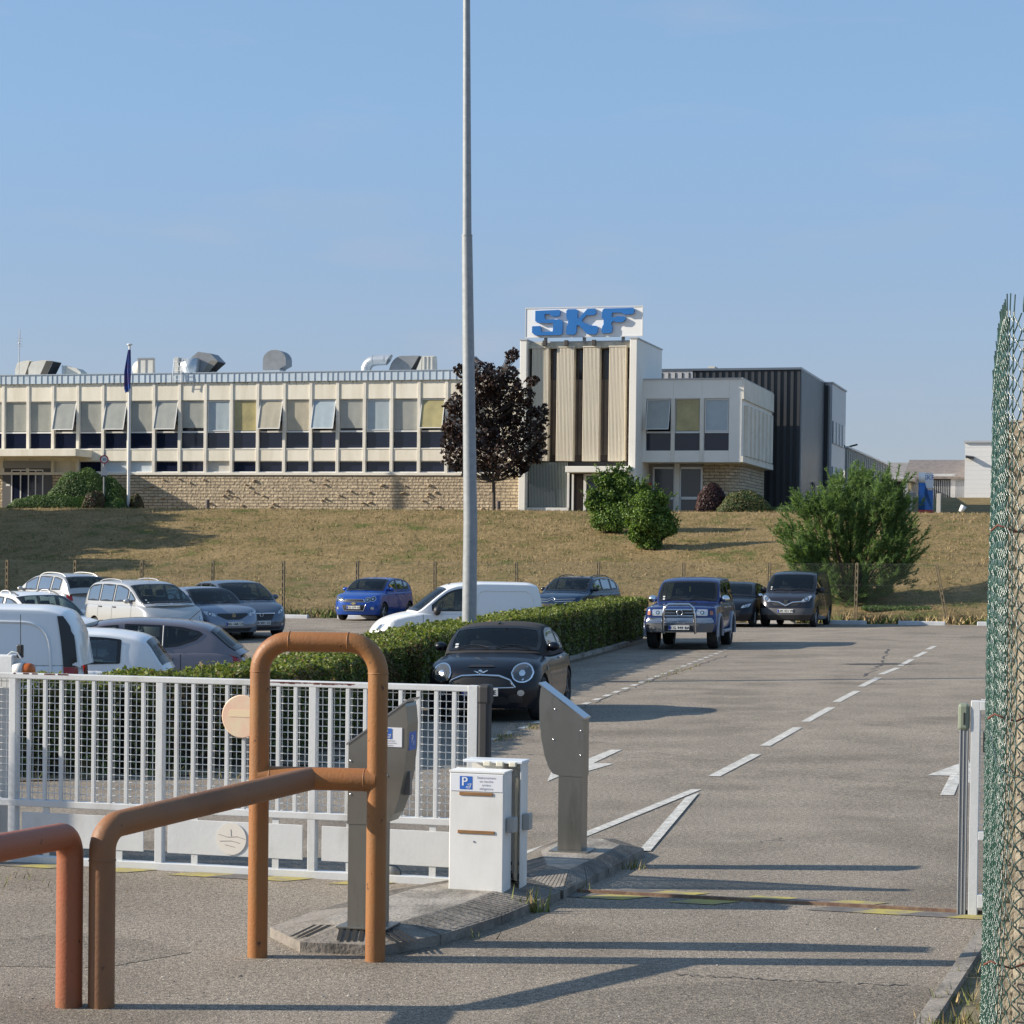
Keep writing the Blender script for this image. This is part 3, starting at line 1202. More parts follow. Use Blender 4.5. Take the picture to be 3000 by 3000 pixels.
# aerial
ap = OB.world(OB.s(55, 1090, 2), 2, zr)
an = thing("aerial", "thin roof aerial with tiny cross rods", "aerial", ap, -ANG)
h = OB.z(57, 965, 2) - zr
mb = MB().tube([(0, 0, 0), (0.02, 0, h * .55), (.05, 0, h)], .025, 6)
for z in (.66, .7, .76, .82):
    mb.tube([(-.16 + .02, 0, h * z), (.22, 0, h * z)], .012, 4)
mb.lathe([(0, h * .74), (.05, h * .72), (0, h * .7)], 8)
mb.build("mast", mat("aerial grey", (.45, .45, .45), .4, metal=.5), an)

# ------------------------------------------------ entrance tower
tw = thing("entrance_tower", "entrance tower with ribbed cream panels, dark slits and white pilasters", "building", P0, -ANG)
zs = lambda py: BF.z(1700, py)
xl0, xl1 = 0.0, BF.s(1541, 1200)
xr0, xr1 = BF.s(1843, 1200), BF.s(1864, 1200)
zt_l, zt = BF.z(1525, 996), BF.z(1860, 992)
DT = BF.depth(1864, 1940, 1020, xr1)
RC = .75                                     # how far the front panel sits back between the pilasters
mb = MB().bbox(xl0, xl1, 0, DT, -.6, zt, .02)
mb.build("pilaster", WALLW, tw)
MB().bbox(xr0, xr1, 0, DT, -.6, zt, .02).build("pilaster", WALLW, tw)
mb = MB().box(xl0 - .03, xl1 + .03, -.03, DT, zt, zt + .06)
mb.box(xr0 - .03, xr1 + .04, -.03, DT + .03, zt, zt + .06)
mb.box(xl1 + .031, xr0 - .031, .55, DT, zt - .1, zt - .02)
mb.build("coping", mat("coping", (.45, .45, .44), .6), tw)
# fascia, with flaking paint
zf0 = zs(1017)
MB().box(xl1 + .002, xr0 - .002, .42, DT - .1, zf0, zt - .1).build("fascia", mat("flaking fascia", (.62, .59, .50), .85, c2=(.38, .35, .28), vscale=2.6), tw)
MB().box(xl1 + .001, xr0 - .001, RC, DT - .05, -.5, zf0 - .002).build("wall", DARKFR, tw)
RIB = mat("ribbed cream cladding", (.72, .65, .52), .75, var=.04, vscale=.5)
RIBD = mat("rib groove", (.30, .22, .13), .9)
pan = [(1557, 1606), (1630, 1680), (1707, 1755), (1783, 1832)]
zp1, zp0 = zs(1016), zs(1350)
for (a, b) in pan:
    s0, s1_ = BF.s(a, 1200, .3), BF.s(b, 1200, .3)
    mb = MB().box(s0, s1_, .30, RC - .003, zp0, zp1)
    mb.box(s0 - .02, s1_ + .02, .24, RC - .004, zp1 + .002, zp1 + .06)
    o = mb.build("clad_panel", RIB, tw)
    mb = MB()
    n = 12
    for k in range(n):
        x = s0 + (s1_ - s0) * (k + .5) / n
        hw_ = (s1_ - s0) / n * (.36 if k % 3 else .28)
        mb.bbox(x - hw_, x + hw_, .262, .302, zp0 + .01, zp1 - .01, .008)
    mb.build("ribs", RIB, o)
slits = [(1543, 1556), (1606, 1630), (1680, 1707), (1755, 1783), (1832, 1843)]
BROWN = mat("brown slit panel", (.13, .105, .085), .5, var=.15, vscale=.7)
for (a, b) in slits:
    s0, s1_ = BF.s(a, 1200, RC), BF.s(b, 1200, RC)
    o = MB().box(s0, s1_, RC - .02, RC - .005, zs(1331), zs(1109)).build("slit_panel", BROWN, tw)
    MB().box((s0 + s1_) / 2 - .03, (s0 + s1_) / 2 + .03, RC - .05, RC - .018, zs(1331), zs(1024)).build("mullion", DARKFR, o)
    MB().quad((s0, RC - .012, zs(1108)), (s1_, RC - .012, zs(1108)), (s1_, RC - .012, zs(1024)), (s0, RC - .012, zs(1024))).build("window", mat("smoked glass", (.02, .022, .024), .08), tw)
    MB().box(s0, s1_, RC - .03, RC - .004, zs(1348), zs(1332)).build("sill_panel", DARKFR, tw)
MB().box(xl1, xr0, RC - .10, RC - .006, zs(1366), zs(1351)).build("dark_band", mat("dark band", (.03, .03, .035), .5), tw)
MB().bbox(BF.s(1657, 1375, -.5), BF.s(1845, 1375, -.5), -.55, RC - .11, zs(1385), zs(1367), .02).build("canopy", WALLW, tw)
# glazed corner with vertical blinds
g0, g1 = BF.s(1547, 1430, .4), BF.s(1661, 1430, .4)
mb = MB()
mb.box(g0 - .05, g1 + .12, .32, .42, -.3, zs(1487))
mb.box(g1 + .02, g1 + .14, .3, .42, zs(1488), zs(1366))
o = mb.build("glazed_front", FRAMEW, tw)
MB().quad((g0, .40, zs(1488)), (g1, .40, zs(1488)), (g1, .40, zs(1352)), (g0, .40, zs(1352))).build("pane", PANE, o)
mb = MB()
n = 26
for k in range(n):
    x = g0 + (g1 - g0) * (k + .3) / n
    mb.add([(x, .50, zs(1486)), (x + .045, .53, zs(1486)), (x + .045, .53, zs(1353)), (x, .50, zs(1353))], [(0, 1, 2, 3)])
tag(mb.build("vertical_blind", mat("green grey blind", (.42, .46, .43), .7), o))
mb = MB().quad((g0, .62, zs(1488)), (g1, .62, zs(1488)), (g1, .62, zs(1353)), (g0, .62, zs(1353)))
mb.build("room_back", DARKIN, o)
# door
d0, d1 = BF.s(1710, 1440, .4), BF.s(1760, 1440, .4)
mb = MB()
for a, b, c, d_ in [(d0, d0 + .14, -.3, zs(1390)), (d1 - .08, d1, -.3, zs(1390)), (d0, d1, zs(1393), zs(1388)), (d0, d1, zs(1450), zs(1445)), (g1 + .25, g1 + .36, -.3, zs(1388))]:
    mb.box(a, b, .34, .42, c, d_)
o = mb.build("door", FRAMEW, tw)
MB().quad((d0, .41, -.2), (d1, .41, -.2), (d1, .41, zs(1390)), (d0, .41, zs(1390))).build("pane", DARKG, o)
# floodlights above the fascia
for px in (1597, 1660, 1741):
    s_ = BF.s(px, 1000, .2)
    mb = MB().bbox(s_ - .10, s_ + .10, .05, .25, zs(1008) - .06, zs(997) + .03, .02)
    mb.tube([(s_, .2, zs(1000)), (s_, .45, zs(1004))], .03, 6)
    mb.build("floodlight", mat("floodlight", (.06, .055, .05), .6), tw)

# rooftop sign
sg0, sg1 = BF.s(1539, 950), BF.s(1882, 950)
zg0, zg1 = zs(987), zs(899)
sgn = thing("rooftop_sign", "white rooftop board with big blue letters above the entrance tower", "sign", BF.world((sg0 + sg1) / 2, .05, zg0), -ANG)
wS, hS = sg1 - sg0, zg1 - zg0
mb = MB().bbox(-wS / 2, wS / 2, 0, .14, 0, hS, .015)
mb.build("board", mat("sign board white", (.84, .84, .82), .5, var=.03, vscale=.8), sgn)
mb = MB()
for a, b, c, d_ in [(-wS / 2 - .02, wS / 2 + .02, hS - .05, hS + .015), (-wS / 2 - .02, wS / 2 + .02, -.02, .03), (-wS / 2 - .02, -wS / 2 + .02, .03, hS - .05), (wS / 2 - .02, wS / 2 + .02, .03, hS - .05)]:
    mb.box(a, b, -.02, .0, c, d_)
mb.build("edging", mat("sign edging", (.62, .63, .64), .4), sgn)
mb = MB()
for x in (-2.0, 0, 2.0):
    mb.bbox(x - .08, x + .08, .14, .24, -.3, hS * .8, .01)
mb.build("support", ZINCD, sgn)
LET = {
    "S": [(735, 125), (915, 121), (924, 130), (920, 160), (905, 170), (860, 168), (845, 158), (842, 150), (805, 151), (806, 182), (818, 192), (920, 192), (942, 210), (940, 298), (925, 308), (735, 308), (712, 287), (712, 240), (775, 238), (783, 284), (868, 280), (872, 218), (752, 215), (735, 200)],
    "K": [(968, 130), (980, 118), (1040, 118), (1055, 128), (1050, 183), (1060, 190), (1125, 118), (1185, 117), (1192, 150), (1176, 165), (1120, 165), (1085, 200), (1090, 215), (1145, 240), (1195, 245), (1206, 256), (1201, 294), (1185, 308), (1125, 305), (1095, 270), (1060, 235), (1046, 242), (1045, 290), (1030, 308), (975, 305), (968, 290), (972, 245), (982, 232), (982, 200), (970, 185)],
    "F": [(1238, 130), (1250, 118), (1465, 117), (1473, 130), (1470, 154), (1455, 165), (1400, 165), (1375, 150), (1310, 150), (1305, 180), (1325, 186), (1340, 178), (1395, 178), (1411, 190), (1406, 205), (1385, 222), (1340, 220), (1325, 212), (1310, 216), (1302, 235), (1312, 250), (1310, 290), (1295, 300), (1240, 300), (1232, 285), (1238, 250), (1247, 235), (1247, 200), (1233, 185)],
}
BLUEL = mat("sign letter blue", (0.025, 0.16, 0.46), .35, var=.05)
kx = wS / (1531 - 657)
kz = hS / (320 - 98)
for ch, pts in LET.items():
    mb = MB()
    pp = [(-wS / 2 + (x - 657) * kx, -.15, (320 - y) * kz + .02) for x, y in pts]
    mb.prism(pp, (0, .13, 0))
    mb.build("letter", BLUEL, sgn)

# ------------------------------------------------ right wing
VW = BF.depth(1864, 1887, 1300, xr1) * .8
WF = Frame0(BF.world(0, VW))
wg = thing("annex_building", "pale annex with three upper windows overhanging a recessed ground floor", "building", WF.p, -ANG)
zw = lambda py: WF.z(2030, py)
w0, w1 = xr1 + .003, WF.s(2172, 1250)
DW = WF.depth(2172, 2262, 1200, w1)
zt_, zb_ = zw(1112), zw(1354)
VR = 1.55                                         # recess of the ground floor
mb = MB()
mb.box(w0, w1, .28, DW, zb_, zt_)
# front panels round the windows
zwt, zwr, zwd = zw(1167), zw(1265), zw(1320)
mb.box(w0, w1, .0, .278, zwt, zt_ - .002)
mb.box(w0, w1, .0, .278, zb_ + .002, zwd)
wx = [(1893, 1966), (1977, 2051), (2063, 2136)]
edges = [(w0, WF.s(1893, 1220))]
for i in range(2):
    edges.append((WF.s(wx[i][1], 1220), WF.s(wx[i + 1][0], 1220)))
edges.append((WF.s(2136, 1220), w1))
for a, b in edges:
    mb.box(a, b, .002, .276, zwd, zwt)
mb.build("upper_wall", WALLW, wg)
mb = MB()
for px in (1973, 2057, 2137):
    s_ = WF.s(px, 1130)
    mb.box(s_ - .012, s_ + .012, -.004, .0, zwt + .02, zt_ - .02)
    mb.box(s_ - .012, s_ + .012, -.004, .0, zb_ + .02, zwd - .02)
for px in (1971, 2056):
    s_ = WF.s(px, 1250)
    mb.bbox(s_ - .09, s_ + .09, -.05, .0, zb_, zwt + .0, .01)
mb.build("joint_strips", CREAM2, wg)
MB().box(w0, w1 + .05, -.05, DW + .05, zt_ + .002, zt_ + .07).build("coping", mat("coping", (.45, .45, .44), .6), wg)
for (a, b), kd in zip(wx, [('open', BL_GREY), ('shut', BL_YEL), ('framed', REFL_BLUE)]):
    sa, sb = WF.s(a, 1220) + .02, WF.s(b, 1220) - .02
    window(wg, sa, sb, zwr, zwt - .005, .1, kd[0], (kd[1], 0))
    o = MB().box(sa, sb, .06, .2, zwr - .06, zwr - .003).build("window_rail", FRAMEW, wg)
    MB().quad((sa, .14, zwd), (sb, .14, zwd), (sb, .14, zwr - .05), (sa, .14, zwr - .05)).build("dark_panel", DARKG, o)
# right-hand side with vertical ribs
mb = MB()
for k in range(7):
    y0 = .6 + (DW - 1.0) * (k + .15) / 7
    mb.bbox(w1 + .001, w1 + .22, y0, y0 + (DW - 1) / 7 * .42, zw(1335) , zw(1185), .02)
mb.box(w1 + .001, w1 + .10, .0, DW, zb_ + .01, zw(1336))
mb.box(w1 + .001, w1 + .10, .0, DW, zw(1170), zt_ - .01)
mb.build("side_ribs", CREAM2, wg)
# recessed ground floor
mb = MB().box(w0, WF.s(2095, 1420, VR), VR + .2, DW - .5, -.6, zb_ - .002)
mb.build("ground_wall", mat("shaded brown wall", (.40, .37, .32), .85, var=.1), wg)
st0 = WF.s(2058, 1420, VR)
mb = MB()
rows = []
for k in range(13):
    a = k / 12 * PI / 2
    x = st0 + 1.0 + .9 * math.sin(a)
    y = VR + .0 + 1.6 * (1 - math.cos(a))
    rows.append([(x, y, -.6), (x, y, zb_ - .003)])
rows = [[(st0, VR, -.6), (st0, VR, zb_ - .003)]] + rows + [[(st0 + 1.9, DW - .4, -.6), (st0 + 1.9, DW - .4, zb_ - .003)]]
mb.grid(rows, smooth=False, flip=True)
mb.build("stone_wall", STONE, wg)
mb = MB()
for a, b in [(1912, 1978), (1990, 2058)]:
    sa, sb = WF.s(a, 1420, VR), WF.s(b, 1420, VR)
    f = MB()
    for q in [(sa, sa + .09, -.4, zw(1366)), (sb - .09, sb, -.4, zw(1366)), (sa, sb, zw(1370), zw(1364)), (sa, sb, zw(1461), zw(1453))]:
        f.box(q[0], q[1], VR - .02, VR + .1, q[2], q[3])
    o = f.build("window", FRAMEW, wg)
    MB().quad((sa, VR + .05, -.4), (sb, VR + .05, -.4), (sb, VR + .05, zw(1366)), (sa, VR + .05, zw(1366))).build("pane", mat("grey tinted glass", (.07, .075, .08), .12), o)
s_ = WF.s(1984, 1420, VR)
mb = MB().bbox(s_ - .13, s_ + .13, VR - .15, VR + .1, -.6, zb_ - .003, .015)
mb.build("column", CREAM2, wg)
rd = MB().box(WF.s(1894, 1420, VR * .6), WF.s(1906, 1420, VR * .6), VR * .6, VR * .6 + .2, zw(1425), zw(1413))
rd.build("red_box", mat("red box", (.5, .04, .03), .5), wg)

# ------------------------------------------------ dark ribbed hall and what follows it
VH = VW + DW + 1.2
HF = Frame0(BF.world(0, VH))
hall = thing("factory_hall", "tall black ribbed-metal factory hall behind the annex", "building", HF.p, -ANG)
h1 = HF.s(2344, 1200)
zh = HF.z(2344, 1083)
DH = HF.depth(2344, 2416, 1150, h1)
BLK = mat("black sheet metal", (.032, .036, .04), .5, metal=.3)
SIL = mat("silver sheet metal", (.21, .23, .25), .32, metal=.75, var=.1, vscale=.6)
h0 = HF.s(1700, 1200)
MB().box(h0, h1, 0, DH, -.8, zh).build("front_wall", BLK, hall)
mb = MB()
x = HF.s(2030, 1200)
while x < h1 - .1:
    mb.box(x, x + .16, -.07, -.0, -.8, zh - .05)
    x += .36
mb.build("cladding_ribs", mat("dark grey sheet", (.042, .046, .05), .5, metal=.2), hall)
mb = MB().box(h0, HF.s(2030, 1095), -.09, -.002, HF.z(2000, 1130), zh)
mb.build("pale_band", mat("pale grey sheet", (.42, .42, .42), .5), hall)
mb = MB()
x = HF.s(1900, 1100)
while x < HF.s(2028, 1100):
    mb.box(x, x + .06, -.12, -.09, HF.z(2000, 1130), zh - .1)
    x += .38
mb.build("band_seams", BLK, hall)
MB().box(h0, h1 + .08, -.14, DH, zh + .002, zh + .12).build("coping", SIL, hall)
mb = MB().box(h1 + .002, h1 + .05, .05, DH - .6, -.8, zh)
y = .2
while y < DH - .7:
    mb.box(h1 + .05, h1 + .075, y, y + .14, -.8, zh - .03)
    y += .33
mb.build("side_wall", SIL, hall)
MB().box(h1 + .002, h1 + .30, DH - .58, DH, -.8, zh - .1).build("downpipe_bay", BLK, hall)
MB().box(HF.s(2075, 1080, 4) , HF.s(2094, 1080, 4), 4, 5, zh + .1, HF.z(2085, 1073, 4)).build("roof_box", PALEDUCT, hall)
fr_ = MB()
for a in (0, .9):
    fr_.box(h1 + .1, h1 + .16, DH * .45 + a, DH * .45 + a + .06, -.6, HF.z(2370, 1410, 3))
fr_.box(h1 + .1, h1 + .16, DH * .45, DH * .45 + .96, HF.z(2370, 1412, 3) - .06, HF.z(2370, 1410, 3))
fr_.build("door_frame", BLK, hall)

V2 = VH + DH + .02
F2 = Frame0(BF.world(0, V2))
ann = thing("workshop_building", "silver-grey two-storey workshop with two window bands behind the black hall", "building", F2.p, -ANG)
a1_ = h1 + .45
z2 = F2.z(2418, 1124)
D2 = F2.depth(2418, 2478, 1200, a1_)
PGREY = mat("pale grey cladding", (.50, .51, .52), .45, metal=.15, var=.05)
MB().box(a1_ - 12, a1_, 0, D2, -1, z2).build("wall", PGREY, ann)
MB().box(a1_ - 12, a1_ + .06, -.06, D2 + .06, z2 + .002, z2 + .1).build("coping", SIL, ann)
for (zt_w, zb_w) in [(F2.z(2418, 1232), F2.z(2418, 1298)), (F2.z(2418, 1366), F2.z(2418, 1405))]:
    o = MB().box(a1_ + .002, a1_ + .03, .25, D2 - .25, zb_w, zt_w).build("window_band", DARKG, ann)
    mb = MB()
    for k in range(7):
        y = .3 + (D2 - 2.2) * k / 6
        mb.box(a1_ + .03, a1_ + .09, y, y + .22 if k % 2 else y + .5, zb_w, zt_w)
    mb.build("mullions", FRAMEW, o)
V3 = V2 + D2 + .3
F3 = Frame0(BF.world(0, V3))
shed = thing("storage_hall", "long low grey-beige hall running away behind the workshop", "building", F3.p, -ANG)
a3 = a1_ + .1
z3 = F3.z(2480, 1313)
D3 = F3.depth(2480, 2608, 1350, a3)
GB = mat("grey beige cladding", (.36, .34, .30), .6, var=.06, vscale=.5)
mb = MB().box(a3 - 14, a3, 0, D3, -2, z3)
mb.build("wall", GB, shed)
mb = MB()
y = .5
while y < D3:
    mb.box(a3 + .001, a3 + .05, y, y + .12, -2, z3 - .05)
    y += 1.1
mb.build("cladding_seams", GB, shed)
MB().box(a3 - 14, a3 + .08, -.05, D3, z3 + .002, z3 + .12).build("coping", PGREY, shed)
for k in range(3):
    y = D3 * (.06 + .2 * k)
    o = MB().box(a3 + .05, a3 + .09, y, y + 2.6, F3.z(2500, 1440) , F3.z(2500, 1400)).build("window", DARKG, shed)
lp_ = MB().tube([(a3, 1, z3), (a3, 1, z3 + .15), (a3 + .5, 1, z3 + .28)], .06, 6)
lp_.build("lamp_arm", BLK, shed)

# ------------------------------------------------ far buildings on the right
def far_frame(px, py, dist):
    p = A(px, py, dist)
    return p


def barn(name, label, px0, px1, pbase, peave, pridge, dist, wallc, roofc, depth=14, slope_in=0.03, door=None):
    p = A(px0, pbase, dist)
    q = A(px1, pbase, dist)
    w = (q - p).length
    zb = p.z
    ze = A((px0 + px1) / 2, peave, dist).z - zb
    zr_ = A((px0 + px1) / 2, pridge, dist + depth / 2).z - zb
    o = thing(name, label, "building", p, -R(13))
    MB().box(0, w, 0, depth, -2, ze).build("wall", wallc, o)
    mb = MB()
    e = .35
    mb.prism([(-e, -e, ze - .12), (-e, -e, ze + .05), (-e + w * slope_in, depth / 2, zr_ + .1), (-e + w * slope_in, depth + e, ze), (-e, depth + e, ze - .12)], (w + 2 * e, 0, 0))
    mb.build("roof", roofc, o)
    if door:
        a, b, c = door
        da, db = (a - px0) / (px1 - px0) * w, (b - px0) / (px1 - px0) * w
        zd = A(a, c, dist).z - zb
        MB().box(da, db, -.02, .0, -1.5, zd).build("doorway", DARKIN, o)
        mb = MB().box(db, db + .35, -.06, 0, -1.5, zd + .2)
        mb.box(da, db + .35, -.06, 0, zd + .003, zd + .25)
        mb.build("door_frame", PGREY, o)
    return o, w, ze


ROOFT = mat("brown grey roof sheets", (.20, .17, .155), .9, c2=(.11, .10, .095), vscale=3)
ROOFG = mat("grey roof sheets", (.24, .225, .21), .9, c2=(.17, .155, .15), vscale=1.2)
SHEET = mat("pale corrugated wall", (.48, .50, .53), .6, var=.05)
o, w, ze = barn("barn", "distant barn with a brown-grey sheet roof and a dark doorway", 2658, 2840, 1459, 1400, 1352, 172, SHEET, ROOFT, door=(2731, 2783, 1398))
mb = MB()
for k in range(34):
    x = w * k / 34
    mb.box(x, x + w / 80, -.05, -.021, -1, ze - .2)
mb.build("wall_ribs", mat("wall rib shade", (.33, .35, .38), .6), o)
barn("barn", "distant barn with a pale grey roof behind the storage hall", 2600, 2672, 1459, 1407, 1359, 185, GB, ROOFG, depth=16)
o, w, ze = barn("shed", "small yellowish shed between the grey hall and the barn", 2618, 2662, 1460, 1406, 1404, 168, mat("yellow grey wall", (.40, .36, .25), .8), ROOFG, depth=5, door=(2619, 2646, 1407))
p = A(2825, 1459, 160)
whb = thing("warehouse", "plain white box-shaped warehouse beside the green fence", "building", p, -R(13))
wW = (A(3060, 1459, 160) - p).length
hW = A(2830, 1297, 160).z - p.z
MB().box(0, wW, 0, 20, -2, hW).build("wall", mat("white cladding", (.80, .79, .76), .6, var=.02), whb)
mb = MB()
for k in range(1, 12):
    z = hW * k / 12
    mb.box(0.0, wW, -.004, -.001, z, z + .02)
mb.build("panel_joints", mat("panel joint", (.70, .70, .67), .6), whb)
MB().box(-.1, wW, -.12, 20, hW + .002, hW + .14).build("coping", PGREY, whb)
s_ = (A(2841, 1342, 160) - p).x
MB().prism([(s_ - .3, -.35, hW * .72), (s_ + .3, -.35, hW * .70), (s_ + .3, -.02, hW * .72), (s_ - .3, -.02, hW * .74)], (0, 0, .14)).build("wall_lamp", BLK, whb)

# ------------------------------------------------ small things on the plateau
def on_plateau(px, py):
    return T(px, py)


tp = A(2711, 1497, 112)
tot = thing("totem_sign", "blue and white totem sign on the grass beyond the feathery bush", "sign", tp, -ANG)
TF = Frame0(tp)
tw_ = TF.s(2732, 1440) - TF.s(2690, 1440)
ht = TF.z(2711, 1386)
pr = [(-tw_ / 2, -.35)] + [(-tw_ / 2 - .0 + .0, -.35)]
WSIG = mat("totem white", (.66, .69, .74), .35)
BSIG = mat("totem blue", (.025, .14, .42), .35)
hb = ht * .74
MB().box(-tw_ / 2 + .34, tw_ / 2, -.14, .14, hb * .82, ht).build("white_panel", WSIG, tot)
MB().prism([(x, -.16, z) for x, z in [(-tw_ / 2 + .34, .05), (tw_ / 2 + .02, .05), (tw_ / 2 + .02, hb * .74), (tw_ / 2 - .5, hb * .74), (tw_ / 2 - .65, hb * .8), (tw_ / 2 - .72, hb), (-tw_ / 2 + .34, hb)]], (0, .32, 0)).build("blue_panel", BSIG, tot)
MB().lathe([(0, 0.05), (.20, .05), (.20, hb), (0, hb)], 18, M=Matrix.Translation((-tw_ / 2 + .2, 0, 0))).build("blue_column", BSIG, tot)
MB().lathe([(0, hb + .01), (.20, hb + .01), (.20, ht + .02), (0, ht + .02)], 18, M=Matrix.Translation((-tw_ / 2 + .2, 0, 0))).build("white_column", WHITE, tot)
MB().box(-tw_ / 2, tw_ / 2 + .02, -.2, .2, -.3, .05).build("red_base", mat("red base", (.45, .07, .05), .6), tot)
mb = MB()
vs_, fs_ = text_mb("SKF", .34)
mb.add([(p_[0] + tw_ * .24, -.165 + .02, p_[2] + ht * .82) for p_ in vs_], fs_)
mb.build("lettering", BSIG, tot)

sp_ = A(2669, 1496, 111)
fg = thing("info_board", "small grey board on a thin post left of the totem sign", "sign", sp_, -ANG)
FF = Frame0(sp_)
MB().tube([(0, 0, -.3), (0, 0, FF.z(2670, 1438))], .06, 8).build("post", ZINC, fg)
MB().box(FF.s(2657, 1448), FF.s(2684, 1448), -.08, -.062, FF.z(2670, 1455), FF.z(2670, 1443)).build("board", mat("board grey", (.22, .23, .24), .6), fg)
bp_ = A(2750, 1499, 108)
bo = thing("white_post", "short white wooden post right of the totem sign", "post", bp_, -ANG)
MB().bbox(-.1, .1, -.1, .1, -.2, Frame0(bp_).z(2750, 1446), .015).build("post", mat("pale post", (.48, .46, .42), .8), bo)
bp_ = A(2819, 1500, 100)
bo = thing("ground_spotlight", "tiny white spotlight standing in the grass near the white warehouse", "spotlight", bp_, 0)
M_ = Matrix.Translation((0, 0, .15)) @ Matrix.Rotation(.5, 4, 'Y')
MB().lathe([(0, -.16), (.1, -.16), (.14, .14), (0, .16)], 12, M=M_).build("housing", WHITE, bo)

# flagpole with a hanging flag
fp = A(376, 1490, 112.5)
fp.z = terrain(fp.x, fp.y) - .1
fl_ = thing("flagpole", "slim white flagpole before the office block with a limp blue flag", "flagpole", fp, -ANG)
FF = Frame0(fp)
hp = FF.z(383, 1011)
MB().tube([(0, 0, 0), (.0, 0, hp * .5), (.0, 0, hp)], [.085, .07, .055], 12).build("pole", mat("flagpole white", (.72, .71, .68), .4), fl_)
MB().lathe([(0, hp + .08), (.13, hp + .06), (.15, hp), (0, hp - .02)], 14).build("cap", FRAMEW, fl_)
mb = MB()
rows = []
zt2, zb2 = FF.z(383, 1025), FF.z(380, 1139)
for i in range(26):
    f = i / 25
    z = zt2 + (zb2 - zt2) * f
    w = .16 + .16 * min(1, f * 2.0) - (.08 * max(0, f - .9) * 10)
    row = []
    for k in range(13):
        g = k / 12
        row.append((.10 - w * g * 1.0, -.10 + .07 * math.sin(g * 9 + f * 3), z - .25 * g * f))
    rows.append(row)
mb.grid(rows)
mb.build("flag", mat("flag blue", (.03, .10, .34), .8, c2=(.10, .03, .10), vscale=1.2), fl_)
# round traffic sign by the entrance
sp_ = A(304, 1492, 112)
sp_.z = terrain(sp_.x, sp_.y) - .1
sgp = thing("traffic_sign", "round red-rimmed traffic sign on a grey post before the green mound", "sign", sp_, R(12))
FF = Frame0(sp_, 0)
zc_ = FF.z(307, 1346)
MB().tube([(0, 0, 0), (0, 0, zc_ + .35)], .045, 8).build("post", ZINCD, sgp)
MX = Matrix.Translation((.0, -.06, zc_)) @ Matrix.Rotation(PI / 2, 4, 'X') @ Matrix.Rotation(0, 4, 'Z')
d_ = MB().lathe([(0, .0), (.225, 0), (.225, .02), (0, .02)], 26, M=MX, smooth=False).build("disc", FRAMEW, sgp)
MB().lathe([(.16, .024), (.225, .024), (.225, .012), (.16, .012)], 26, M=MX, smooth=False).build("red_rim", mat("sign red", (.45, .05, .05), .5), d_)
mb = MB()
vs_, fs_ = text_mb("30", .2)
mb.add([(p_[0], -.09, p_[2] + zc_ - .07) for p_ in vs_], fs_)
mb.build("lettering", BLACK, d_)
za = FF.z(307, 1385)
tr = MB().prism([(-.16, -.06, za - .2), (.16, -.06, za - .2), (.16, -.06, za + .1), (0, -.06, za + .38), (-.1, -.06, za + .2)], (0, .02, 0)).build("lower_plate", mat("lower plate", (.60, .54, .52), .5), sgp)
MB().box(-.12, .12, -.066, -.06, za - .2, za - .14).build("dark_line", BLACK, tr)
# two small bollards at the stone base
for px, lab in ((608, "short dark bollard before the stone base left of the lamp post"), (1460, "short dark bollard at the foot of the dark red tree")):
    p = BF.world(BF.s(px, 1488, -1.2), -1.2)
    o = thing("bollard", lab, "bollard", (p.x, p.y, terrain(p.x, p.y)), 0)
    MB().lathe([(.11, -.1), (.11, .55), (.09, .6), (0, .61)], 14).build("post", mat("bollard brown", (.10, .08, .075), .7), o)
# ================================================================== GATE, BARRIERS, READER POSTS, CHAIN LINK
class Frame:
    """vertical plane of the site grid through a point; loc() turns a pixel into (along U, height) on it"""
    def __init__(self, p, ang=ANG):
        self.p = Vector(p)
        self.u = Vector((math.cos(ang), -math.sin(ang), 0))
        self.v = Vector((math.sin(ang), math.cos(ang), 0))

    def loc(self, px, py, v=0.0):
        d = ray(px, py)
        p0 = self.p + self.v * v
        t = (p0 - C0).dot(self.v) / d.dot(self.v)
        p = C0 + d * t
        return (p - self.p).dot(self.u), p.z - self.p.z

    def s(self, px, py, v=0.0):
        return self.loc(px, py, v)[0]

    def z(self, px, py, v=0.0):
        return self.loc(px, py, v)[1]


GATEW = mat("gate white paint", (0.58, 0.59, 0.59), 0.4, var=0.07, vscale=1.6, bump=.06, bscale=30)
STEEL = mat("brushed stainless steel", (0.27, 0.262, 0.235), 0.38, metal=0.85, var=.1, vscale=2.5, stretch=(1, 1, .25))
CONC = mat("concrete", (0.33, 0.30, 0.26), 0.9, c2=(0.20, 0.18, 0.155), vscale=4, bump=.5, bscale=35)
CONCK = mat("grooved concrete", (0.24, 0.215, 0.185), 0.9, c2=(0.15, 0.135, 0.115), vscale=5, bump=.6, bscale=30)
SIGNW = mat("sign white", (0.74, 0.76, 0.80), 0.4)
SIGNB = mat("sign blue", (0.03, 0.13, 0.48), 0.4)
INK = mat("sign ink", (0.10, 0.13, 0.22), 0.6)
DARKR = mat("dark rust", (0.16, 0.05, 0.04), 0.9, var=.4, vscale=30)

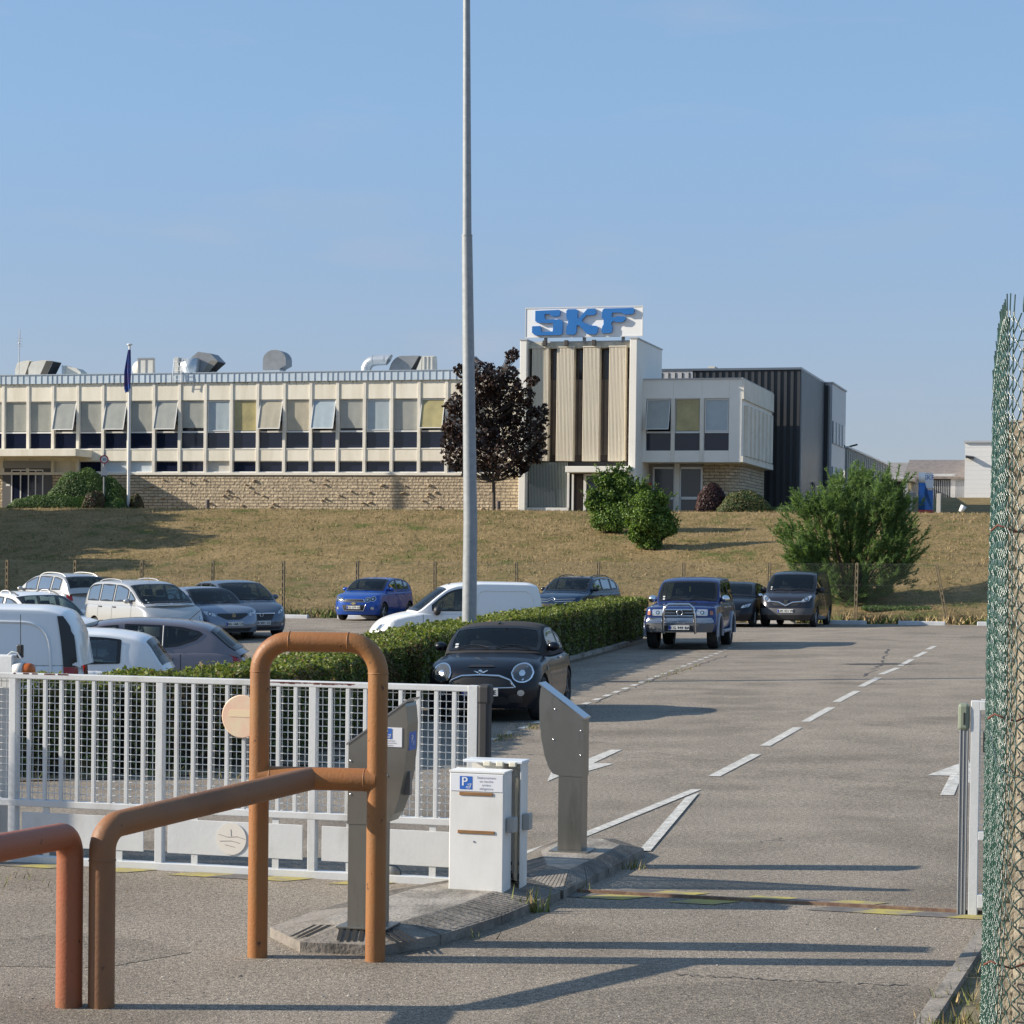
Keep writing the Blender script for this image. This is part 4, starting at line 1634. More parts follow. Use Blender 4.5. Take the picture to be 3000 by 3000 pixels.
# ---------------- sliding gate
gp = G(1318, 2593)
gf = Frame(gp)
gate = thing("sliding_gate", "long white sliding gate of bars and wire mesh with a round faded sign", "gate", gp, -ANG)
s_end = gf.s(1404, 2006)
z_top, z_tb = gf.z(1300, 2006), gf.z(1300, 2024)
z_m1, z_m0 = gf.z(893, 2378), gf.z(893, 2399)
z_b1, z_b0 = gf.z(760, 2541), gf.z(760, 2577)
z_p1, z_p0 = gf.z(890, 2416), gf.z(890, 2518)
post_a, post_b = gf.s(471, 2200), gf.s(916, 2470)
sp_post = post_b - post_a
s_left = post_a - 3.0 * sp_post
mb = MB()
mb.bbox(s_left, s_end, -.035, .035, z_tb, z_top, .006)
mb.bbox(s_left, s_end, -.035, .035, z_m0, z_m1, .006)
mb.bbox(s_left, s_end, -.04, .04, z_b0, z_b1, .006)
mb.bbox(s_end - .075, s_end, -.037, .037, z_b0 - .002, z_top + .002, .005)
for k_ in range(-3, 3):
    s_ = post_a + k_ * sp_post
    if s_left - .01 <= s_ < s_end - .1:
        mb.bbox(s_ - .028, s_ + .028, -.033, .033, z_m1 - .004, z_tb + .004, .004)
        mb.bbox(s_ - .03, s_ + .03, -.033, .033, z_b1 - .004, z_m0 + .004, .004)
mb.build("frame", GATEW, gate)
for k_ in range(-27, 9 + 9):
    if k_ % 9 == 0:
        continue
    s_ = post_a + k_ * sp_post / 9
    if s_left < s_ < s_end - .09:
        b_ = MB().bbox(s_ - .014, s_ + .014, -.03, -.002, z_m1 - .004, z_tb + .004, .003)
        b_.build("bar", GATEW, gate)
mb = MB()
WIRE = mat("pale wire", (0.72, 0.73, 0.72), 0.5)
dz = .052
z_ = z_m1
while z_ < z_tb:
    mb.tube([(s_left, .012, z_), (s_end - .07, .012, z_)], .0032, 4, caps=False)
    z_ += dz
s_ = s_end - .07
while s_ > s_left:
    mb.tube([(s_, .017, z_m1), (s_, .017, z_tb)], .0032, 4, caps=False)
    s_ -= sp_post / 27
mb.build("wire_mesh", WIRE, gate)
zc0 = (z_m0 + z_b1) / 2
for a, b in [(-300, -10), (68, 425), (495, 890), (946, 1352)]:
    sa, sb = gf.s(a, 2470), gf.s(b, 2470)
    mb = MB().bbox(sa, sb, -.028, -.016, z_p0, z_p1, .003)
    for t_ in (.2, .8):
        c_ = sa + (sb - sa) * t_
        mb.box(c_ - .025, c_ + .025, -.022, -.012, z_p1 - .003, z_m0 + .01)
        mb.box(c_ - .025, c_ + .025, -.022, -.012, z_b1 - .01, z_p0 + .003)
    mb.build("board", GATEW, gate)
# rust where the rail's paint has flaked off
mb = MB()
for _ in range(46):
    c_ = gf.s(random.uniform(800, 1025), 2010)
    w_ = random.uniform(.01, .05)
    mb.box(c_, c_ + w_, -.0365, -.03, z_top - .012 - random.uniform(0, .012), z_top - .010)
mb.box(gf.s(790, 2010), gf.s(1010, 2010), -.0362, -.03, z_top - .017, z_top - .012)
for _ in range(14):
    c_ = gf.s(random.uniform(30, 200), 2010)
    mb.box(c_, c_ + random.uniform(.01, .05), -.0365, -.03, z_top - .008, z_top + .0015)
mb.build("rust_streak", DARKR, gate)
# rubber edge and wheel
mb = MB().bbox(s_end + .004, s_end + .085, -.05, .05, .05, z_top - .015, .02)
mb.bbox(s_end + .003, s_end + .095, -.056, .056, z_top - .13, z_top + .012, .02)
mb.build("rubber_edge", mat("dark rubber", (0.03, 0.03, 0.032), .6), gate)
mb = MB()
M_ = Matrix.Translation((gf.s(1150, 2600), 0, .06)) @ Matrix.Rotation(PI / 2, 4, 'X')
mb.lathe([(0, -.02), (.055, -.02), (.062, -.012), (.052, 0), (.062, .012), (.055, .02), (0, .02)], 18, M=M_)
mb.build("wheel", STEEL, gate)


def disc_sign(name, label, s_, z_, r_, band):
    o = thing(name, label, "sign", gf.p + gf.u * s_ - gf.v * .045 + Vector((0, 0, z_)), -ANG)
    M_ = Matrix.Rotation(PI / 2, 4, 'X')
    mb = MB().lathe([(0, .004), (r_ - .006, .004), (r_, 0), (r_ - .004, -.004), (0, -.004)], 40, M=M_, smooth=False)
    mb.build("disc", mat("faded red sign", (0.72, 0.47, 0.34), .5, c2=(0.68, 0.58, 0.40), vscale=6), o)
    if band:
        MB().box(-r_ * .62, r_ * .8, -.0065, -.003, -r_ * .02, r_ * .30).build("bar", mat("faded yellow sign", (0.73, 0.57, 0.37), .5), o)
    return o


disc_sign("no_entry_sign", "round sun-faded no-entry sign on the gate beside the tall orange arch", gf.s(716, 2098), gf.z(716, 2098), .158, True)
fs = thing("pale_disc", "round pale disc with thin dark lines on a lower gate board", "sign", gf.p + gf.u * gf.s(683, 2456) - gf.v * .033 + Vector((0, 0, gf.z(683, 2456))), -ANG)
MB().lathe([(0, .002), (.117, .002), (.117, -.002), (0, -.002)], 36, M=Matrix.Rotation(PI / 2, 4, 'X'), smooth=False).build("disc", mat("pale disc", (0.66, 0.62, 0.56), .6), fs)  # thin pale disc, close in tone to the board
mb = MB()
for pts in [[(-.1, .03), (-.03, .012), (.05, .018), (.11, 0)], [(-.09, -.02), (.0, -.015), (.07, -.03)], [(0, .02), (-.004, .07)], [(-.05, -.045), (.03, -.06)]]:
    mb.tube([(x, -.003, z) for x, z in pts], .0012, 4)
mb.build("crack", CRACK, fs)  # thin dark lines drawn across the disc

# ---------------- guide post at the left end of the gate
lp = gf.p + gf.u * (gf.s(-40, 2400)) + gf.v * .16
lp.z = 0
gpst = thing("gate_guide_post", "white square guide post behind the left end of the gate", "post", lp, -ANG)
zt_ = Frame(lp).z(0, 1918)
MB().bbox(-.14, .15, -.05, .09, 0, zt_, .01).build("post", GATEW, gpst)
lmp = thing("warning_lamp", "orange gate warning lamp with a short black aerial", "lamp", lp + U * .15 + Vector((0, 0, zt_ - .11)), -ANG)
MY = Matrix.Rotation(PI / 2, 4, 'Y')
MB().lathe([(0, 0), (.06, 0), (.062, .075), (.05, .08), (0, .08)], 24, M=MY).build("housing", mat("lamp housing grey", (.55, .56, .55), .5), lmp)
MB().lathe([(.052, .08), (.053, .12), (.045, .145), (.02, .153), (0, .155)], 24, M=MY).build("lens", mat("orange lens", (0.42, 0.10, 0.015), .25), lmp)
mb = MB().bbox(.015, .06, -.02, .02, .09, .19, .008)
mb.tube([(.04, 0, .18), (.038, 0, .42)], .003, 5)
mb.build("aerial", BLACK, lmp)
MB().tube([(-.05, -.03, .11), (-.02, -.03, .135), (.03, -.03, .13), (.06, -.03, .09)], .006, 6).build("bracket", GATEW, lmp)

# ---------------- track with its yellow and black warning blocks
mb = MB()
ta, tb_ = gf.p + gf.u * -7.5, gf.p + gf.u * 7.5
n_ = 60
for off, z0, z1, w in [(0, -.02, .022, .03)]:
    p_, q_ = Vector((ta.x, ta.y, 0)) - gf.v * .0, Vector((tb_.x, tb_.y, 0))
    sv = gf.v * w / 2
    mb.prism([p_ - sv + Vector((0, 0, z0)), p_ + sv + Vector((0, 0, z0)), p_ + sv + Vector((0, 0, z1)), p_ - sv + Vector((0, 0, z1))], q_ - p_)
tag(mb.build("gate_rail", mat("rusty rail", (0.17, 0.10, 0.07), .7, c2=(0.30, .2, .12), vscale=20)), "rusty steel rail set in the asphalt across the entrance", "rail")
mb = MB()
RUSTY = MATS["rusty rail"]
for k_ in range(-20, 20):
    for side in (-1, 1):
        s0 = k_ * .62 + (.2 if side > 0 else 0) + .55
        a = gf.p + gf.u * s0 + gf.v * (.045 * side)
        b = a + gf.u * .31
        c = b + gf.v * (.21 * side) + gf.u * (.16 * side)
        d_ = a + gf.v * (.21 * side) + gf.u * (.16 * side)
        q4 = [a, b, c, d_] if side > 0 else [d_, c, b, a]
        if random.random() < .85:
            mb.poly([(p.x, p.y, .0045) for p in q4], 0)
        q5 = [Vector(p) + gf.u * .31 for p in q4]
        if random.random() < .55:
            mb.poly([(p.x, p.y, .0045) for p in q5], 1)
tag(mb.build("track_warning_blocks", [mat("worn yellow block", (0.38, 0.32, 0.08), .85, c2=(0.21, .185, .15), vscale=7), mat("worn dark block", (0.11, 0.10, 0.095), .85, c2=(.19, .17, .15), vscale=7)]), kind="structure")

# ---------------- concrete islands
def island(name, px, label, h=.11, inset=.30, shrink=None, plain=()):
    pts = [G(*p) for p in px]
    for p in pts:
        p.z = 0
    n = len(pts)
    c = sum(pts, Vector()) / n
    top = []
    for i in range(n):
        a, b, d_ = pts[i - 1], pts[i], pts[(i + 1) % n]
        e1, e2 = (b - a).normalized(), (d_ - b).normalized()
        n1, n2 = Vector((-e1.y, e1.x, 0)), Vector((-e2.y, e2.x, 0))
        if n1.dot(c - b) < 0:
            n1, n2 = -n1, -n2
        m_ = (n1 + n2).normalized()
        top.append(b + m_ * inset / max(.6, m_.dot(n1)) + Vector((0, 0, h)))
    if shrink:
        top = [Vector((c.x + (p.x - c.x) * shrink, c.y + (p.y - c.y) * shrink, h)) for p in pts]
    lip = [p + Vector((0, 0, .06)) for p in pts]
    o = thing(name, label, "traffic island", (c.x, c.y, 0))
    mb = MB()
    sh = Vector((c.x, c.y, 0))
    mb.poly([p - sh for p in top])
    mb.build("top_slab", CONC, o)
    mb = MB()
    for i in range(n):
        j = (i + 1) % n
        e = (pts[j] - pts[i]).length
        m_ = max(1, int(e / .5))
        for k_ in range(m_):
            t0, t1 = k_ / m_ + .004, (k_ + 1) / m_ - .004
            q = [lip[i].lerp(lip[j], t0), lip[i].lerp(lip[j], t1), top[i].lerp(top[j], t1), top[i].lerp(top[j], t0)]
            mb.poly([p - sh for p in q])
            b0, b1 = pts[i].lerp(pts[j], t0), pts[i].lerp(pts[j], t1)
            mb.poly([b0 - sh - Vector((0, 0, .03)), b1 - sh - Vector((0, 0, .03)), q[1] - sh, q[0] - sh])
            # ribs cast into the slope
            for g_ in range(0 if i in plain else 9):
                ta_ = t0 + (t1 - t0) * (g_ + .2) / 9
                tb2 = t0 + (t1 - t0) * (g_ + .8) / 9
                lo0, lo1 = lip[i].lerp(lip[j], ta_), lip[i].lerp(lip[j], tb2)
                hi0, hi1 = top[i].lerp(top[j], ta_), top[i].lerp(top[j], tb2)
                up_ = Vector((0, 0, .0025))
                mb.poly([lo0.lerp(hi0, .06) - sh + up_, lo1.lerp(hi1, .06) - sh + up_, lo1.lerp(hi1, .94) - sh + up_, lo0.lerp(hi0, .94) - sh + up_])
    mb.build("kerb_stones", CONCK, o)
    return o, top


island("traffic_island", [(790, 2745), (880, 2790), (1120, 2800), (1290, 2768), (1470, 2710), (1642, 2636), (1560, 2585), (1330, 2600), (1100, 2640), (920, 2695)],
       "ramped concrete island under the left reader post and white cabinet", plain=(0, 1, 2, 9))
island("traffic_island", [(1545, 2612), (1650, 2634), (1782, 2568), (1886, 2508), (1800, 2478), (1640, 2474), (1520, 2535)],
       "ramped concrete island under the right reader post", h=.12, shrink=.62)
SLOT = mat("drain slot", (0.015, 0.015, 0.015), .9)
for (cx_, cy_, lean) in [(920, 2742, .9), (1027, 2753, 0.0), (1158, 2755, -.9)]:
    p = G(cx_, cy_, .06)
    o = thing("drain_grate", {920: "slanting slotted drain left on the island's ramp", 1027: "slotted drain in the middle of the island's ramp", 1158: "slotted drain behind the right leg of the orange arch"}[cx_], "drain", p, 0)
    mb = MB()
    for k_ in range(4):
        x = (k_ - 1.5) * .042
        mb.add([(x - .013 - lean * .07, -.11, .014), (x + .013 - lean * .07, -.11, .014), (x + .013 + lean * .07, .11, .050), (x - .013 + lean * .07, .11, .050)], [(0, 1, 2, 3)])
    mb.build("slots", SLOT, o)


# ---------------- orange pipe barriers
ORANGE = mat("orange barrier paint", (0.30, 0.115, 0.030), 0.55, c2=(0.27, 0.13, 0.042), vscale=1.5, bump=.12, bscale=60)
ORANGE2 = mat("faded red barrier paint", (0.31, 0.09, 0.038), 0.55, c2=(0.26, 0.105, 0.045), vscale=1.2, bump=.12, bscale=60)
ORANGE_SHADE = mat("shaded barrier paint", (0.22, 0.11, 0.055), 0.6, c2=(0.27, 0.115, 0.042), vscale=1.4, bump=.12, bscale=60)  # orange dulled to brown, the rail's shade put into the colour
PR = .0583
for m_ in (ORANGE, ORANGE2, ORANGE_SHADE):
    wear(m_, (.07, .028, .015), 17, .665, .70)
    wear(m_, (.10, .055, .035), 2.2, .52, .75, .55, (1, 1, .5))
    wear(m_, (.035, .02, .015), 60, .72, .75)
wear(GATEW, (.30, .27, .22), 3.5, .56, .78, .5, (1, 1, .35))
wear(GATEW, (.16, .07, .04), 22, .73, .76)
wear(STEEL, (.09, .085, .075), 5, .50, .72, .55, (1.2, 1.2, .25))
wear(CONC, (.10, .09, .075), 2.0, .50, .66, .6)
wear(CONCK, (.09, .082, .07), 2.5, .52, .66, .6)


def bend(a, b, c, r, n=8):
    a, b, c = Vector(a), Vector(b), Vector(c)
    d1, d2 = (a - b).normalized(), (c - b).normalized()
    ang = d1.angle(d2)
    t = r / math.tan(ang / 2)
    p1, p2 = b + d1 * t, b + d2 * t
    cen = b + (d1 + d2).normalized() * (r / math.sin(ang / 2))
    out = []
    v1, v2 = p1 - cen, p2 - cen
    th = v1.angle(v2)
    for i in range(n + 1):
        f = i / n
        out.append(cen + (v1 * math.sin((1 - f) * th) + v2 * math.sin(f * th)) / math.sin(th))
    return out


def seam(mb, p, d, r=PR, mi=0):
    d = Vector(d).normalized()
    mb.tube([p - d * .004, p - d * .002, p + d * .002, p + d * .004], [r, r + .003, r + .003, r], 20, mi, caps=False)


fl, fr = G(754, 2803), G(1099, 2815)
bar = thing("pipe_barrier", "tall orange pipe arch with a crossbar and a long sloping rail", "barrier", ((fl.x + fr.x) / 2, (fl.y + fr.y) / 2, 0))
o0 = Vector(bar.location)
a0, a1 = fl - o0, fr - o0
a0.z = a1.z = -.05
hz = 1.836
tl, tr_ = Vector((a0.x, a0.y, hz)), Vector((a1.x, a1.y, hz))
path = [a0] + [a0.lerp(tl, k_ / 4) for k_ in range(1, 3)] + bend(a0, tl, tr_, .175) + bend(tl, tr_, a1, .175) + [tr_.lerp(a1, .6), a1]
mb = MB().tube(path, PR, 24)
for f_ in ((.0, 1),):
    pass
dx_ = (tr_ - tl).normalized()
seam(mb, tl + dx_ * .175, dx_)
seam(mb, tr_ - dx_ * .175, dx_)
seam(mb, tl - Vector((0, 0, .175)), Vector((0, 0, 1)))
seam(mb, tr_ - Vector((0, 0, .175)), Vector((0, 0, 1)))
mb.build("arch", ORANGE, bar)
zc = 1.045
ca, cb = Vector((a0.x, a0.y, zc)), Vector((a1.x, a1.y, zc))
mb = MB().tube([ca, cb], PR * 1.14, 24)
seam(mb, cb - dx_ * (PR + .012), dx_, PR * 1.12)
seam(mb, ca + dx_ * (PR + .012), dx_, PR * 1.12)
mb.build("crossbar", ORANGE, bar)
nearx = (306 - 1500) / F_PX * 11.2
nb = Vector((nearx, 11.2, 0)) - o0
top_n = Vector((nb.x, nb.y, .925))
jf = ca.lerp(cb, (940 - 780) / (1099 - 754) * 1.0 - .03)
pth = [Vector((nb.x, nb.y, -.05)), Vector((nb.x, nb.y, .5))] + bend(Vector((nb.x, nb.y, 0)), top_n, jf, .13) + [top_n.lerp(jf, .5), jf]
mb = MB().tube(pth, PR * 1.17, 24)
seam(mb, Vector((nb.x, nb.y, .925 - .17)), Vector((0, 0, 1)), PR * 1.18)
mb.build("rail", ORANGE_SHADE, bar)

b2 = Vector(((211 - 1500) / F_PX * 11.2, 11.2, 0))
bar2 = thing("pipe_barrier", "low reddish pipe rail bending down to the ground at the left edge", "barrier", b2)
far_ = Vector((-.80, -3.5, 1.04))
top2 = Vector((0, 0, .885))
pth = [Vector((0, 0, -.05)), Vector((0, 0, .5))] + bend(Vector((0, 0, 0)), top2, far_, .12) + [top2.lerp(far_, .5), far_]
MB().tube(pth, PR * 1.17, 24).build("rail", ORANGE2, bar2)
q0 = far_ + Vector((-.27, 0, 0))
q1 = far_ + Vector((.27, 0, 0))
hz2 = Vector((0, 0, .8))
MB().tube([Vector((q0.x, q0.y, -.05)), Vector((q0.x, q0.y, .5))] + bend((q0.x, q0.y, 0), q0 + hz2, q1 + hz2, .175) + bend(q0 + hz2, q1 + hz2, (q1.x, q1.y, 0), .175) + [Vector((q1.x, q1.y, .5)), Vector((q1.x, q1.y, -.05))], PR, 20).build("arch", ORANGE2, bar2)
MB().tube([q0, q1], PR, 20).build("crossbar", ORANGE2, bar2)


# ---------------- stainless reader posts
def parking_plate(parent, M, w, h, lines=3, solid_blue=False):
    """white plate: blue P square with a small car and words"""
    pl = MB().bbox(-w / 2, w / 2, -.004, 0, -h / 2, h / 2, .0015, M=M).build("sign_plate", SIGNB if solid_blue else SIGNW, parent)
    return pl


def p_square(mb_b, mb_w, cx, cz, s_, M):
    """blue square (material 0 of mb_b), white P and car strokes in mb_w"""
    mb_b.add([M @ Vector(p) for p in [(cx - s_ / 2, -.0052, cz - s_ / 2), (cx + s_ / 2, -.0052, cz - s_ / 2), (cx + s_ / 2, -.0052, cz + s_ / 2), (cx - s_ / 2, -.0052, cz + s_ / 2)]], [(0, 1, 2, 3)])
    vs_, fs_ = text_mb("P", s_ * .95)
    mb_w.add([M @ Vector((p[0] + cx - s_ * .14, -.0062, p[2] + cz - s_ * .22)) for p in vs_], fs_)
    vs_, fs_ = text_mb("P", s_ * .95)
    mb_w.add([M @ Vector((p[0] + cx - s_ * .10, -.0064, p[2] + cz - s_ * .22)) for p in vs_], fs_)
    for a, b in [((.0, -.30), (.36, -.22)), ((.12, -.12), (.42, -.06)), ((.42, -.06), (.30, -.40)), ((.0, -.38), (.30, -.40))]:
        p, q = Vector((cx + a[0] * s_, -.0062, cz + a[1] * s_)), Vector((cx + b[0] * s_, -.0062, cz + b[1] * s_))
        d_ = (q - p).normalized()
        n_ = Vector((-d_.z, 0, d_.x)) * s_ * .02
        mb_w.add([M @ x for x in (p - n_, q - n_, q + n_, p + n_)], [(0, 1, 2, 3)])


def reader(base_px, label, mirror, zbase, sc=1.0, sign=False):
    p = G(*base_px, zbase)
    o = thing("reader_post", label, "reader post", p, -ANG)
    m_ = -1 if mirror else 1
    # outline of the head seen from the road, x towards the sloping back
    head = [(-.245, 1.335), (-.238, 1.352), (.115, 1.10), (.118, .62), (-.08, .625), (-.135, .64), (-.17, .69), (-.205, .785), (-.235, .93), (-.252, 1.09), (-.255, 1.23)]
    head = [(x * sc, z * sc) for x, z in head]
    dep = .20
    pts = [(x * m_, -dep / 2, z) for x, z in head]
    if not mirror:
        pts = pts[::-1]
    MB().prism(pts, (0, dep, 0)).build("head", STEEL, o)
    # lid
    a, b = (-.262 * sc, 1.372 * sc), (.128 * sc, 1.092 * sc)
    t_ = .012
    lid = [(a[0] * m_, -dep / 2 - .004, a[1]), (b[0] * m_, -dep / 2 - .004, b[1]), (b[0] * m_, -dep / 2 - .004, b[1] + t_), (a[0] * m_, -dep / 2 - .004, a[1] + t_)]
    MB().prism(lid, (0, dep + .008, 0)).build("lid", mat("polished steel lid", (.42, .44, .47), .18, metal=.9), o)
    x0, x1 = sorted((-.085 * sc * m_, .112 * sc * m_))
    mb = MB().box(x0, x1, -dep / 2 + .004, dep / 2 - .004, 0, .63 * sc)
    mb.build("post", STEEL, o)
    xx = x0 - .0 if mirror else x0
    MB().bbox(x0 - .06, x1 + .06, -.14, .14, -.002, .010, .002).build("base_plate", STEEL, o)
    mb = MB()
    for (bx, bz) in [(-.12, 1.17), (-.13, .92), (.1, 1.0), (.1, .80)]:
        mb.lathe([(0, .004), (.006, .003), (.007, 0)], 8, M=Matrix.Translation((bx * sc * m_, -dep / 2 - .001, bz * sc)) @ Matrix.Rotation(PI / 2, 4, 'X'))
    mb.build("rivets", mat("bright rivet", (.8, .8, .8), .25, metal=.9), o)
    return o


r1 = reader((1672, 2491), "grey steel reader post with its slanted head falling to the right", False, .12, .92)
r2 = reader((1085, 2712), "grey steel reader post with a blue parking sticker behind the orange arch", True, .11, 1.0)
# stickers on the left reader
M_ = Matrix.Translation((.148, -.1015, 1.15))
pl = MB().bbox(-.075, .075, -.003, 0, -.058, .058, .001, M=M_).build("sticker", SIGNW, r2)
mbb, mbw, mbi = MB(), MB(), MB()
p_square(mbb, mbw, -.02, .022, .062, M_)
mbb.build("parking_symbol", SIGNB, pl)
mbw.build("parking_letter", SIGNW, pl)
for i, tx in enumerate(["Stationnement", "en marche arrière", "obligatoire"]):
    vs_, fs_ = text_mb(tx, .0145)
    mbi.add([M_ @ Vector((p[0] - .012, -.0045, p[2] - .025 - i * .0135)) for p in vs_], fs_)
mbi.build("lettering", INK, pl)
# blue sticker on the narrow side facing right, card slot
M_ = Matrix.Translation((.250, .0, 1.10)) @ Matrix.Rotation(PI / 2, 4, 'Z')
pl = MB().bbox(-.06, .07, -.004, .01, -.03, .08, .001, M=M_).build("sticker", SIGNB, r2)
mbw = MB()
p_square(MB(), mbw, .0, .03, .07, M_)
mbw.build("parking_letter", SIGNW, pl)
MB().box(.20, .248, -.02, .02, .80, .94).build("card_slot", mat("slot grey", (.25, .25, .25), .4, metal=.7), r2)

# ---------------- gate motor cabinets
cp = G(1395, 2612, .10)
cab = thing("gate_cabinet", "white steel gate cabinet with a blue parking sign and two brown strips", "cabinet", cp, -ANG)
cf = Frame(cp)
xa, xb = cf.s(1316, 2400), cf.s(1475, 2400)
zt_ = cf.z(1395, 2264)
MB().bbox(xa, xb, 0, .20, -.01, zt_, .006).build("housing", mat("cabinet white", (0.74, 0.74, 0.72), .45, c2=(.64, .63, .60), vscale=3, stretch=(1, 1, .4)), cab)
MB().box(xa - .004, xb + .004, -.004, .205, zt_, zt_ + .012).build("lid", WHITE, cab)
M_ = Matrix.Translation(((xa + xb) / 2, 0.0, cf.z(1395, 2294)))
sw = (xb - xa) - .015
pl = MB().box(-sw / 2, sw / 2, -.004, .0, -.055, .058, M=M_).build("sign_plate", SIGNW, cab)
mbb, mbw, mbi = MB(), MB(), MB()
p_square(mbb, mbw, -sw * .20, .0, .088, M_)
mbb.build("parking_symbol", SIGNB, pl)
mbw.build("parking_letter", SIGNW, pl)
for i, tx in enumerate(["Stationnement", "en marche", "arrière", "obligatoire"]):
    vs_, fs_ = text_mb(tx, .022)
    mbi.add([M_ @ Vector((p[0] + sw * .19, -.0055, p[2] + .030 - i * .0245)) for p in vs_], fs_)
mbi.build("lettering", INK, pl)
WOOD = mat("brown strip", (0.25, 0.13, 0.05), .7, var=.3, vscale=8, stretch=(1, 1, 8))
for (yy, xl, xr) in [(2326, 1346, 1444), (2438, 1341, 1449)]:
    z0 = cf.z(1395, yy)
    MB().bbox(cf.s(xl, yy), cf.s(xr, yy), -.006, .0, z0 - .011, z0 + .011, .002).build("wood_strip", WOOD, cab)
bx_ = xb + .004
mb = MB().bbox(bx_, bx_ + .055, .05, .15, zt_ - .40, zt_ - .30, .006)
mb.build("photocell", mat("photocell grey", (.36, .36, .34), .5), cab)
MB().lathe([(0, .003), (.006, .003), (.006, 0)], 8, M=Matrix.Translation((-.02, -.001, zt_ * .42)) @ Matrix.Rotation(PI / 2, 4, 'X')).build("screw", INK, cab)

cp2 = cp + U * (xb - .05) + V * .42
wear(MATS["cabinet white"], (.40, .37, .30), 4, .56, .75, .5, (1, 1, .4))
cab2 = thing("gate_stop_post", "white open steel stop post behind the gate cabinet", "post", (cp2.x, cp2.y, .0), -ANG)
GW2 = MATS["cabinet white"]
h2 = zt_ + .145
mb = MB()
mb.box(-.30, .10, .0, .006, 0, h2)
mb.box(.094, .10, -.17, .0, 0, h2)
mb.box(-.04, -.032, -.17, .0, 0, h2)
mb.build("channel", GW2, cab2)
MB().bbox(-.31, .11, -.18, .012, h2, h2 + .02, .004).build("lid", mat("pale lid", (.66, .70, .74), .35), cab2)
mb = MB()
for k_ in range(3):
    mb.bbox(-.16 + k_ * .09, -.11 + k_ * .09, -.2, -.17, h2 - .02, h2 + .012, .006)
mb.build("bracket", mat("bracket cream", (.62, .58, .47), .5), cab2)
MB().tube([(.05, -.09, .14), (.05, -.09, h2 - .3), (.05, -.09, h2 - .1)], .014, 8).build("rod", mat("bracket cream", (.62, .58, .47), .5), cab2)
MB().bbox(.103, .15, -.13, -.04, h2 * .52, h2 * .52 + .11, .006).build("photocell", MATS["photocell grey"], cab2)
mb = MB()
for _ in range(70):
    x, z = random.uniform(-.03, .08), abs(random.gauss(0, .09))
    r_ = random.uniform(.006, .02)
    mb.box(x, x + r_, -.003 - random.random() * .001, -.001, z, z + r_ * 1.6)
mb.build("mould", mat("black mould", (.05, .048, .04), .9), cab2)

# ---------------- far leaf / catch post on the right
rp = G(2828, 2679)
rf = Frame(rp)
leaf = thing("gate_catch_post", "white gate leaf end and grey column beside the green chain-link fence", "gate", rp, -ANG)
zt_ = rf.z(2850, 2052)
sa, sb = rf.s(2840, 2400), rf.s(2868, 2400)
mb = MB().bbox(sa, sb, -.03, .03, .0, zt_, .005)
mb.bbox(sb + 2.6, sb + 2.66, -.032, .032, .0, zt_, .005)
mb.bbox(sb - .003, sb + 2.6, -.03, .03, zt_ - .065, zt_, .005)
mb.bbox(sb - .003, sb + 2.6, -.03, .03, .05, .14, .005)
mb.bbox(sb - .003, sb + 2.6, -.03, .03, .50, .56, .005)
mb.build("frame", GATEW, leaf)
mb = MB()
for k_ in range(20):
    b_ = MB()
    s_ = sb + .115 + k_ * .115
    b_.bbox(s_ - .014, s_ + .014, -.03, -.002, .55, zt_ - .06, .003)
    b_.build("bar", GATEW, leaf)
for k_ in range(60):
    mb.tube([(sb + .038 * k_, .015, .55), (sb + .038 * k_, .015, zt_ - .06)], .0024, 4, caps=False)
for k_ in range(18):
    mb.tube([(sb, .011, .55 + k_ * .052), (sb + 2.6, .011, .55 + k_ * .052)], .0024, 4, caps=False)
mb.build("wire_mesh", WIRE, leaf)
sa2, sb2 = rf.s(2808, 2400), rf.s(2834, 2400)
mb = MB()
n_ = 5
w_ = (sb2 - sa2) / n_
for k_ in range(n_):
    mb.bbox(sa2 + k_ * w_ + .001, sa2 + (k_ + 1) * w_ - .001, -.035 + (.006 if k_ % 2 else 0), .035, .0, zt_ - .03, .003)
mb.build("column", mat("grey aluminium", (.40, .41, .42), .4, metal=.5), leaf)
MB().bbox(sa2 - .012, sb2 + .004, -.045, .045, zt_ - .20, zt_ - .02, .02).build("cap", mat("grey green cap", (.20, .23, .17), .5), leaf)
MB().box((sa2 + sb2) / 2 - .004, (sa2 + sb2) / 2 + .006, -.048, -.044, zt_ - .16, zt_ - .08).build("cap_mark", BLACK, leaf)
MB().bbox(sb + .02, sb + .06, -.045, -.03, zt_ - .34, zt_ - .2, .004).build("latch", BLACK, leaf)

# ---------------- chain-link fence on the right
GREENW = mat("green coated wire", (0.014, 0.052, 0.040), 0.27, spec=.8, var=.35, vscale=30)


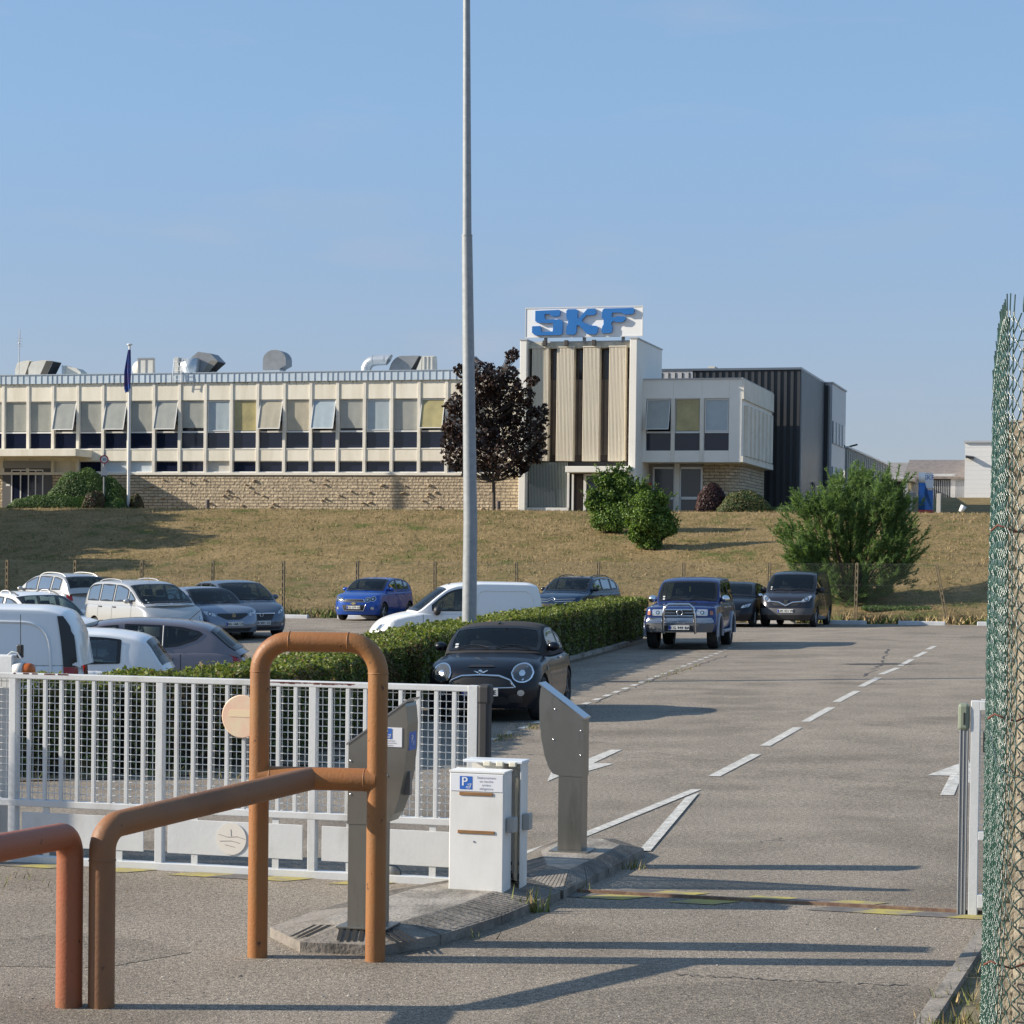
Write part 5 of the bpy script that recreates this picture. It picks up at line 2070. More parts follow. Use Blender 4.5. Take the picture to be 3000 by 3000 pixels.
def chain_link(name, path, z0, ztop, pitch, r, parent, mname=GREENW, bulge=None, sides=4, tips=True):
    """zigzag wires woven along a plan path"""
    pts = [Vector((p[0], p[1], 0)) for p in path]
    ln = [0]
    for a, b in zip(pts[:-1], pts[1:]):
        ln.append(ln[-1] + (b - a).length)

    def at(s_):
        for i in range(len(pts) - 1):
            if s_ <= ln[i + 1] or i == len(pts) - 2:
                f = (s_ - ln[i]) / (ln[i + 1] - ln[i])
                d_ = (pts[i + 1] - pts[i]).normalized()
                return pts[i].lerp(pts[i + 1], f), Vector((-d_.y, d_.x, 0))
    mb = MB()
    n = int(ln[-1] / (pitch / 2))
    nz = int((ztop - z0) / (pitch / 2))
    for k_ in range(n):
        w = []
        jt = random.gauss(0, .006)
        for j in range(nz + 1):
            s_ = (k_ + (j + k_) % 2) * pitch / 2
            p, nn = at(min(ln[-1], s_))
            z = z0 + j * pitch / 2
            off = .004 * (1 if (j % 2) else -1)
            if bulge:
                off += bulge(s_, z)
            q = p + nn * off
            w.append(Vector((q.x, q.y, z + jt)))
        # round the corners of the zigzag a little
        ww = []
        for j in range(len(w) - 1):
            ww += [w[j].lerp(w[j + 1], .12), w[j].lerp(w[j + 1], .88)]
        if tips and k_ % 2 == 0:
            e = ww[-1]
            ww += [e + Vector((0, 0, .02)), e + Vector((random.gauss(0, .004), random.gauss(0, .004), .075))]
        mb.tube(ww, r, sides, caps=False)
    return mb.build(name, mname, parent)


fx = lambda px, D: ((px - 1500) / F_PX * D, D)
fence = thing("chain_link_fence", "tall green chain-link fence turning a corner round concrete posts at the right edge", "fence", (0, 0, 0))
path = [fx(3420, 7.45), fx(3060, 7.45), fx(2975, 7.50), fx(2946, 7.66), fx(2930, 8.0), fx(2914, 9.0), fx(2903, 10.0), fx(2897, 10.9)]
chain_link("wire_mesh", path, -.03, 3.22, .068, .0027, fence, bulge=lambda s_, z: .006 * math.sin(z * 2.3 + s_) + max(0, (1.6 - z)) * .008)
POSTC = mat("weathered concrete post", (0.33, 0.29, 0.22), .9, c2=(0.13, 0.11, 0.085), vscale=13, bump=.5, bscale=70)
for (px, D, zt_, w_) in [(2982, 8.05, 2.86, .11), (3046, 7.9, 3.35, .13)]:
    x, y = fx(px, D)
    mb = MB().bbox(-w_ / 2, w_ / 2, -w_ / 2, w_ / 2, -.3, zt_, .025, M=Matrix.Translation((x, y, 0)) @ Matrix.Rotation(R(64), 4, 'Z'))
    mb.build("post", POSTC, fence)
mb = MB()
for z_ in (.9, 1.78, 2.45):
    x, y = fx(2955, 7.75)
    mb.tube([(x - .06, y + .03, z_), (x - .045, y - .01, z_ + .02), (x - .02, y - .02, z_ + .01), (x + .03, y - .01, z_ - .005), (x + .08, y, z_ + .012)], .004, 6)
mb.build("tie_wire", mat("rusty tie", (.14, .05, .03), .8), fence)
mb = MB()
for z_ in (.1, 1.6, 3.1):
    mb.tube([(p[0], p[1] + .012, z_) for p in path], .002, 4, caps=False)
mb.build("straining_wire", GREENW, fence)

# kerb and verge at the foot of that fence
ka, kb = G(2720, 2960), G(2868, 2740)
mb = MB()
dk = (kb - ka)
nk = Vector((dk.y, -dk.x, 0)).normalized()
a_ = ka - dk * 1.5
for k_ in range(4):
    b0 = a_ + dk * (k_ * .62 + .005)
    b1 = a_ + dk * ((k_ + 1) * .62 - .005)
    mb.prism([b0 + Vector((0, 0, -.05)), b0 + nk * .10 + Vector((0, 0, -.05)), b0 + nk * .10 + Vector((0, 0, .06)), b0 + Vector((0, 0, .05))], b1 - b0)
tag(mb.build("kerb", CONCK), kind="structure")
mb = MB()
e0, e1 = ka - dk * 1.5 + nk * .09, kb + nk * .09
mb.quad(e0 + Vector((0, 0, .02)), e0 + nk * 3 + Vector((0, 0, .03)), e1 + nk * 3 + Vector((0, 0, .03)), e1 + Vector((0, 0, .02)))
tag(mb.build("verge_ground", MATS["verge"] if "verge" in MATS else mat("verge", (.17, .14, .08), .95, var=.4, vscale=12)), kind="structure")
sp = []
for i in range(60):
    t_ = random.uniform(-.6, 1)
    sp.append((ka + dk * t_ + nk * random.uniform(.12, .5), 20, .07, .10))
weeds("verge_weeds", sp, "long green and straw grass between the kerb and the green fence")
sp = [(G(1555, 2672) + Vector((0, 0, .0)), 40, .05, .16), (G(1860, 2545), 40, .07, .08), (G(1700, 2610), 20, .08, .06), (G(1380, 2748), 18, .06, .06), (G(-20, 2590), 90, .4, .06)]
weeds("kerb_weeds", sp, "small weeds at the foot of the islands and gate", )

# loose stones on the near asphalt
mb = MB()
for _ in range(300):
    p = G(random.uniform(-100, 2800), random.uniform(2660, 2990))
    r_ = abs(random.gauss(.004, .0025)) + .0015
    M_ = Matrix.Translation(p) @ Matrix.Rotation(random.random() * 6, 4, 'Z') @ Matrix.Diagonal((r_ * random.uniform(.7, 1.5), r_, r_ * .7, 1))
    bm = bmesh.new()
    bmesh.ops.create_icosphere(bm, subdivisions=1, radius=1)
    mb.bm(bm, 0 if random.random() < .7 else 1, M_)
tag(mb.build("loose_gravel", [mat("pale stone", (.36, .33, .29), .8), mat("dark stone", (.1, .09, .08), .8)]), "loose grit scattered on the worn asphalt in front", "gravel", kind="stuff")
# ================================================================== PLANTS, LAMP POST, FAR FENCE
def leaf_mat(name, c, isl=.45, tr=.3, rough=.55):
    return mat(name, c, rough, spec=.35, island=isl, trans=tr)


def leaves(name, P, N, size, mats, parent=None, mi=None, aspect=1.7, flat=0.0):
    """leaf-shaped quads at points P, roughly facing N"""
    n = len(P)
    N = N + rng.normal(0, .75 * (1 - flat) + .15, (n, 3))
    N /= np.linalg.norm(N, axis=1)[:, None] + 1e-9
    T_ = np.cross(N, rng.normal(0, 1, (n, 3)))
    T_ /= np.linalg.norm(T_, axis=1)[:, None] + 1e-9
    B = np.cross(N, T_)
    s = (size * rng.uniform(.6, 1.35, n))[:, None]
    v = np.empty((n, 4, 3))
    v[:, 0] = P - T_ * s * aspect * .5
    v[:, 1] = P - B * s * .5 + N * s * .12
    v[:, 2] = P + T_ * s * aspect * .5
    v[:, 3] = P + B * s * .5 + N * s * .12
    return np_mesh(name, v.reshape(-1, 3), np.arange(n * 4).reshape(-1, 4), mats, parent, mi)


HEDGE = leaf_mat("hedge leaf", (0.085, 0.115, 0.028), .5, .25)
HEDGE_SUN = leaf_mat("sunlit hedge leaf", (0.16, 0.19, 0.042), .4, .3)  # lighter leaf for hedge tops, their sunlight put into the colour
HEDGEB = leaf_mat("dry hedge leaf", (0.15, 0.105, 0.05), .5, .15)
TWIG = mat("hedge twigs", (0.035, 0.030, 0.020), .95, var=.5, vscale=9)


def hedge(name, label, pts, width, height, n_per_m, size, brown=.10, group="clipped hedges"):
    """clipped hedge along a plan polyline; pts = [(x, y)] of the centre line; height may vary"""
    P3 = [Vector((x, y, 0)) for x, y in pts]
    segs = list(zip(P3[:-1], P3[1:]))
    org = P3[0]
    o0_ = Vector((org.x, org.y, ground(org.x, org.y)))
    root = thing(name, label, "hedge", o0_, 0, group)
    core = MB()
    Pl, Nl, mi_ = [], [], []
    tot_ = 0
    for si, (a, b) in enumerate(segs):
        d = b - a
        L = d.length
        d.normalize()
        s = Vector((-d.y, d.x, 0))
        h0, h1 = (height[si], height[si + 1]) if isinstance(height, (list, tuple)) else (height, height)
        rows = []
        m = max(2, int(L / .4))
        for i in range(m + 1):
            f = i / m
            c = a.lerp(b, f)
            g = ground(c.x, c.y)
            h = h0 + (h1 - h0) * f
            ww = width / 2 - .10 + random.gauss(0, .015)
            row = []
            for (x, z) in [(-ww, .02), (-ww * 1.0, h * .55), (-ww, h - .12), (ww, h - .12), (ww, h * .55), (ww, .02)]:
                p = c + s * x + Vector((0, 0, g + z + random.gauss(0, .012)))
                row.append(p - o0_)
            rows.append(row)
        core.grid(rows, smooth=False)
        for rw in (rows[0], rows[-1]):
            core.poly(rw)
        n = int(L * n_per_m)
        for _ in range(n):
            f = random.uniform(-.0, 1.0)
            c = a.lerp(b, f)
            g = ground(c.x, c.y)
            h = (h0 + (h1 - h0) * f)
            hl = h + .022 * math.sin(c.x * 5 + c.y * 3.3) + .02 * math.sin(c.y * 9)
            u = random.random()
            wv = width / 2 + .03 * math.sin(c.y * 4 + c.x * 6)
            per = width + 2 * h
            if u < width / per * 1.25:
                x, z, nn = random.uniform(-1, 1) * wv, hl + random.gauss(0, .025), Vector((0, 0, 1))
                x *= 1
                bb = random.random() < brown * .5
                mi_.append(2 if bb else (1 if random.random() < .75 else 0))
            else:
                sd = random.choice([-1, 1])
                z = random.uniform(.05, 1) ** .8 * hl
                x = sd * (wv - abs(random.gauss(0, .05)) + .02) * (1 - .06 * (1 - z / hl))
                nn = s * sd
                patch = math.sin(c.x * 2.1 + c.y * 1.3) * math.sin(z * 3 + c.y * .9)
                bb = random.random() < brown * (2.6 if patch > .35 else .7)
                mi_.append(2 if bb else (1 if random.random() < .18 else 0))
            p = c + s * x + Vector((0, 0, g + z)) - o0_
            Pl.append(p)
            Nl.append(nn)
        # ends
        for (e, sg, hh_) in ((a, -1, h0), (b, 1, h1)):
            if (sg < 0 and si == 0) or (sg > 0 and si == len(segs) - 1):
                for _ in range(int(n_per_m * .55)):
                    z = random.uniform(.05, hh_)
                    p = e + d * sg * random.uniform(-.03, .05) + s * random.uniform(-1, 1) * width / 2 + Vector((0, 0, ground(e.x, e.y) + z)) - o0_
                    Pl.append(p)
                    Nl.append(d * sg)
                    mi_.append(2 if random.random() < brown else 0)
    core.build("branches", TWIG, root)
    leaves("leaves", np.array([tuple(p) for p in Pl]), np.array([tuple(p) for p in Nl]), size, [HEDGE, HEDGE_SUN, HEDGEB], root, mi_)
    return root


def XY(px, D):
    return ((px - 1500) / F_PX * D, D)


h_b = hedge("hedge", "low clipped hedge running along behind the white gate", [XY(-160, 23.0), XY(330, 23.6), XY(690, 24.6), XY(860, 26.4), XY(1020, 30.6), XY(1150, 33.6)], .95, [.98, 1.0, 1.04, 1.05, 1.06, 1.08], 4200, .034, brown=.22)
h_a = hedge("hedge", "long clipped hedge running back from the black convertible to the dark blue off-roader", [XY(1128, 34.2), XY(1250, 38), XY(1560, 48.0), XY(1845, 61.5)], 1.0, [1.08, 1.1, 1.12, 1.14], 1900, .046, brown=.10)

# bare soil and litter under the hedges
SOIL = mat("dry soil", (.13, .10, .07), .95, c2=(.22, .17, .11), vscale=7, bump=.6, bscale=20)
mb = MB()
for line, w_ in (([XY(-160, 23.0), XY(330, 23.6), XY(690, 24.6), XY(860, 26.4), XY(1020, 30.6), XY(1150, 33.6)], 1.9), ([XY(1128, 34.2), XY(1250, 38), XY(1560, 48.0), XY(1845, 61.5)], 1.5)):
    for (ax, ay), (bx, by) in zip(line[:-1], line[1:]):
        strip(mb, (ax, ay, 0), (bx, by, 0), w_, up=.012, n=6)
tag(mb.build("soil_strip", SOIL), kind="structure")
weeds("hedge_weeds", [(Vector((*XY(random.uniform(-100, 900), random.uniform(22.4, 23.4)), 0)), 14, .12, .14) for _ in range(26)], "dry grass and weeds along the foot of the near hedge")

# kerb along the foot of the long hedge
mb = MB()
for (a, b) in [((1652, 1941), (1845, 1890))]:
    p, q = G(*a), G(*b)
    for k in range(16):
        s0, s1_ = p.lerp(q, k / 16 + .001) - (q - p) * .0, p.lerp(q, (k + 1) / 16 - .001)
        nn = Vector((-(q - p).y, (q - p).x, 0)).normalized()
        for z in (0,):
            g0, g1 = ground(s0.x, s0.y), ground(s1_.x, s1_.y)
            s0.z, s1_.z = g0 - .05, g1 - .05
            mb.prism([s0, s0 + nn * .14, s0 + nn * .14 + Vector((0, 0, .15)), s0 + Vector((0, 0, .14))], s1_ - s0)
tag(mb.build("hedge_kerb", CONC), kind="structure")

# ------------------------------------------------ dark red maple
def tree(name, label, base, height, trunk_r, clumps, mats, size, n_leaf, fork, mi_fn=None, cat="tree", bark=(.07, .055, .045)):
    root = thing(name, label, cat, base)
    mb = MB()
    lean = random.uniform(-.1, .1)
    pts = [Vector((0, 0, -.3)), Vector((lean * .3, 0, fork * .5)), Vector((lean, 0, fork)), Vector((lean * 1.2, .1, fork + (height - fork) * .5)), Vector((lean, .1, height * .93))]
    mb.tube(pts, [trunk_r, trunk_r * .85, trunk_r * .75, trunk_r * .4, trunk_r * .12], 10)
    mb.build("trunk", mat(name + " bark", bark, .9, var=.3, vscale=12), root)
    bm_ = MB()
    Ps, Ns = [], []
    tot = sum(c[3] ** 2 for c in clumps)
    for (x, y, z, r) in clumps:
        c = Vector((x, y, z))
        zz = max(fork * .8, z - abs(x) * .7 - .3)
        st = Vector((lean, 0, min(zz, height * .8)))
        md = st.lerp(c, .5) + Vector((0, 0, -.15))
        bm_.tube([st, md, c], [trunk_r * .35, trunk_r * .2, .012], 6)
        for _ in range(5):
            e = c + Vector((random.gauss(0, 1), random.gauss(0, 1), random.gauss(0, .8))).normalized() * r * .85
            bm_.tube([c.lerp(st, .15), c.lerp(e, .5), e], [.025, .016, .006], 4)
        n = int(n_leaf * r * r / tot)
        d = rng.normal(0, 1, (n, 3))
        d /= np.linalg.norm(d, axis=1)[:, None]
        rr = r * rng.uniform(.35, 1.0, n) ** .55
        lump = 1 + .22 * np.sin(d[:, 0] * 6 + x * 5) * np.sin(d[:, 2] * 7 + z * 3)
        p = d * (rr * lump)[:, None] * np.array([1, 1, .82]) + np.array([x, y, z])
        Ps.append(p)
        Ns.append(d * .6 + np.array([0, 0, .5]))
    bm_.build("branches", mat(name + " bark", bark, .9), root)
    P = np.vstack(Ps)
    N = np.vstack(Ns)
    mi_ = None if mi_fn is None else mi_fn(P)
    leaves("crown", P, N, size, mats, root, mi_, aspect=1.3)
    return root


mp_ = A(1447, 1492, 105)
mp_.z = terrain(mp_.x, mp_.y)
k_ = 105 / F_PX
crown_px = [(1400, 1090, 45), (1350, 1085, 20), (1500, 1050, 20), (1490, 1090, 34), (1440, 1120, 44), (1390, 1150, 48), (1480, 1150, 48), (1535, 1160, 34), (1350, 1190, 40), (1430, 1200, 60), (1520, 1210, 46), (1580, 1205, 24),
            (1340, 1240, 42), (1320, 1290, 34), (1400, 1270, 60), (1480, 1270, 60), (1555, 1265, 36), (1585, 1240, 20), (1330, 1340, 38), (1400, 1340, 50), (1470, 1345, 52), (1540, 1325, 46), (1575, 1320, 30), (1375, 1375, 26), (1440, 1385, 26), (1510, 1375, 30), (1312, 1250, 16), (1590, 1280, 18), (1505, 1035, 14), (1560, 1120, 18)]
cl = []
for (px, py, r_) in crown_px:
    p = A(px, py, 105)
    cl.append((p.x - mp_.x, random.uniform(-1, 1) * .8, p.z - mp_.z, r_ * k_ * 1.02))
MAPLE = leaf_mat("dark red leaf", (0.032, 0.018, 0.015), .6, .12, .5)
MAPLE2 = leaf_mat("bronze leaf", (0.05, 0.026, 0.022), .5, .15, .45)
cl += [(x + r * math.cos(a) * .9, y + random.gauss(0, .3), z + r * math.sin(a) * .9, r * random.uniform(.25, .42)) for (x, y, z, r) in list(cl) for a in (random.uniform(0, 6.28), random.uniform(0, 6.28), random.uniform(0, 6.28))]
hT = A(1440, 1035, 105).z - mp_.z
tree("maple_tree", "dark red-leaved maple before the cream block, left of the tower", mp_, hT, .10, cl, [MAPLE, MAPLE2], .125, 14500, 1.75, lambda P: (rng.random(len(P)) < .3).astype(int))


# ------------------------------------------------ two leafy green bushes
def bush(name, label, base, prof, mats, size, n, up=.5, cat="bush", branches=9, group=None, mi_p=(.6, .4), lumps=1.0, dome=False):
    """prof: list of (x, z, r) lobes relative to base"""
    root = thing(name, label, cat, base, 0, group)
    bm_ = MB()
    Ps, Ns = [], []
    pp = []
    for (x, z, r) in prof:
        pp.append((x, z, r * .86))
        for _ in range(6):
            a = random.uniform(-.4, PI + .4)
            pp.append((x + r * .85 * math.cos(a), z + r * .85 * math.sin(a), r * random.uniform(.22, .42)))
    prof = pp
    tot = sum(r * r for _, _, r in prof)
    for (x, z, r) in prof:
        y = random.uniform(-.45, .45) * r
        c = Vector((x, y, z))
        bm_.tube([Vector((x * .15, 0, -.1)), Vector((x * .5, y * .5, z * .55)), c], [.05, .03, .01], 5)
        m = int(n * r * r / tot)
        d = rng.normal(0, 1, (m, 3))
        d /= np.linalg.norm(d, axis=1)[:, None]
        rr = r * rng.uniform(.3, 1.05, m) ** .5
        lump = 1 + lumps * (.16 * np.sin(d[:, 0] * 7 + x * 5) * np.sin(d[:, 2] * 8 + z * 3) + rng.normal(0, .05, m))
        p = d * (rr * lump)[:, None] + np.array([x, y, z])
        keep = p[:, 2] > .02
        Ps.append(p[keep])
        Ns.append((d * .7 + np.array([0, 0, up]))[keep])
    top_ = max(z + r for _, z, r in prof)
    for _ in range(int(n / 160)):
        x, z, r = random.choice(prof)
        a = random.uniform(-.3, PI + .3)
        st = Vector((x + r * .7 * math.cos(a), random.uniform(-.5, .5) * r, z + r * .7 * math.sin(a)))
        dr = Vector((math.cos(a) * .8 + random.gauss(0, .3), random.gauss(0, .4), max(.1, math.sin(a)) + .5)).normalized()
        ln_ = random.uniform(.25, .62)
        m = 16
        pts_ = np.array([tuple(st + dr * ln_ * (i / m)) for i in range(m)]) + rng.normal(0, .035, (m, 3))
        Ps.append(pts_)
        Ns.append(rng.normal(0, 1, (m, 3)))
        bm_.tube([st, st + dr * ln_], .006, 4)
    bm_.build("stems", mat("bush stems", (.05, .04, .028), .9), root)
    P, N = np.vstack(Ps), np.vstack(Ns)
    leaves("leaves", P, N, size, mats, root, (rng.random(len(P)) < mi_p[1]).astype(int))
    return root


BUSH = leaf_mat("bush leaf", (0.065, 0.125, 0.026), .5, .3)
BUSHL = leaf_mat("light bush leaf", (0.15, 0.225, 0.05), .4, .35)


def lobes(px_list, base, D):
    out = []
    for (px, py, r_) in px_list:
        p = A(px, py, D)
        out.append((p.x - base.x, p.z - base.z, r_ * D / F_PX))
    return out


b1 = T(1800, 1560)
bush("green_bush", "broader leafy green bush on the bank before the entrance door", b1, lobes([(1790, 1440, 55), (1830, 1420, 38), (1760, 1475, 45), (1840, 1480, 48), (1800, 1520, 55), (1755, 1530, 30), (1770, 1410, 26), (1735, 1480, 22), (1810, 1395, 14)], b1, b1.y), [BUSH, BUSHL], .066, 22000)
b2 = T(1905, 1610)
bush("green_bush", "narrower brighter green bush lower down the bank, right of the broader one", b2, lobes([(1890, 1470, 40), (1920, 1490, 42), (1880, 1520, 48), (1930, 1540, 42), (1900, 1575, 48), (1865, 1570, 24), (1890, 1435, 16), (1960, 1555, 22), (1910, 1605, 26)], b2, b2.y), [BUSH, BUSHL], .062, 20000, mi_p=(.4, .6))

# ------------------------------------------------ feathery tamarisk-like bush
tb = T(2490, 1765)
root = thing("feathery_bush", "big feathery bright green bush on the bank behind the far fence", "bush", tb)
TAM = leaf_mat("feathery green", (0.135, 0.205, 0.065), .45, .4, .7)
TAM2 = leaf_mat("feathery dark green", (0.085, 0.145, 0.052), .45, .35, .7)
sm = MB()
PV, MI = [], []
kt = tb.y / F_PX


def plume(p, d, L, w):
    """one arching spray of fine shoots"""
    n = int(30 * L) + 8
    pos = Vector(p)
    dirv = Vector(d).normalized()
    for i in range(n):
        f = i / n
        dirv = (dirv + Vector((random.gauss(0, .05), random.gauss(0, .05), .015 - .05 * f * f))).normalized()
        pos = pos + dirv * L / n
        for _ in range(2):
            e = (dirv * random.uniform(.5, 1.1) + Vector((random.gauss(0, .65), random.gauss(0, .65), random.gauss(0, .4)))).normalized() * w * random.uniform(.5, 1.3) * (1.1 - f * .55)
            sdv = e.cross(Vector((random.gauss(0, 1), random.gauss(0, 1), random.gauss(0, 1)))).normalized() * .017
            PV.extend([tuple(pos - sdv), tuple(pos + sdv), tuple(pos + e)])
            MI.append(0 if random.random() < .55 else 1)


tl_ = [(2480, 1455, 55), (2540, 1430, 50), (2600, 1455, 48), (2420, 1495, 52), (2360, 1500, 40), (2320, 1560, 36), (2625, 1500, 42), (2500, 1500, 70), (2570, 1500, 60), (2440, 1560, 60), (2380, 1590, 50), (2340, 1620, 34), (2520, 1580, 70),
       (2600, 1570, 60), (2640, 1580, 38), (2470, 1640, 60), (2560, 1650, 60), (2620, 1640, 50), (2410, 1660, 48), (2510, 1700, 50), (2460, 1720, 40), (2560, 1715, 40), (2420, 1700, 40), (2500, 1745, 34), (2620, 1690, 40), (2390, 1640, 44), (2370, 1670, 36), (2440, 1745, 34), (2555, 1745, 34), (2600, 1725, 36), (2340, 1650, 30)]
for (px, py, r_) in tl_:
    p = A(px, py, tb.y)
    c = Vector((p.x - tb.x, random.uniform(-.9, .9), p.z - tb.z))
    r = r_ * kt
    st = Vector((c.x * .1, 0, .0))
    sm.tube([st, st.lerp(c, .5) + Vector((0, 0, .2)), c], [.05, .03, .012], 5)
    for _ in range(int(62 * r / .7)):
        o_ = c + Vector((random.gauss(0, .5), random.gauss(0, .5), random.gauss(0, .45))) * r
        out = (o_ - Vector((0, 0, c.z * .3))).normalized()
        plume(o_, out + Vector((random.gauss(0, .35), random.gauss(0, .35), .30)), r * random.uniform(.5, 1.1), .24)
sm.build("stems", mat("tamarisk stems", (.08, .05, .035), .9), root)
np_mesh("foliage", np.array(PV), np.arange(len(PV)).reshape(-1, 3), [TAM, TAM2], root, MI)

# ------------------------------------------------ clipped mounds by the buildings
JUN = leaf_mat("mound leaf", (0.045, 0.095, 0.022), .45, .2)
JUN2 = leaf_mat("light mound leaf", (0.085, 0.135, 0.03), .4, .2)
OLV = leaf_mat("olive mound leaf", (0.10, 0.095, 0.035), .45, .2)
PUR = leaf_mat("purple leaf", (0.045, 0.017, 0.022), .5, .15)
BRN = leaf_mat("brown twig leaf", (0.075, 0.045, 0.028), .5, .1)


def dome(name, label, px, pys, D, mats, n, size, depth=1.2, mi_p=.4):
    """flattened dome from pixel outline samples [(px, top_py)] and a base row"""
    n, size = int(n * 2.6), size * .55
    base = A(px, pys[-1], D)
    base.z = terrain(base.x, base.y) - .05
    root = thing(name, label, "bush", base)
    pr = []
    for (x, y) in pys[:-1]:
        p = A(x, y, D)
        pr.append((p.x - base.x, max(.15, p.z - base.z)))
    xs = np.array([p[0] for p in pr])
    hs = np.array([p[1] for p in pr])
    u = rng.uniform(xs[0], xs[-1], n)
    h = np.interp(u, xs, hs)
    v = rng.uniform(-1, 1, n)
    z = h * np.sqrt(np.maximum(0, 1 - v * v)) * (1 + .05 * np.sin(u * 5 + v * 4)) * rng.uniform(.82, 1.03, n)
    low = rng.random(n) < .3
    z = np.where(low, z * rng.uniform(.2, 1, n), z)
    P = np.stack([u, v * depth, z], 1)
    slope = np.gradient(hs, xs)
    N = np.stack([-np.interp(u, xs, slope) * .7, v * 1.2, np.sqrt(np.maximum(.05, 1 - v * v))], 1)
    core = MB()
    rows = []
    for i in range(len(xs)):
        rows.append([(xs[i], depth * .9 * math.cos(a), hs[i] * .88 * math.sin(a)) for a in np.linspace(0, PI, 9)])
    core.grid(rows)
    core.build("twigs", TWIG, root)
    leaves("leaves", P, N, size, mats, root, (rng.random(n) < mi_p).astype(int), flat=.4)
    return root


dome("clipped_mound", "large smooth green mound left of the flagpole", 240, [(140, 1470), (150, 1440), (175, 1405), (205, 1385), (245, 1376), (280, 1381), (315, 1398), (345, 1412), (365, 1430), (378, 1470), 1488], 113.5, [JUN, JUN2], 9000, .10, 1.6)
dome("ground_cover", "flat spreading green shrub in front of the large mound", 150, [(32, 1478), (50, 1462), (90, 1455), (150, 1448), (200, 1452), (255, 1460), (262, 1478), 1490], 112.0, [JUN, JUN2], 5200, .10, 1.0, .55)
dome("brown_shrub", "dark brownish shrub between the green mound and the flagpole", 285, [(245, 1480), (255, 1450), (275, 1438), (300, 1445), (310, 1480), 1490], 111.6, [BRN, JUN], 2600, .10, .7, .25)
dome("brown_shrub", "dark brownish shrub right of the flagpole by the stone base", 395, [(382, 1482), (386, 1455), (400, 1448), (414, 1460), (420, 1485), 1490], 112.0, [BRN, JUN], 1500, .10, .6, .3)
dome("ground_cover", "small green patch at the foot of the traffic sign", 335, [(304, 1486), (315, 1468), (340, 1460), (365, 1466), (372, 1486), 1490], 111.6, [JUN, JUN2], 1600, .09, .6, .4)
dome("purple_shrub", "dark purple shrub before the recessed stone wall of the annex", 2083, [(2038, 1486), (2045, 1450), (2062, 1425), (2085, 1416), (2108, 1428), (2124, 1452), (2134, 1486), 1494], 103.5, [PUR, BRN], 3600, .10, .8, .3)
dome("olive_mound", "rounded olive-brown mound right of the purple shrub", 2180, [(2098, 1490), (2115, 1470), (2140, 1445), (2170, 1437), (2200, 1440), (2230, 1455), (2250, 1472), (2262, 1490), 1494], 103.0, [OLV, JUN], 5200, .09, 1.1, .35)
dome("ground_cover", "thin strip of green shrub at the foot of the black hall", 2310, [(2255, 1490), (2280, 1484), (2320, 1478), (2365, 1484), (2375, 1490), 1495], 102.6, [JUN, JUN2], 2200, .09, .7, .6)
dome("ground_cover", "pale twiggy scrub against the silver hall, left of the feathery bush", 2375, [(2345, 1490), (2360, 1470), (2385, 1462), (2410, 1475), (2420, 1490), 1495], 102.2, [OLV, JUN2], 1300, .09, .6, .5)
dome("weed_patch", "low dark weeds under the fence at the foot of the feathery bush", 2600, [(2525, 1838), (2560, 1818), (2600, 1806), (2640, 1812), (2690, 1826), (2720, 1838), 1840], 78.4, [HEDGE, BUSH], 1800, .10, .5, .5)

# ------------------------------------------------ lamp post
lp_ = A(1373, 1979, 41.0)
lp_.z = ground(lp_.x, lp_.y)
GALV = mat("galvanised steel", (0.27, 0.29, 0.305), .6, metal=.25, var=.14, vscale=9)
lamp = thing("lamp_post", "tall galvanised lamp post rising from the hedge out of the picture", "lamp post", lp_)
hj = A(1368, 688, 41.0).z - lp_.z
dx_t = -.21
mb = MB().tube([(0, 0, -.1), (.0, 0, 3), (dx_t * .6, 0, hj)], [.142, .130, .098], 28)
mb.tube([(0, 0, 0), (0, 0, .02)], .2, 20)
mb.build("lower_tube", GALV, lamp)
mb = MB().tube([(dx_t * .6, 0, hj - .03), (dx_t * .6, 0, hj)], .102, 28)
mb.tube([(dx_t * .6, 0, hj), (dx_t, 0, 14.6)], [.084, .058], 28)
mb.build("upper_tube", GALV, lamp)
for sg in (-1, 1):
    mb = MB().tube([(dx_t, 0, 14.5), (dx_t + sg * .5, 0, 14.75), (dx_t + sg * 1.1, 0, 14.85)], .035, 8)
    mb.bbox(dx_t + sg * 1.1 - .3, dx_t + sg * 1.1 + .35, -.14, .14, 14.78, 14.93, .03)
    mb.build("lamp_head", GALV, lamp)

# ------------------------------------------------ far fence with concrete posts
pf = [12, 140, 267, 400, 534, 673, 820, 975, 1126, 1289, 1448, 1614, 1787]
pbase = [1108, 1110, 1112, 1160, 1160, 1160, 1160, 1162, 1164, 1168, 1170, 1170, 1172]
r_of = []
QF = Q_EDGE + 1.0


def on_q(px, q):
    """ground point in image column px on the line q = const"""
    d = ray(px, 1820)
    t = q / (d.x * V.x + d.y * V.y)
    p = C0 + d * t
    return Vector((p.x, p.y, terrain(p.x, p.y)))


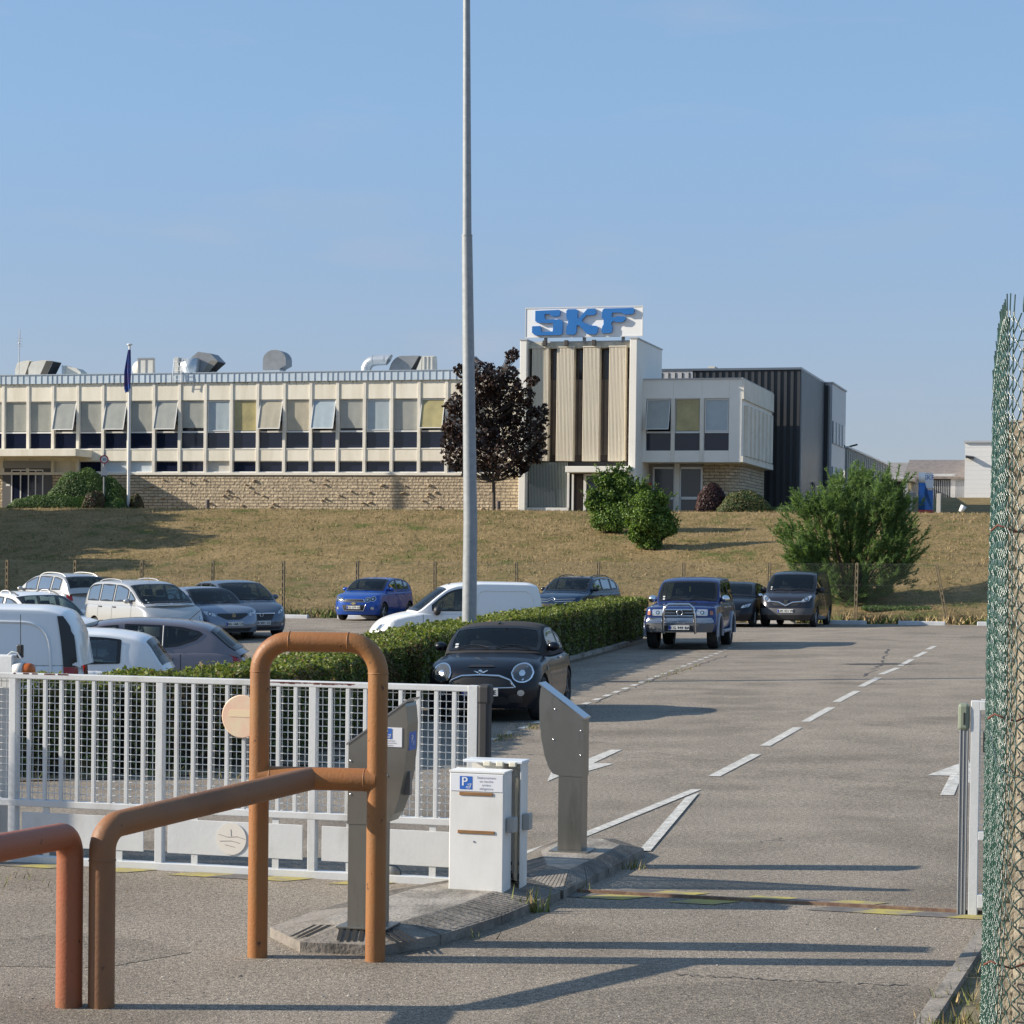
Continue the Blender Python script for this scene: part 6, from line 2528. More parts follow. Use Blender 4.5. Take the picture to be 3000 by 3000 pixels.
POSTB = mat("brown concrete fence post", (0.17, 0.135, 0.085), .9, c2=(0.24, 0.19, 0.11), vscale=6)
ff = thing("boundary_fence", "thin chain-link fence on brown concrete posts along the foot of the bank", "fence", on_q(1500, QF), -ANG)
fb = Vector(ff.location)
fpts = []
pitch_ = None
ss = []
for px in pf:
    p = on_q(px * 3000 / 1932, QF)
    ss.append((p - fb).dot(U))
step = (ss[-1] - ss[0]) / (len(ss) - 1)
allS = [ss[0] - step * k for k in (3, 2, 1)] + ss + [ss[-1] + step * k for k in (1, 2)]
FH = 1.98
for i, s_ in enumerate(allS):
    p = fb + U * s_
    z = terrain(p.x, p.y) - fb.z
    tilt = .20 if i == len(ss) + 2 else random.gauss(0, .015)
    mb = MB()
    M_ = Matrix.Translation((s_, 0, z)) @ Matrix.Rotation(-tilt if i == len(ss) + 2 else tilt, 4, 'Y')
    for x in (-.055, .025):
        mb.bbox(x, x + .032, -.05, .05, -.3, FH + .03, .008, M=M_)
    for k in range(9):
        z0 = k * FH / 8
        mb.box(-.024, .026, -.045, .045, z0 - .05, z0 + .05, M=M_)
    mb.build("post", POSTB, ff)
mb = MB()
a_, b_ = allS[0], allS[-1]
dd = .11
n = int((b_ - a_) / dd)
zz = lambda s_: terrain((fb + U * s_).x, (fb + U * s_).y) - fb.z
for k in range(-int(FH / dd), n):
    for sg in (1, -1):
        s0 = a_ + k * dd
        s1_ = s0 + FH
        lo, hi = max(s0, a_), min(s1_, b_)
        if hi - lo < .02:
            continue
        z0, z1 = (lo - s0), (hi - s0)
        if sg < 0:
            z0, z1 = FH - z0, FH - z1
        mb.tube([(lo, .06, z0 + zz(lo)), (hi, .06, z1 + zz(hi))], .0022, 3, caps=False)
mb.build("wire_mesh", mat("grey green wire", (.16, .18, .16), .5, metal=.3), ff)
mb = MB()
for z in (.08, FH * .62, FH):
    mb.tube([(s_, .06, z + zz(s_)) for s_ in np.linspace(a_, b_, 30)], .0022, 4, caps=False)
mb.build("straining_wire", mat("pale straining wire", (.2, .21, .20), .6), ff)

# ------------------------------------------------ white concrete wheel stops along the far edge
STOP = mat("white painted concrete", (.58, .60, .62), .8, c2=(.50, .51, .52), vscale=4)
stops = [(2432, 2538, "one behind the dark van"), (2632, 2770, "second from the green fence"), (2863, 2990, "one nearest the green fence"), (822, 903, "one left of the blue hatchback"), (990, 1110, "one under the blue hatchback"), (1980, 2100, "one behind the dark blue off-roader"), (2200, 2330, "one under the dark van")]
for (xa_, xb_, lab) in stops:
    pa, pb = on_q(xa_, Q_EDGE - .55), on_q(xb_, Q_EDGE - .55)
    pa.z, pb.z = ground(pa.x, pa.y), ground(pb.x, pb.y)
    o = thing("wheel_stop", "white concrete wheel stop, " + lab, "wheel stop", (pa + pb) / 2, -ANG, "white concrete wheel stops along the far edge")
    w = (pb - pa).length / 2
    MB().bbox(-w, w, -.09, .09, -.02, .13, .02).build("block", STOP, o)

# ------------------------------------------------ unseen trees added to shade the bank; shadow-throwing fence left of the picture
GT = leaf_mat("tree leaf", (.05, .09, .025), .5, .3)
for i, (x, y, h, lab) in enumerate([(-35.5, 101, 10.5, "tall unseen tree added to shade the bank, beyond its left end"), (-38, 96.5, 9.5, "second unseen tree added to shade the bank, nearer the fence"), (-34.5, 91.5, 8.5, "low unseen tree added to shade the bank, nearest the fence"), (-38.5, 106, 11.0, "unseen tree added to shade the bank, left of the factory front")]):
    base = Vector((x, y, terrain(x, y)))
    cl = [(random.gauss(0, 1.6), random.gauss(0, 1.6), h * .62 + random.gauss(0, 1.6), random.uniform(1.2, 2.0)) for _ in range(20)]
    tree("shadow_tree", lab, base, h, .2, cl, [GT, BUSH], .34, 12000, 2.0, lambda P: (rng.random(len(P)) < .4).astype(int))
lf = thing("chain_link_fence", "green chain-link fence and posts left of the picture, before the gate", "fence", (0, 0, 0))
q_ = lambda s_, v: gf.p + gf.u * s_ - gf.v * v
pA, pB = q_(-5.6, .75), q_(-9.2, .75)
chain_link("wire_mesh", [(pB.x, pB.y), (pA.x, pA.y)], 0, 1.9, .06, .002, lf, tips=False, sides=3)
for s_ in (-5.5, -7.4, -9.2):
    p = q_(s_, .75)
    MB().bbox(p.x - .07, p.x + .07, p.y - .07, p.y + .07, -.2, 2.0, .01).build("post", POSTC, lf)
# ================================================================== CARS
def pchip(pts):
    xs = [p[0] for p in pts]
    ys = [p[1] for p in pts]
    n = len(xs)
    d = [(ys[i + 1] - ys[i]) / (xs[i + 1] - xs[i]) for i in range(n - 1)]
    m = [0.0] * n
    m[0], m[-1] = d[0], d[-1]
    for i in range(1, n - 1):
        m[i] = 0 if d[i - 1] * d[i] <= 0 else 2 * d[i - 1] * d[i] / (d[i - 1] + d[i])

    def f(x):
        if x <= xs[0]:
            return ys[0]
        if x >= xs[-1]:
            return ys[-1]
        i = 0
        while x > xs[i + 1]:
            i += 1
        h = xs[i + 1] - xs[i]
        t = (x - xs[i]) / h
        return (ys[i] * (1 + 2 * t) * (1 - t) ** 2 + m[i] * h * t * (1 - t) ** 2 + ys[i + 1] * t * t * (3 - 2 * t) + m[i + 1] * h * t * t * (t - 1))
    return f


CARGLASS = mat("car glass", (0.026, 0.034, 0.042), 0.04, spec=.8)
CARGLASS2 = mat("car glass teal", (0.05, 0.085, 0.095), 0.04, spec=.8)
TRIM = mat("dark car trim", (0.03, 0.03, 0.032), 0.5)
LAMPG = mat("headlamp glass", (0.50, 0.53, 0.56), 0.08, metal=.55)
LAMPD = mat("headlamp dark", (0.10, 0.11, 0.12), 0.08, metal=.3)
LAMPR = mat("tail lamp red", (0.32, 0.012, 0.012), 0.15)
LAMPO = mat("indicator orange", (0.42, 0.17, 0.10), 0.2)
PLATEW = mat("number plate white", (0.66, 0.66, 0.63), 0.5)
PLATEB = mat("plate blue", (0.02, 0.06, 0.35), 0.5)
RIM = mat("alloy rim", (0.42, 0.43, 0.44), 0.35, metal=.7)
RIMD = mat("dark rim", (0.06, 0.06, 0.065), 0.4, metal=.5)
UNDER = mat("underbody", (0.012, 0.012, 0.012), .9)
SEAM = mat("door seam", (0.008, 0.008, 0.009), .8)


def paint(name, c, metal=.25, rough=.28):
    return mat(name, c, rough, metal=metal, spec=.4, coat=.4)


CARWIN = glass_mat("car window", (.36, .42, .43), .05, .01)
CARWIN2 = glass_mat("teal car window", (.40, .52, .53), .10, .01)
FRIT = mat("black window edge", (.012, .012, .013), .25)
SEATM = mat("seat fabric", (.045, .045, .05), .9)
DASHM = mat("dashboard plastic", (.05, .05, .05), .7)
CARS = []


def inside(poly, x, z):
    c = False
    n = len(poly)
    for i in range(n):
        (x1, z1), (x2, z2) = poly[i], poly[i - 1]
        if (z1 > z) != (z2 > z) and x < (x2 - x1) * (z - z1) / (z2 - z1) + x1:
            c = not c
    return c


class Car:
    """a car body lofted from its side and plan outlines; x runs from the nose (0) to the tail (L)"""

    def __init__(self, name, label, pos, yaw, S, paint_m, cat="car", group=None):
        self.S = S
        self.L, self.W, self.H = S["L"], S["W"], S["H"]
        z = ground(pos[0], pos[1])
        self.root = thing(name, label, cat, (pos[0], pos[1], z), yaw, group)
        # lean with the fall of the ground
        ax = Vector((math.cos(yaw), math.sin(yaw)))
        e = .5
        roll = (ground(pos[0] + ax.x * e, pos[1] + ax.y * e) - ground(pos[0] - ax.x * e, pos[1] - ax.y * e)) / (2 * e)
        self.root.rotation_euler = (0, -math.atan(roll), yaw)
        self.paint = paint_m
        self.top = pchip(S["top"])
        self.roof = pchip(S["roof"])
        self.gx0, self.gx1 = S["roof"][0][0], S["roof"][-1][0]
        self.sill = S.get("sill", .20)
        self.R = S["R"]
        self.Ra = S["R"] * 1.16
        self.xw = S["wheels"]
        self.nose = pchip(S.get("nose", [(0, .1), (.25, .02), (.45, 0), (.7, .08), (1.0, .3)]))
        self.tail = pchip(S.get("tail", [(0, .12), (.3, .02), (.5, 0), (.9, .06), (1.2, .12)]))
        self.pf, self.Rf = S.get("pf", 2.7), S.get("Rf", .62)
        self.pr, self.Rr = S.get("pr", 3.2), S.get("Rr", .5)
        self.tumble = S.get("tumble", .77)
        self.wb = S.get("belt_w", .93)
        self.curv = S.get("curv", .14)
        self.side_holes, self.top_holes = [], []
        self.body()
        self.wheels()
        CARS.append(self)

    # ---- body surface
    def wplan(self, x):
        a = min(1, max(0, x / self.Rf))
        b = min(1, max(0, (self.L - x) / self.Rr))
        f = (max(0, 1 - (1 - a) ** self.pf)) ** (1 / self.pf)
        g = (max(0, 1 - (1 - b) ** self.pr)) ** (1 / self.pr)
        return self.W / 2 * f * g

    def hw(self, x, z):
        zt = self.top(x)
        cr = self.S.get("crown", .085)
        t = (z - self.sill) / max(.05, (zt - cr - self.sill))
        t = max(0, t)
        if t < .42:
            s = .925 + .075 * math.sin(min(1, t / .42) * PI / 2)
        else:
            s = 1 - (1 - self.S.get("shoulder", .955)) * min(1, (t - .42) / .58) ** 1.8
        if z > zt - cr:
            q = min(1, (z - (zt - cr)) / cr)
            s *= (max(0, 1 - q ** 2.4)) ** (1 / 2.6)
        return self.wplan(x) * s

    def shx(self, x, z):
        """true position along the car of the station x at height z"""
        a = max(0, 1 - x / .95)
        b = max(0, 1 - (self.L - x) / .8)
        return x + self.nose(z) * a * a - self.tail(z) * b * b

    def zbot(self, x):
        z = self.sill
        z += self.S.get("rake_f", .03) * max(0, 1 - x / .6)
        z += self.S.get("rake_r", .08) * max(0, 1 - (self.L - x) / .6)
        for xw in self.xw:
            d = abs(x - xw)
            if d < self.Ra:
                z = max(z, self.R * 1.0 + math.sqrt(self.Ra ** 2 - d * d) * 1.0)
        return min(z, self.top(x) - .10)

    def P(self, x, y, z):
        """car coordinates to local coordinates of the root (nose towards -Y)"""
        return (y, x - self.L / 2, z)

    def body(self):
        xs = set(np.linspace(0, self.L, 46))
        xs |= set((np.linspace(0, 1, 9) ** 2) * .35) | set(self.L - (np.linspace(0, 1, 9) ** 2) * .3)
        for xw in self.xw:
            for a in np.linspace(0, PI, 19):
                xs.add(xw + self.Ra * math.cos(a))
            xs.add(xw - self.Ra - .003)
            xs.add(xw + self.Ra + .003)
        xs = sorted(x for x in xs if 0 <= x <= self.L)
        xx = [xs[0]]
        for x in xs[1:]:
            if x - xx[-1] > .002:
                xx.append(x)
        tl = [0, .03, .08, .16, .26, .38, .5, .62, .73, .82, .88, .915, .94, .958, .972, .983, .991, .997, 1.0]
        rows = []
        for x in xx:
            zb, zt = self.zbot(x), self.top(x)
            half = []
            for t in tl:
                z = zb + (zt - zb) * t
                half.append((self.shx(x, z), self.hw(x, z), z))
            row = [self.P(half[0][0], 0, half[0][2])] + [self.P(a, b, c) for a, b, c in half]
            left = [self.P(a, -b, c) for a, b, c in half[:-1]][::-1]
            rows.append(row + left + [self.P(half[0][0], 0, half[0][2])])
        n = len(rows[0])
        mb = MB()
        vs_ = [p for r in rows for p in r]
        fs, ms = [], []
        low = self.S.get("trim_z", 0)
        for i in range(len(rows) - 1):
            for k in range(n - 1):
                fs.append((i * n + k, (i + 1) * n + k, (i + 1) * n + k + 1, i * n + k + 1))
                under = k == 0 or k == n - 2
                zc_ = (rows[i][k][2] + rows[i][k + 1][2]) / 2
                deck = (zc_ > self.top(xx[i]) - .035 and self.gx0 + .18 < xx[i] < self.gx1 - .12 and k > 3)
                ms.append(1 if under or deck else (2 if zc_ < low else 0))
        o = len(mb.v)
        mb.v = vs_
        mb.f = fs
        mb.m = ms
        mb.s = [True] * len(fs)
        self.body_o = mb.build("body", [self.paint, UNDER, TRIM], self.root)
        # dark inner core so nothing shows through the wheel arches
        c = MB().box(-self.W * .30, self.W * .30, -self.L / 2 + .35, self.L / 2 - .3, self.sill + .02, self.R * 2)
        c.build("underbody", UNDER, self.root)

    # ---- greenhouse
    def gw(self, x):
        a = min(1, max(0, (x - self.gx0) / .5))
        b = min(1, max(0, (self.gx1 - x) / .45))
        f = .90 + .10 * (1 - (1 - a) ** 2)
        g = self.S.get("tail_in", .93) + (1 - self.S.get("tail_in", .93)) * (1 - (1 - b) ** 2)
        return self.W / 2 * self.wb * f * g

    def gbase(self, x):
        return self.top(min(self.L - .02, max(.02, x))) - .07

    def gcr(self, x):
        return min(self.S.get("roof_crown", .075), .5 * max(.01, self.roof(x) - self.gbase(x)))

    def ghw(self, x, z):
        zb, zr_ = self.gbase(x), self.roof(x)
        t = max(0, (z - zb) / (self.H - zb))
        s = 1 - (1 - self.tumble) * min(1.1, t) ** 1.15
        cr = self.gcr(x)
        if z > zr_ - cr:
            q = min(1, (z - (zr_ - cr)) / cr)
            s *= (max(0, 1 - q ** 2.2)) ** (1 / 2.6)
        return self.gw(x) * s

    def gsh(self, x, y):
        f = max(0, 1 - (y / (self.gw(x) + 1e-6)) ** 2)
        mid = (self.gx0 + self.gx1) / 2
        a = max(0, 1 - (x - self.gx0) / (mid - self.gx0)) if x < mid else 0
        b = max(0, 1 - (self.gx1 - x) / (self.gx1 - mid)) if x > mid else 0
        return x - self.curv * f * a + self.curv * .7 * f * b

    def gtop(self, x, y):
        cr = self.gcr(x)
        zs_ = self.roof(x) - cr
        w = self.ghw(x, zs_)
        q = min(.999, abs(y) / max(.01, w))
        return zs_ + cr * (1 - q ** 2.6) ** (1 / 2.2)

    def greenhouse(self):
        """the shell of the cabin, open where the windows are"""
        xs = list(np.linspace(self.gx0, self.gx1, 96))
        tl = list(np.linspace(0, .84, 19)) + [.86, .88, .90, .92, .94, .955, .97, .98, .99, .996, 1.0]
        rows, info = [], []
        for x in xs:
            zb, zr_ = self.gbase(x), self.roof(x)
            cr = self.gcr(x)
            half = []
            for t in tl:
                z = zb + (zr_ - cr - zb) * t / .84 if t <= .84 else zr_ - cr + cr * (t - .84) / .16
                half.append((x, self.ghw(x, z), z))
            full = half + [(a_, -b_, c_) for a_, b_, c_ in half[:-1]][::-1]
            rows.append([self.P(self.gsh(a_, b_), b_, c_) for a_, b_, c_ in full])
            info.append(full)
        wtop = [self.ghw(x, self.roof(x) - self.gcr(x)) for x in xs]
        bb = [(min(p[0] for p in pl), max(p[0] for p in pl), min(p[1] for p in pl), max(p[1] for p in pl)) for pl, _ in self.side_holes]
        n = len(rows[0])
        ok = []
        for i in range(len(xs)):
            r_ = []
            for k in range(n):
                x, y, z = info[i][k]
                hit = 0
                for j, (poly, sd) in enumerate(self.side_holes):
                    if y * sd > 0 and bb[j][0] < x < bb[j][1] and bb[j][2] < z < bb[j][3] and inside(poly, x, z):
                        hit |= 1 << j
                for j, (xa, xb, f0, f1) in enumerate(self.top_holes):
                    f = f0 + (f1 - f0) * (x - xa) / (xb - xa)
                    if xa <= x <= xb and abs(y) < wtop[i] * f and z > self.roof(x) - self.gcr(x) - .002:
                        hit |= 1 << (20 + j)
                r_.append(hit)
            ok.append(r_)
        mb = MB()
        mb.v = [p for r_ in rows for p in r_]
        for i in range(len(xs) - 1):
            for k in range(n - 1):
                if ok[i][k] & ok[i + 1][k] & ok[i][k + 1] & ok[i + 1][k + 1]:
                    continue
                mb.f.append((i * n + k, (i + 1) * n + k, (i + 1) * n + k + 1, i * n + k + 1))
                mb.m.append(0)
                mb.s.append(True)
        self.roof_o = mb.build(self.S.get("roof_name", "roof"), self.S.get("roof_mat") or self.paint, self.root)
        # seats, dashboard and wheel
        xs0 = self.gx0 + .95
        hw_ = self.W / 2
        zt = self.top(xs0)
        for row, (x, ny) in enumerate([(self.gx0 + 1.05, 2), (self.gx0 + 1.95, 3)]):
            if x > self.gx1 - .35 or (row == 1 and self.S.get("one_row")):
                continue
            for j in range(ny):
                y = (j - (ny - 1) / 2) * (.72 if ny == 2 else .46)
                M_ = Matrix.Translation(self.P(x, y, 0)) @ Matrix.Rotation(R(-12), 4, 'X')
                o = MB().bbox(-.22, .22, -.06, .06, zt - .1, min(zt + .16, self.H - .30), .05, M=M_)
                o.bbox(-.12, .12, -.05, .05, min(zt + .18, self.H - .29), min(zt + .36, self.H - .13), .04, M=M_)
                o.build("seat", SEATM, self.root)
        MB().bbox(-hw_ * .74, hw_ * .74, self.gx0 + .16 - self.L / 2, self.gx0 + .52 - self.L / 2, zt - .10, self.top(self.gx0 + .3) + .025, .02).build("dashboard", DASHM, self.root)
        MB().tube([self.P(self.gx0 + .66 + .06 * math.sin(a), .36 + .18 * math.cos(a), zt + .06 + .16 * math.sin(a)) for a in np.linspace(0, 2 * PI, 17)], .014, 6).build("steering_wheel", BLACK, self.root)

    # ---- patches
    def patch(self, name, mat_, cols, rows_n, lo, hi, surf, parent=None, flip=False):
        rows = []
        for c in cols:
            a, b = lo(c), hi(c)
            rows.append([surf(c, a + (b - a) * k / rows_n) for k in range(rows_n + 1)])
        mb = MB().grid(rows, flip=flip)
        return mb.build(name, mat_, parent or self.root)

    @staticmethod
    def bounds(poly):
        """lower and upper edge of a polygon as functions of its first coordinate"""
        def at(c):
            v = []
            n = len(poly)
            for i in range(n):
                (a, b), (d, e) = poly[i], poly[(i + 1) % n]
                if min(a, d) - 1e-9 <= c <= max(a, d) + 1e-9:
                    if abs(d - a) < 1e-9:
                        v += [b, e]
                    else:
                        v.append(b + (e - b) * (c - a) / (d - a))
            return (min(v), max(v)) if v else (0, 0)
        return (lambda c: at(c)[0]), (lambda c: at(c)[1]), min(p[0] for p in poly), max(p[0] for p in poly)

    @staticmethod
    def rounded(poly, r, n=4):
        out = []
        m = len(poly)
        for i in range(m):
            p, a, b = Vector(poly[i]), Vector(poly[i - 1]), Vector(poly[(i + 1) % m])
            d1, d2 = (a - p), (b - p)
            q = min(r, d1.length * .45, d2.length * .45)
            s, e = p + d1.normalized() * q, p + d2.normalized() * q
            for k in range(n + 1):
                t = k / n
                out.append(tuple(s.lerp(p, t).lerp(p.lerp(e, t), t)))
        return out

    def front_x(self, y, z, rear=False):
        """where a line along the car at (y, z) meets the nose (or the tail)"""
        prev = None
        N = 260
        for i in range(N):
            f = (i / N) ** 1.6 * self.L * .55
            x = self.L - f if rear else f
            if self.sill * .9 <= z <= self.top(x) and self.hw(x, z) >= abs(y):
                return self.shx(x, z)
        x = self.L * .5
        return self.shx(self.L - .4 if rear else .4, z)

    def front_patch(self, name, mat_, poly, off=.008, parent=None, rear=False, n=14, m=6, sides=(1,), r=0.02):
        o = None
        for sd in sides:
            pl = self.rounded(poly, r)
            lo, hi, a, b = self.bounds(pl)
            e = (b - a) * .002
            s_ = off if rear else -off
            o = self.patch(name, mat_, np.linspace(a + e, b - e, n), m, lo, hi, lambda y, z: self.P(self.front_x(y, z, rear) + s_, y * sd, z), parent, flip=(sd < 0) != rear)
        return o

    def side_patch(self, name, mat_, poly, off=.006, parent=None, sides=(1, -1), glass=True, n=12, m=6, r=.05):
        """polygon in (x, z); on the greenhouse if glass, else on the body side"""
        res = []
        for sd in sides:
            pl = self.rounded(poly, r)
            lo, hi, a, b = self.bounds(pl)
            e = (b - a) * .002

            def surf(x, z):
                if glass:
                    y = self.ghw(x, z)
                    return self.P(self.gsh(x, y), sd * (y + off), z)
                return self.P(self.shx(x, z), sd * (self.hw(x, z) + off), z)
            if name == "side_window":
                mat_ = CARWIN2 if mat_ is CARGLASS2 else CARWIN
                self.side_holes.append((pl, sd))
            o = self.patch(name, mat_, np.linspace(a + e, b - e, n), m, lo, hi, surf, parent, flip=sd < 0)
            if name == "side_window":
                cx, cz = sum(p[0] for p in pl) / len(pl), sum(p[1] for p in pl) / len(pl)
                off2, off = off, off + .003
                rows = []
                for (x, z) in pl + pl[:1]:
                    dx, dz = cx - x, cz - z
                    l_ = math.hypot(dx, dz) + 1e-6
                    q = min(.045, l_ * .4)
                    rows.append([surf(x - dx / l_ * .008, z - dz / l_ * .008), surf(x + dx / l_ * q, z + dz / l_ * q)])
                MB().grid(rows).build("window_edge", FRIT, o)
                off = off2
            res.append(o)
        return res

    def top_patch(self, name, mat_, x0, x1, fw, off=.006, n=10, fw2=None, r=None):
        """patch on the glasshouse top (windscreen, roof glass, rear window)"""
        self.top_holes.append((x0, x1, fw, fw2 if fw2 is not None else fw))
        mat_ = CARWIN
        n = 16

        def pt(x, y, off):
            dz = (self.roof(x + .03) - self.roof(x - .03)) / .06
            nl = math.hypot(1, dz)
            return self.P(self.gsh(x, y) - off * dz / nl, y, self.gtop(x, y) + off / nl)
        rim = []
        ex = .05 * (1 if x1 > x0 else -1)
        for i in range(n + 1):
            for sg in (-1, 1):
                pass
        ed = MB()
        wf = lambda x: self.ghw(x, self.roof(x) - self.gcr(x)) * (fw + ((fw2 if fw2 is not None else fw) - fw) * (x - x0) / (x1 - x0))
        for xa, xb in ((x0 - .01, x0 + .06), (x1 - .05, x1 + .012)):
            ed.grid([[pt(x, wf(x) * (k / 8 - 1), off + .003) for k in range(17)] for x in (xa, (xa + xb) / 2, xb)])
        for sg in (-1, 1):
            ed.grid([[pt(x, sg * wf(x) * (1 + .01) - sg * .055 * k / 2, off + .0035) for k in range(3)] for x in np.linspace(x0, x1, 13)])
        rows = []
        for i in range(n + 1):
            x = x0 + (x1 - x0) * i / n
            f_ = fw + ((fw2 if fw2 is not None else fw) - fw) * i / n
            w = self.ghw(x, self.roof(x) - self.gcr(x)) * f_
            row = []
            for k in range(15):
                y = -w + 2 * w * k / 14
                dz = (self.roof(x + .03) - self.roof(x - .03)) / .06
                nl = math.hypot(1, dz)
                row.append(self.P(self.gsh(x, y) - off * dz / nl, y, self.gtop(x, y) + off / nl))
            rows.append(row)
        o = MB().grid(rows, flip=False).build(name, mat_, self.root)
        ed.build("window_edge", FRIT, o)
        return o

    def windows(self, splits, mt=.085, mb_=.035, glass=None, front_gap=.10, sides=(1, -1), z_extra=0, r=.045):
        """side windows between the pillars at the given x positions"""
        for (a, b) in splits:
            N = 14
            up, dn = [], []
            for i in range(N + 1):
                x = a + (b - a) * i / N
                zb = self.top(min(self.L - .05, x)) + mb_ + z_extra
                zt = min(self.roof(x) - mt, self.H - mt)
                if zt > zb + .03:
                    up.append((x, zt))
                    dn.append((x, zb))
            if len(up) < 3:
                continue
            poly = dn + up[::-1]
            for sd in sides:
                self.side_patch("side_window", glass or CARGLASS, poly, sides=(sd,), n=16, m=5, r=.02)

    def wheels(self):
        t = self.S.get("tyre_w", .205)
        R_ = self.R
        rimr = R_ * self.S.get("rim", .66)
        proto = None
        for xw in self.xw:
            for sd in (1, -1):
                M_ = Matrix.Rotation(sd * PI / 2, 4, 'Y')
                y = sd * (self.W / 2 * .975 - t / 2)
                mb = MB().lathe([(rimr, -t * .42), (R_ * .90, -t * .5), (R_ * .985, -t * .40), (R_, -t * .2), (R_, t * .2), (R_ * .985, t * .40), (R_ * .90, t * .5), (rimr, t * .44), (rimr * .98, t * .3)], 30, M=M_)
                w = mb.build("wheel", RUBBER, self.root)
                w.location = self.P(xw, y, R_)
                mb = MB().lathe([(rimr, t * .43), (rimr * .93, t * .36), (rimr * .90, t * .12), (0, t * .10)], 30, 0, M=M_)
                ns = self.S.get("spokes", 5)
                for k in range(ns):
                    a = 2 * PI * k / ns
                    Mk = M_ @ Matrix.Rotation(a, 4, 'Z')
                    mb.bbox(rimr * .1, rimr * .95, -rimr * .10, rimr * .10, t * .22, t * .40, .01, 1, Mk)
                mb.lathe([(rimr * .22, t * .2), (rimr * .2, t * .42), (0, t * .43)], 16, 1, M=M_)
                mb.build("rim", [RIMD, self.S.get("rim_mat", RIM)], w)

    def mirrors(self, x, z, mat_=None, size=(.10, .20, .14)):
        for sd in (1, -1):
            y = self.ghw(x, z) + .11
            bm = bmesh.new()
            bmesh.ops.create_uvsphere(bm, u_segments=14, v_segments=10, radius=.5)
            M_ = Matrix.Translation(self.P(x, sd * y, z)) @ Matrix.Diagonal((size[1], size[0] * 1.5, size[2], 1))
            mb = MB().bm(bm, 0, M_, True)
            mb.tube([self.P(x + .02, sd * (y - .12), z - .06), self.P(x, sd * (y - .02), z - .03)], .022, 6)
            mb.build("door_mirror", mat_ or self.paint, self.root)

    def seams(self, xs, z0=None, sides=(1, -1)):
        mb = MB()
        for x in xs:
            for sd in sides:
                zt = self.top(x) + .01
                zb = self.zbot(x) + .05
                n = 10
                rows = []
                for k in range(n + 1):
                    z = zb + (zt - self.S.get("crown", .085) - zb) * k / n
                    p = []
                    for dx in (-.005, .005):
                        p.append(self.P(self.shx(x + dx, z), sd * (self.hw(x, z) + .003), z))
                    rows.append(p)
                mb.grid(rows, flip=sd > 0)
        mb.build("door_seam", SEAM, self.root)

    def handles(self, xs, z, mat_=None, sides=(1, -1)):
        for x in xs:
            for sd in sides:
                y = self.hw(x, z) + .012
                MB().bbox(-.018, .018, -.09, .09, -.016, .016, .008, M=Matrix.Translation(self.P(x, sd * y, z))).build("door_handle", mat_ or self.paint, self.root)

    def plate(self, text, z, rear=False, w=.52, h=.11, y=0):
        x = self.front_x(abs(y) if y else 0.0, z, rear)
        x2 = min(self.front_x(.2, z, rear), x) if not rear else max(self.front_x(.2, z, rear), x)
        xx = (x2 + .012) if rear else (x2 - .012)
        sgn_ = -1 if rear else 1
        M_ = Matrix.Translation(self.P(xx, y, z)) @ (Matrix.Rotation(PI, 4, 'Z') if rear else Matrix.Identity(4))
        o = MB().bbox(-w / 2, w / 2, -.006, .02, -h / 2, h / 2, .004, M=M_).build("number_plate", PLATEW, self.root)
        MB().add([M_ @ Vector(p) for p in [(-w / 2 + .004, -.0075, -h / 2 + .004), (-w / 2 + .05, -.0075, -h / 2 + .004), (-w / 2 + .05, -.0075, h / 2 - .004), (-w / 2 + .004, -.0075, h / 2 - .004)]], [(0, 1, 2, 3)]).build("plate_band", PLATEB, o)
        mb = MB()
        vs_, fs_ = text_mb(text, h * .88, spacing=1.05)
        for dx in (0, .006):
            mb.add([M_ @ Vector((p[0] * 1.0 + .02 + dx, -.009 - dx * .05, p[2] - h * .30)) for p in vs_], fs_)
        mb.build("lettering", BLACK, o)
        return o

    def rails(self, x0, x1, mat_, y=.80, h=.05):
        for sd in (1, -1):
            pts = []
            for k in range(9):
                f = k / 8
                x = x0 + (x1 - x0) * f
                w = self.ghw(x, self.roof(x) - self.gcr(x)) * y
                z = self.gtop(x, w) + h * math.sin(PI * min(1, max(0, f))) ** .35
                pts.append(self.P(x, sd * w, z))
            MB().tube(pts, .017, 6).build("roof_rail", mat_, self.root)

    def stickers(self, x, sd=-1):
        for k, f in enumerate((.10, .22)):
            xx = self.gx0 + (x - self.gx0) * f + .05
            w = self.ghw(xx, self.roof(xx) - self.gcr(xx)) * .80 * sd
            c = Vector(self.P(self.gsh(xx, w) - .012, w, self.gtop(xx, w) + .012))
            c2 = Vector(self.P(self.gsh(xx + .04, w) - .012, w, self.gtop(xx + .04, w) + .012))
            MB().quad(c, c + Vector((.05 * -sd, 0, 0)), c2 + Vector((.05 * -sd, 0, 0)), c2).build("sticker", PLATEW, self.root)

    def wipers(self):
        mb = MB()
        x0 = self.gx0 + .05
        for (y0, y1) in ((-.55, -.05), (.05, .58)):
            pts = []
            for k in range(5):
                y = (y0 + (y1 - y0) * k / 4) * self.W / 1.75
                x = x0 + .03 + .05 * math.sin(PI * k / 4)
                pts.append(self.P(self.gsh(x, y) - .02, y, self.gtop(x, y) + .02))
            mb.tube(pts, .008, 5)
        mb.build("wiper", BLACK, self.root)

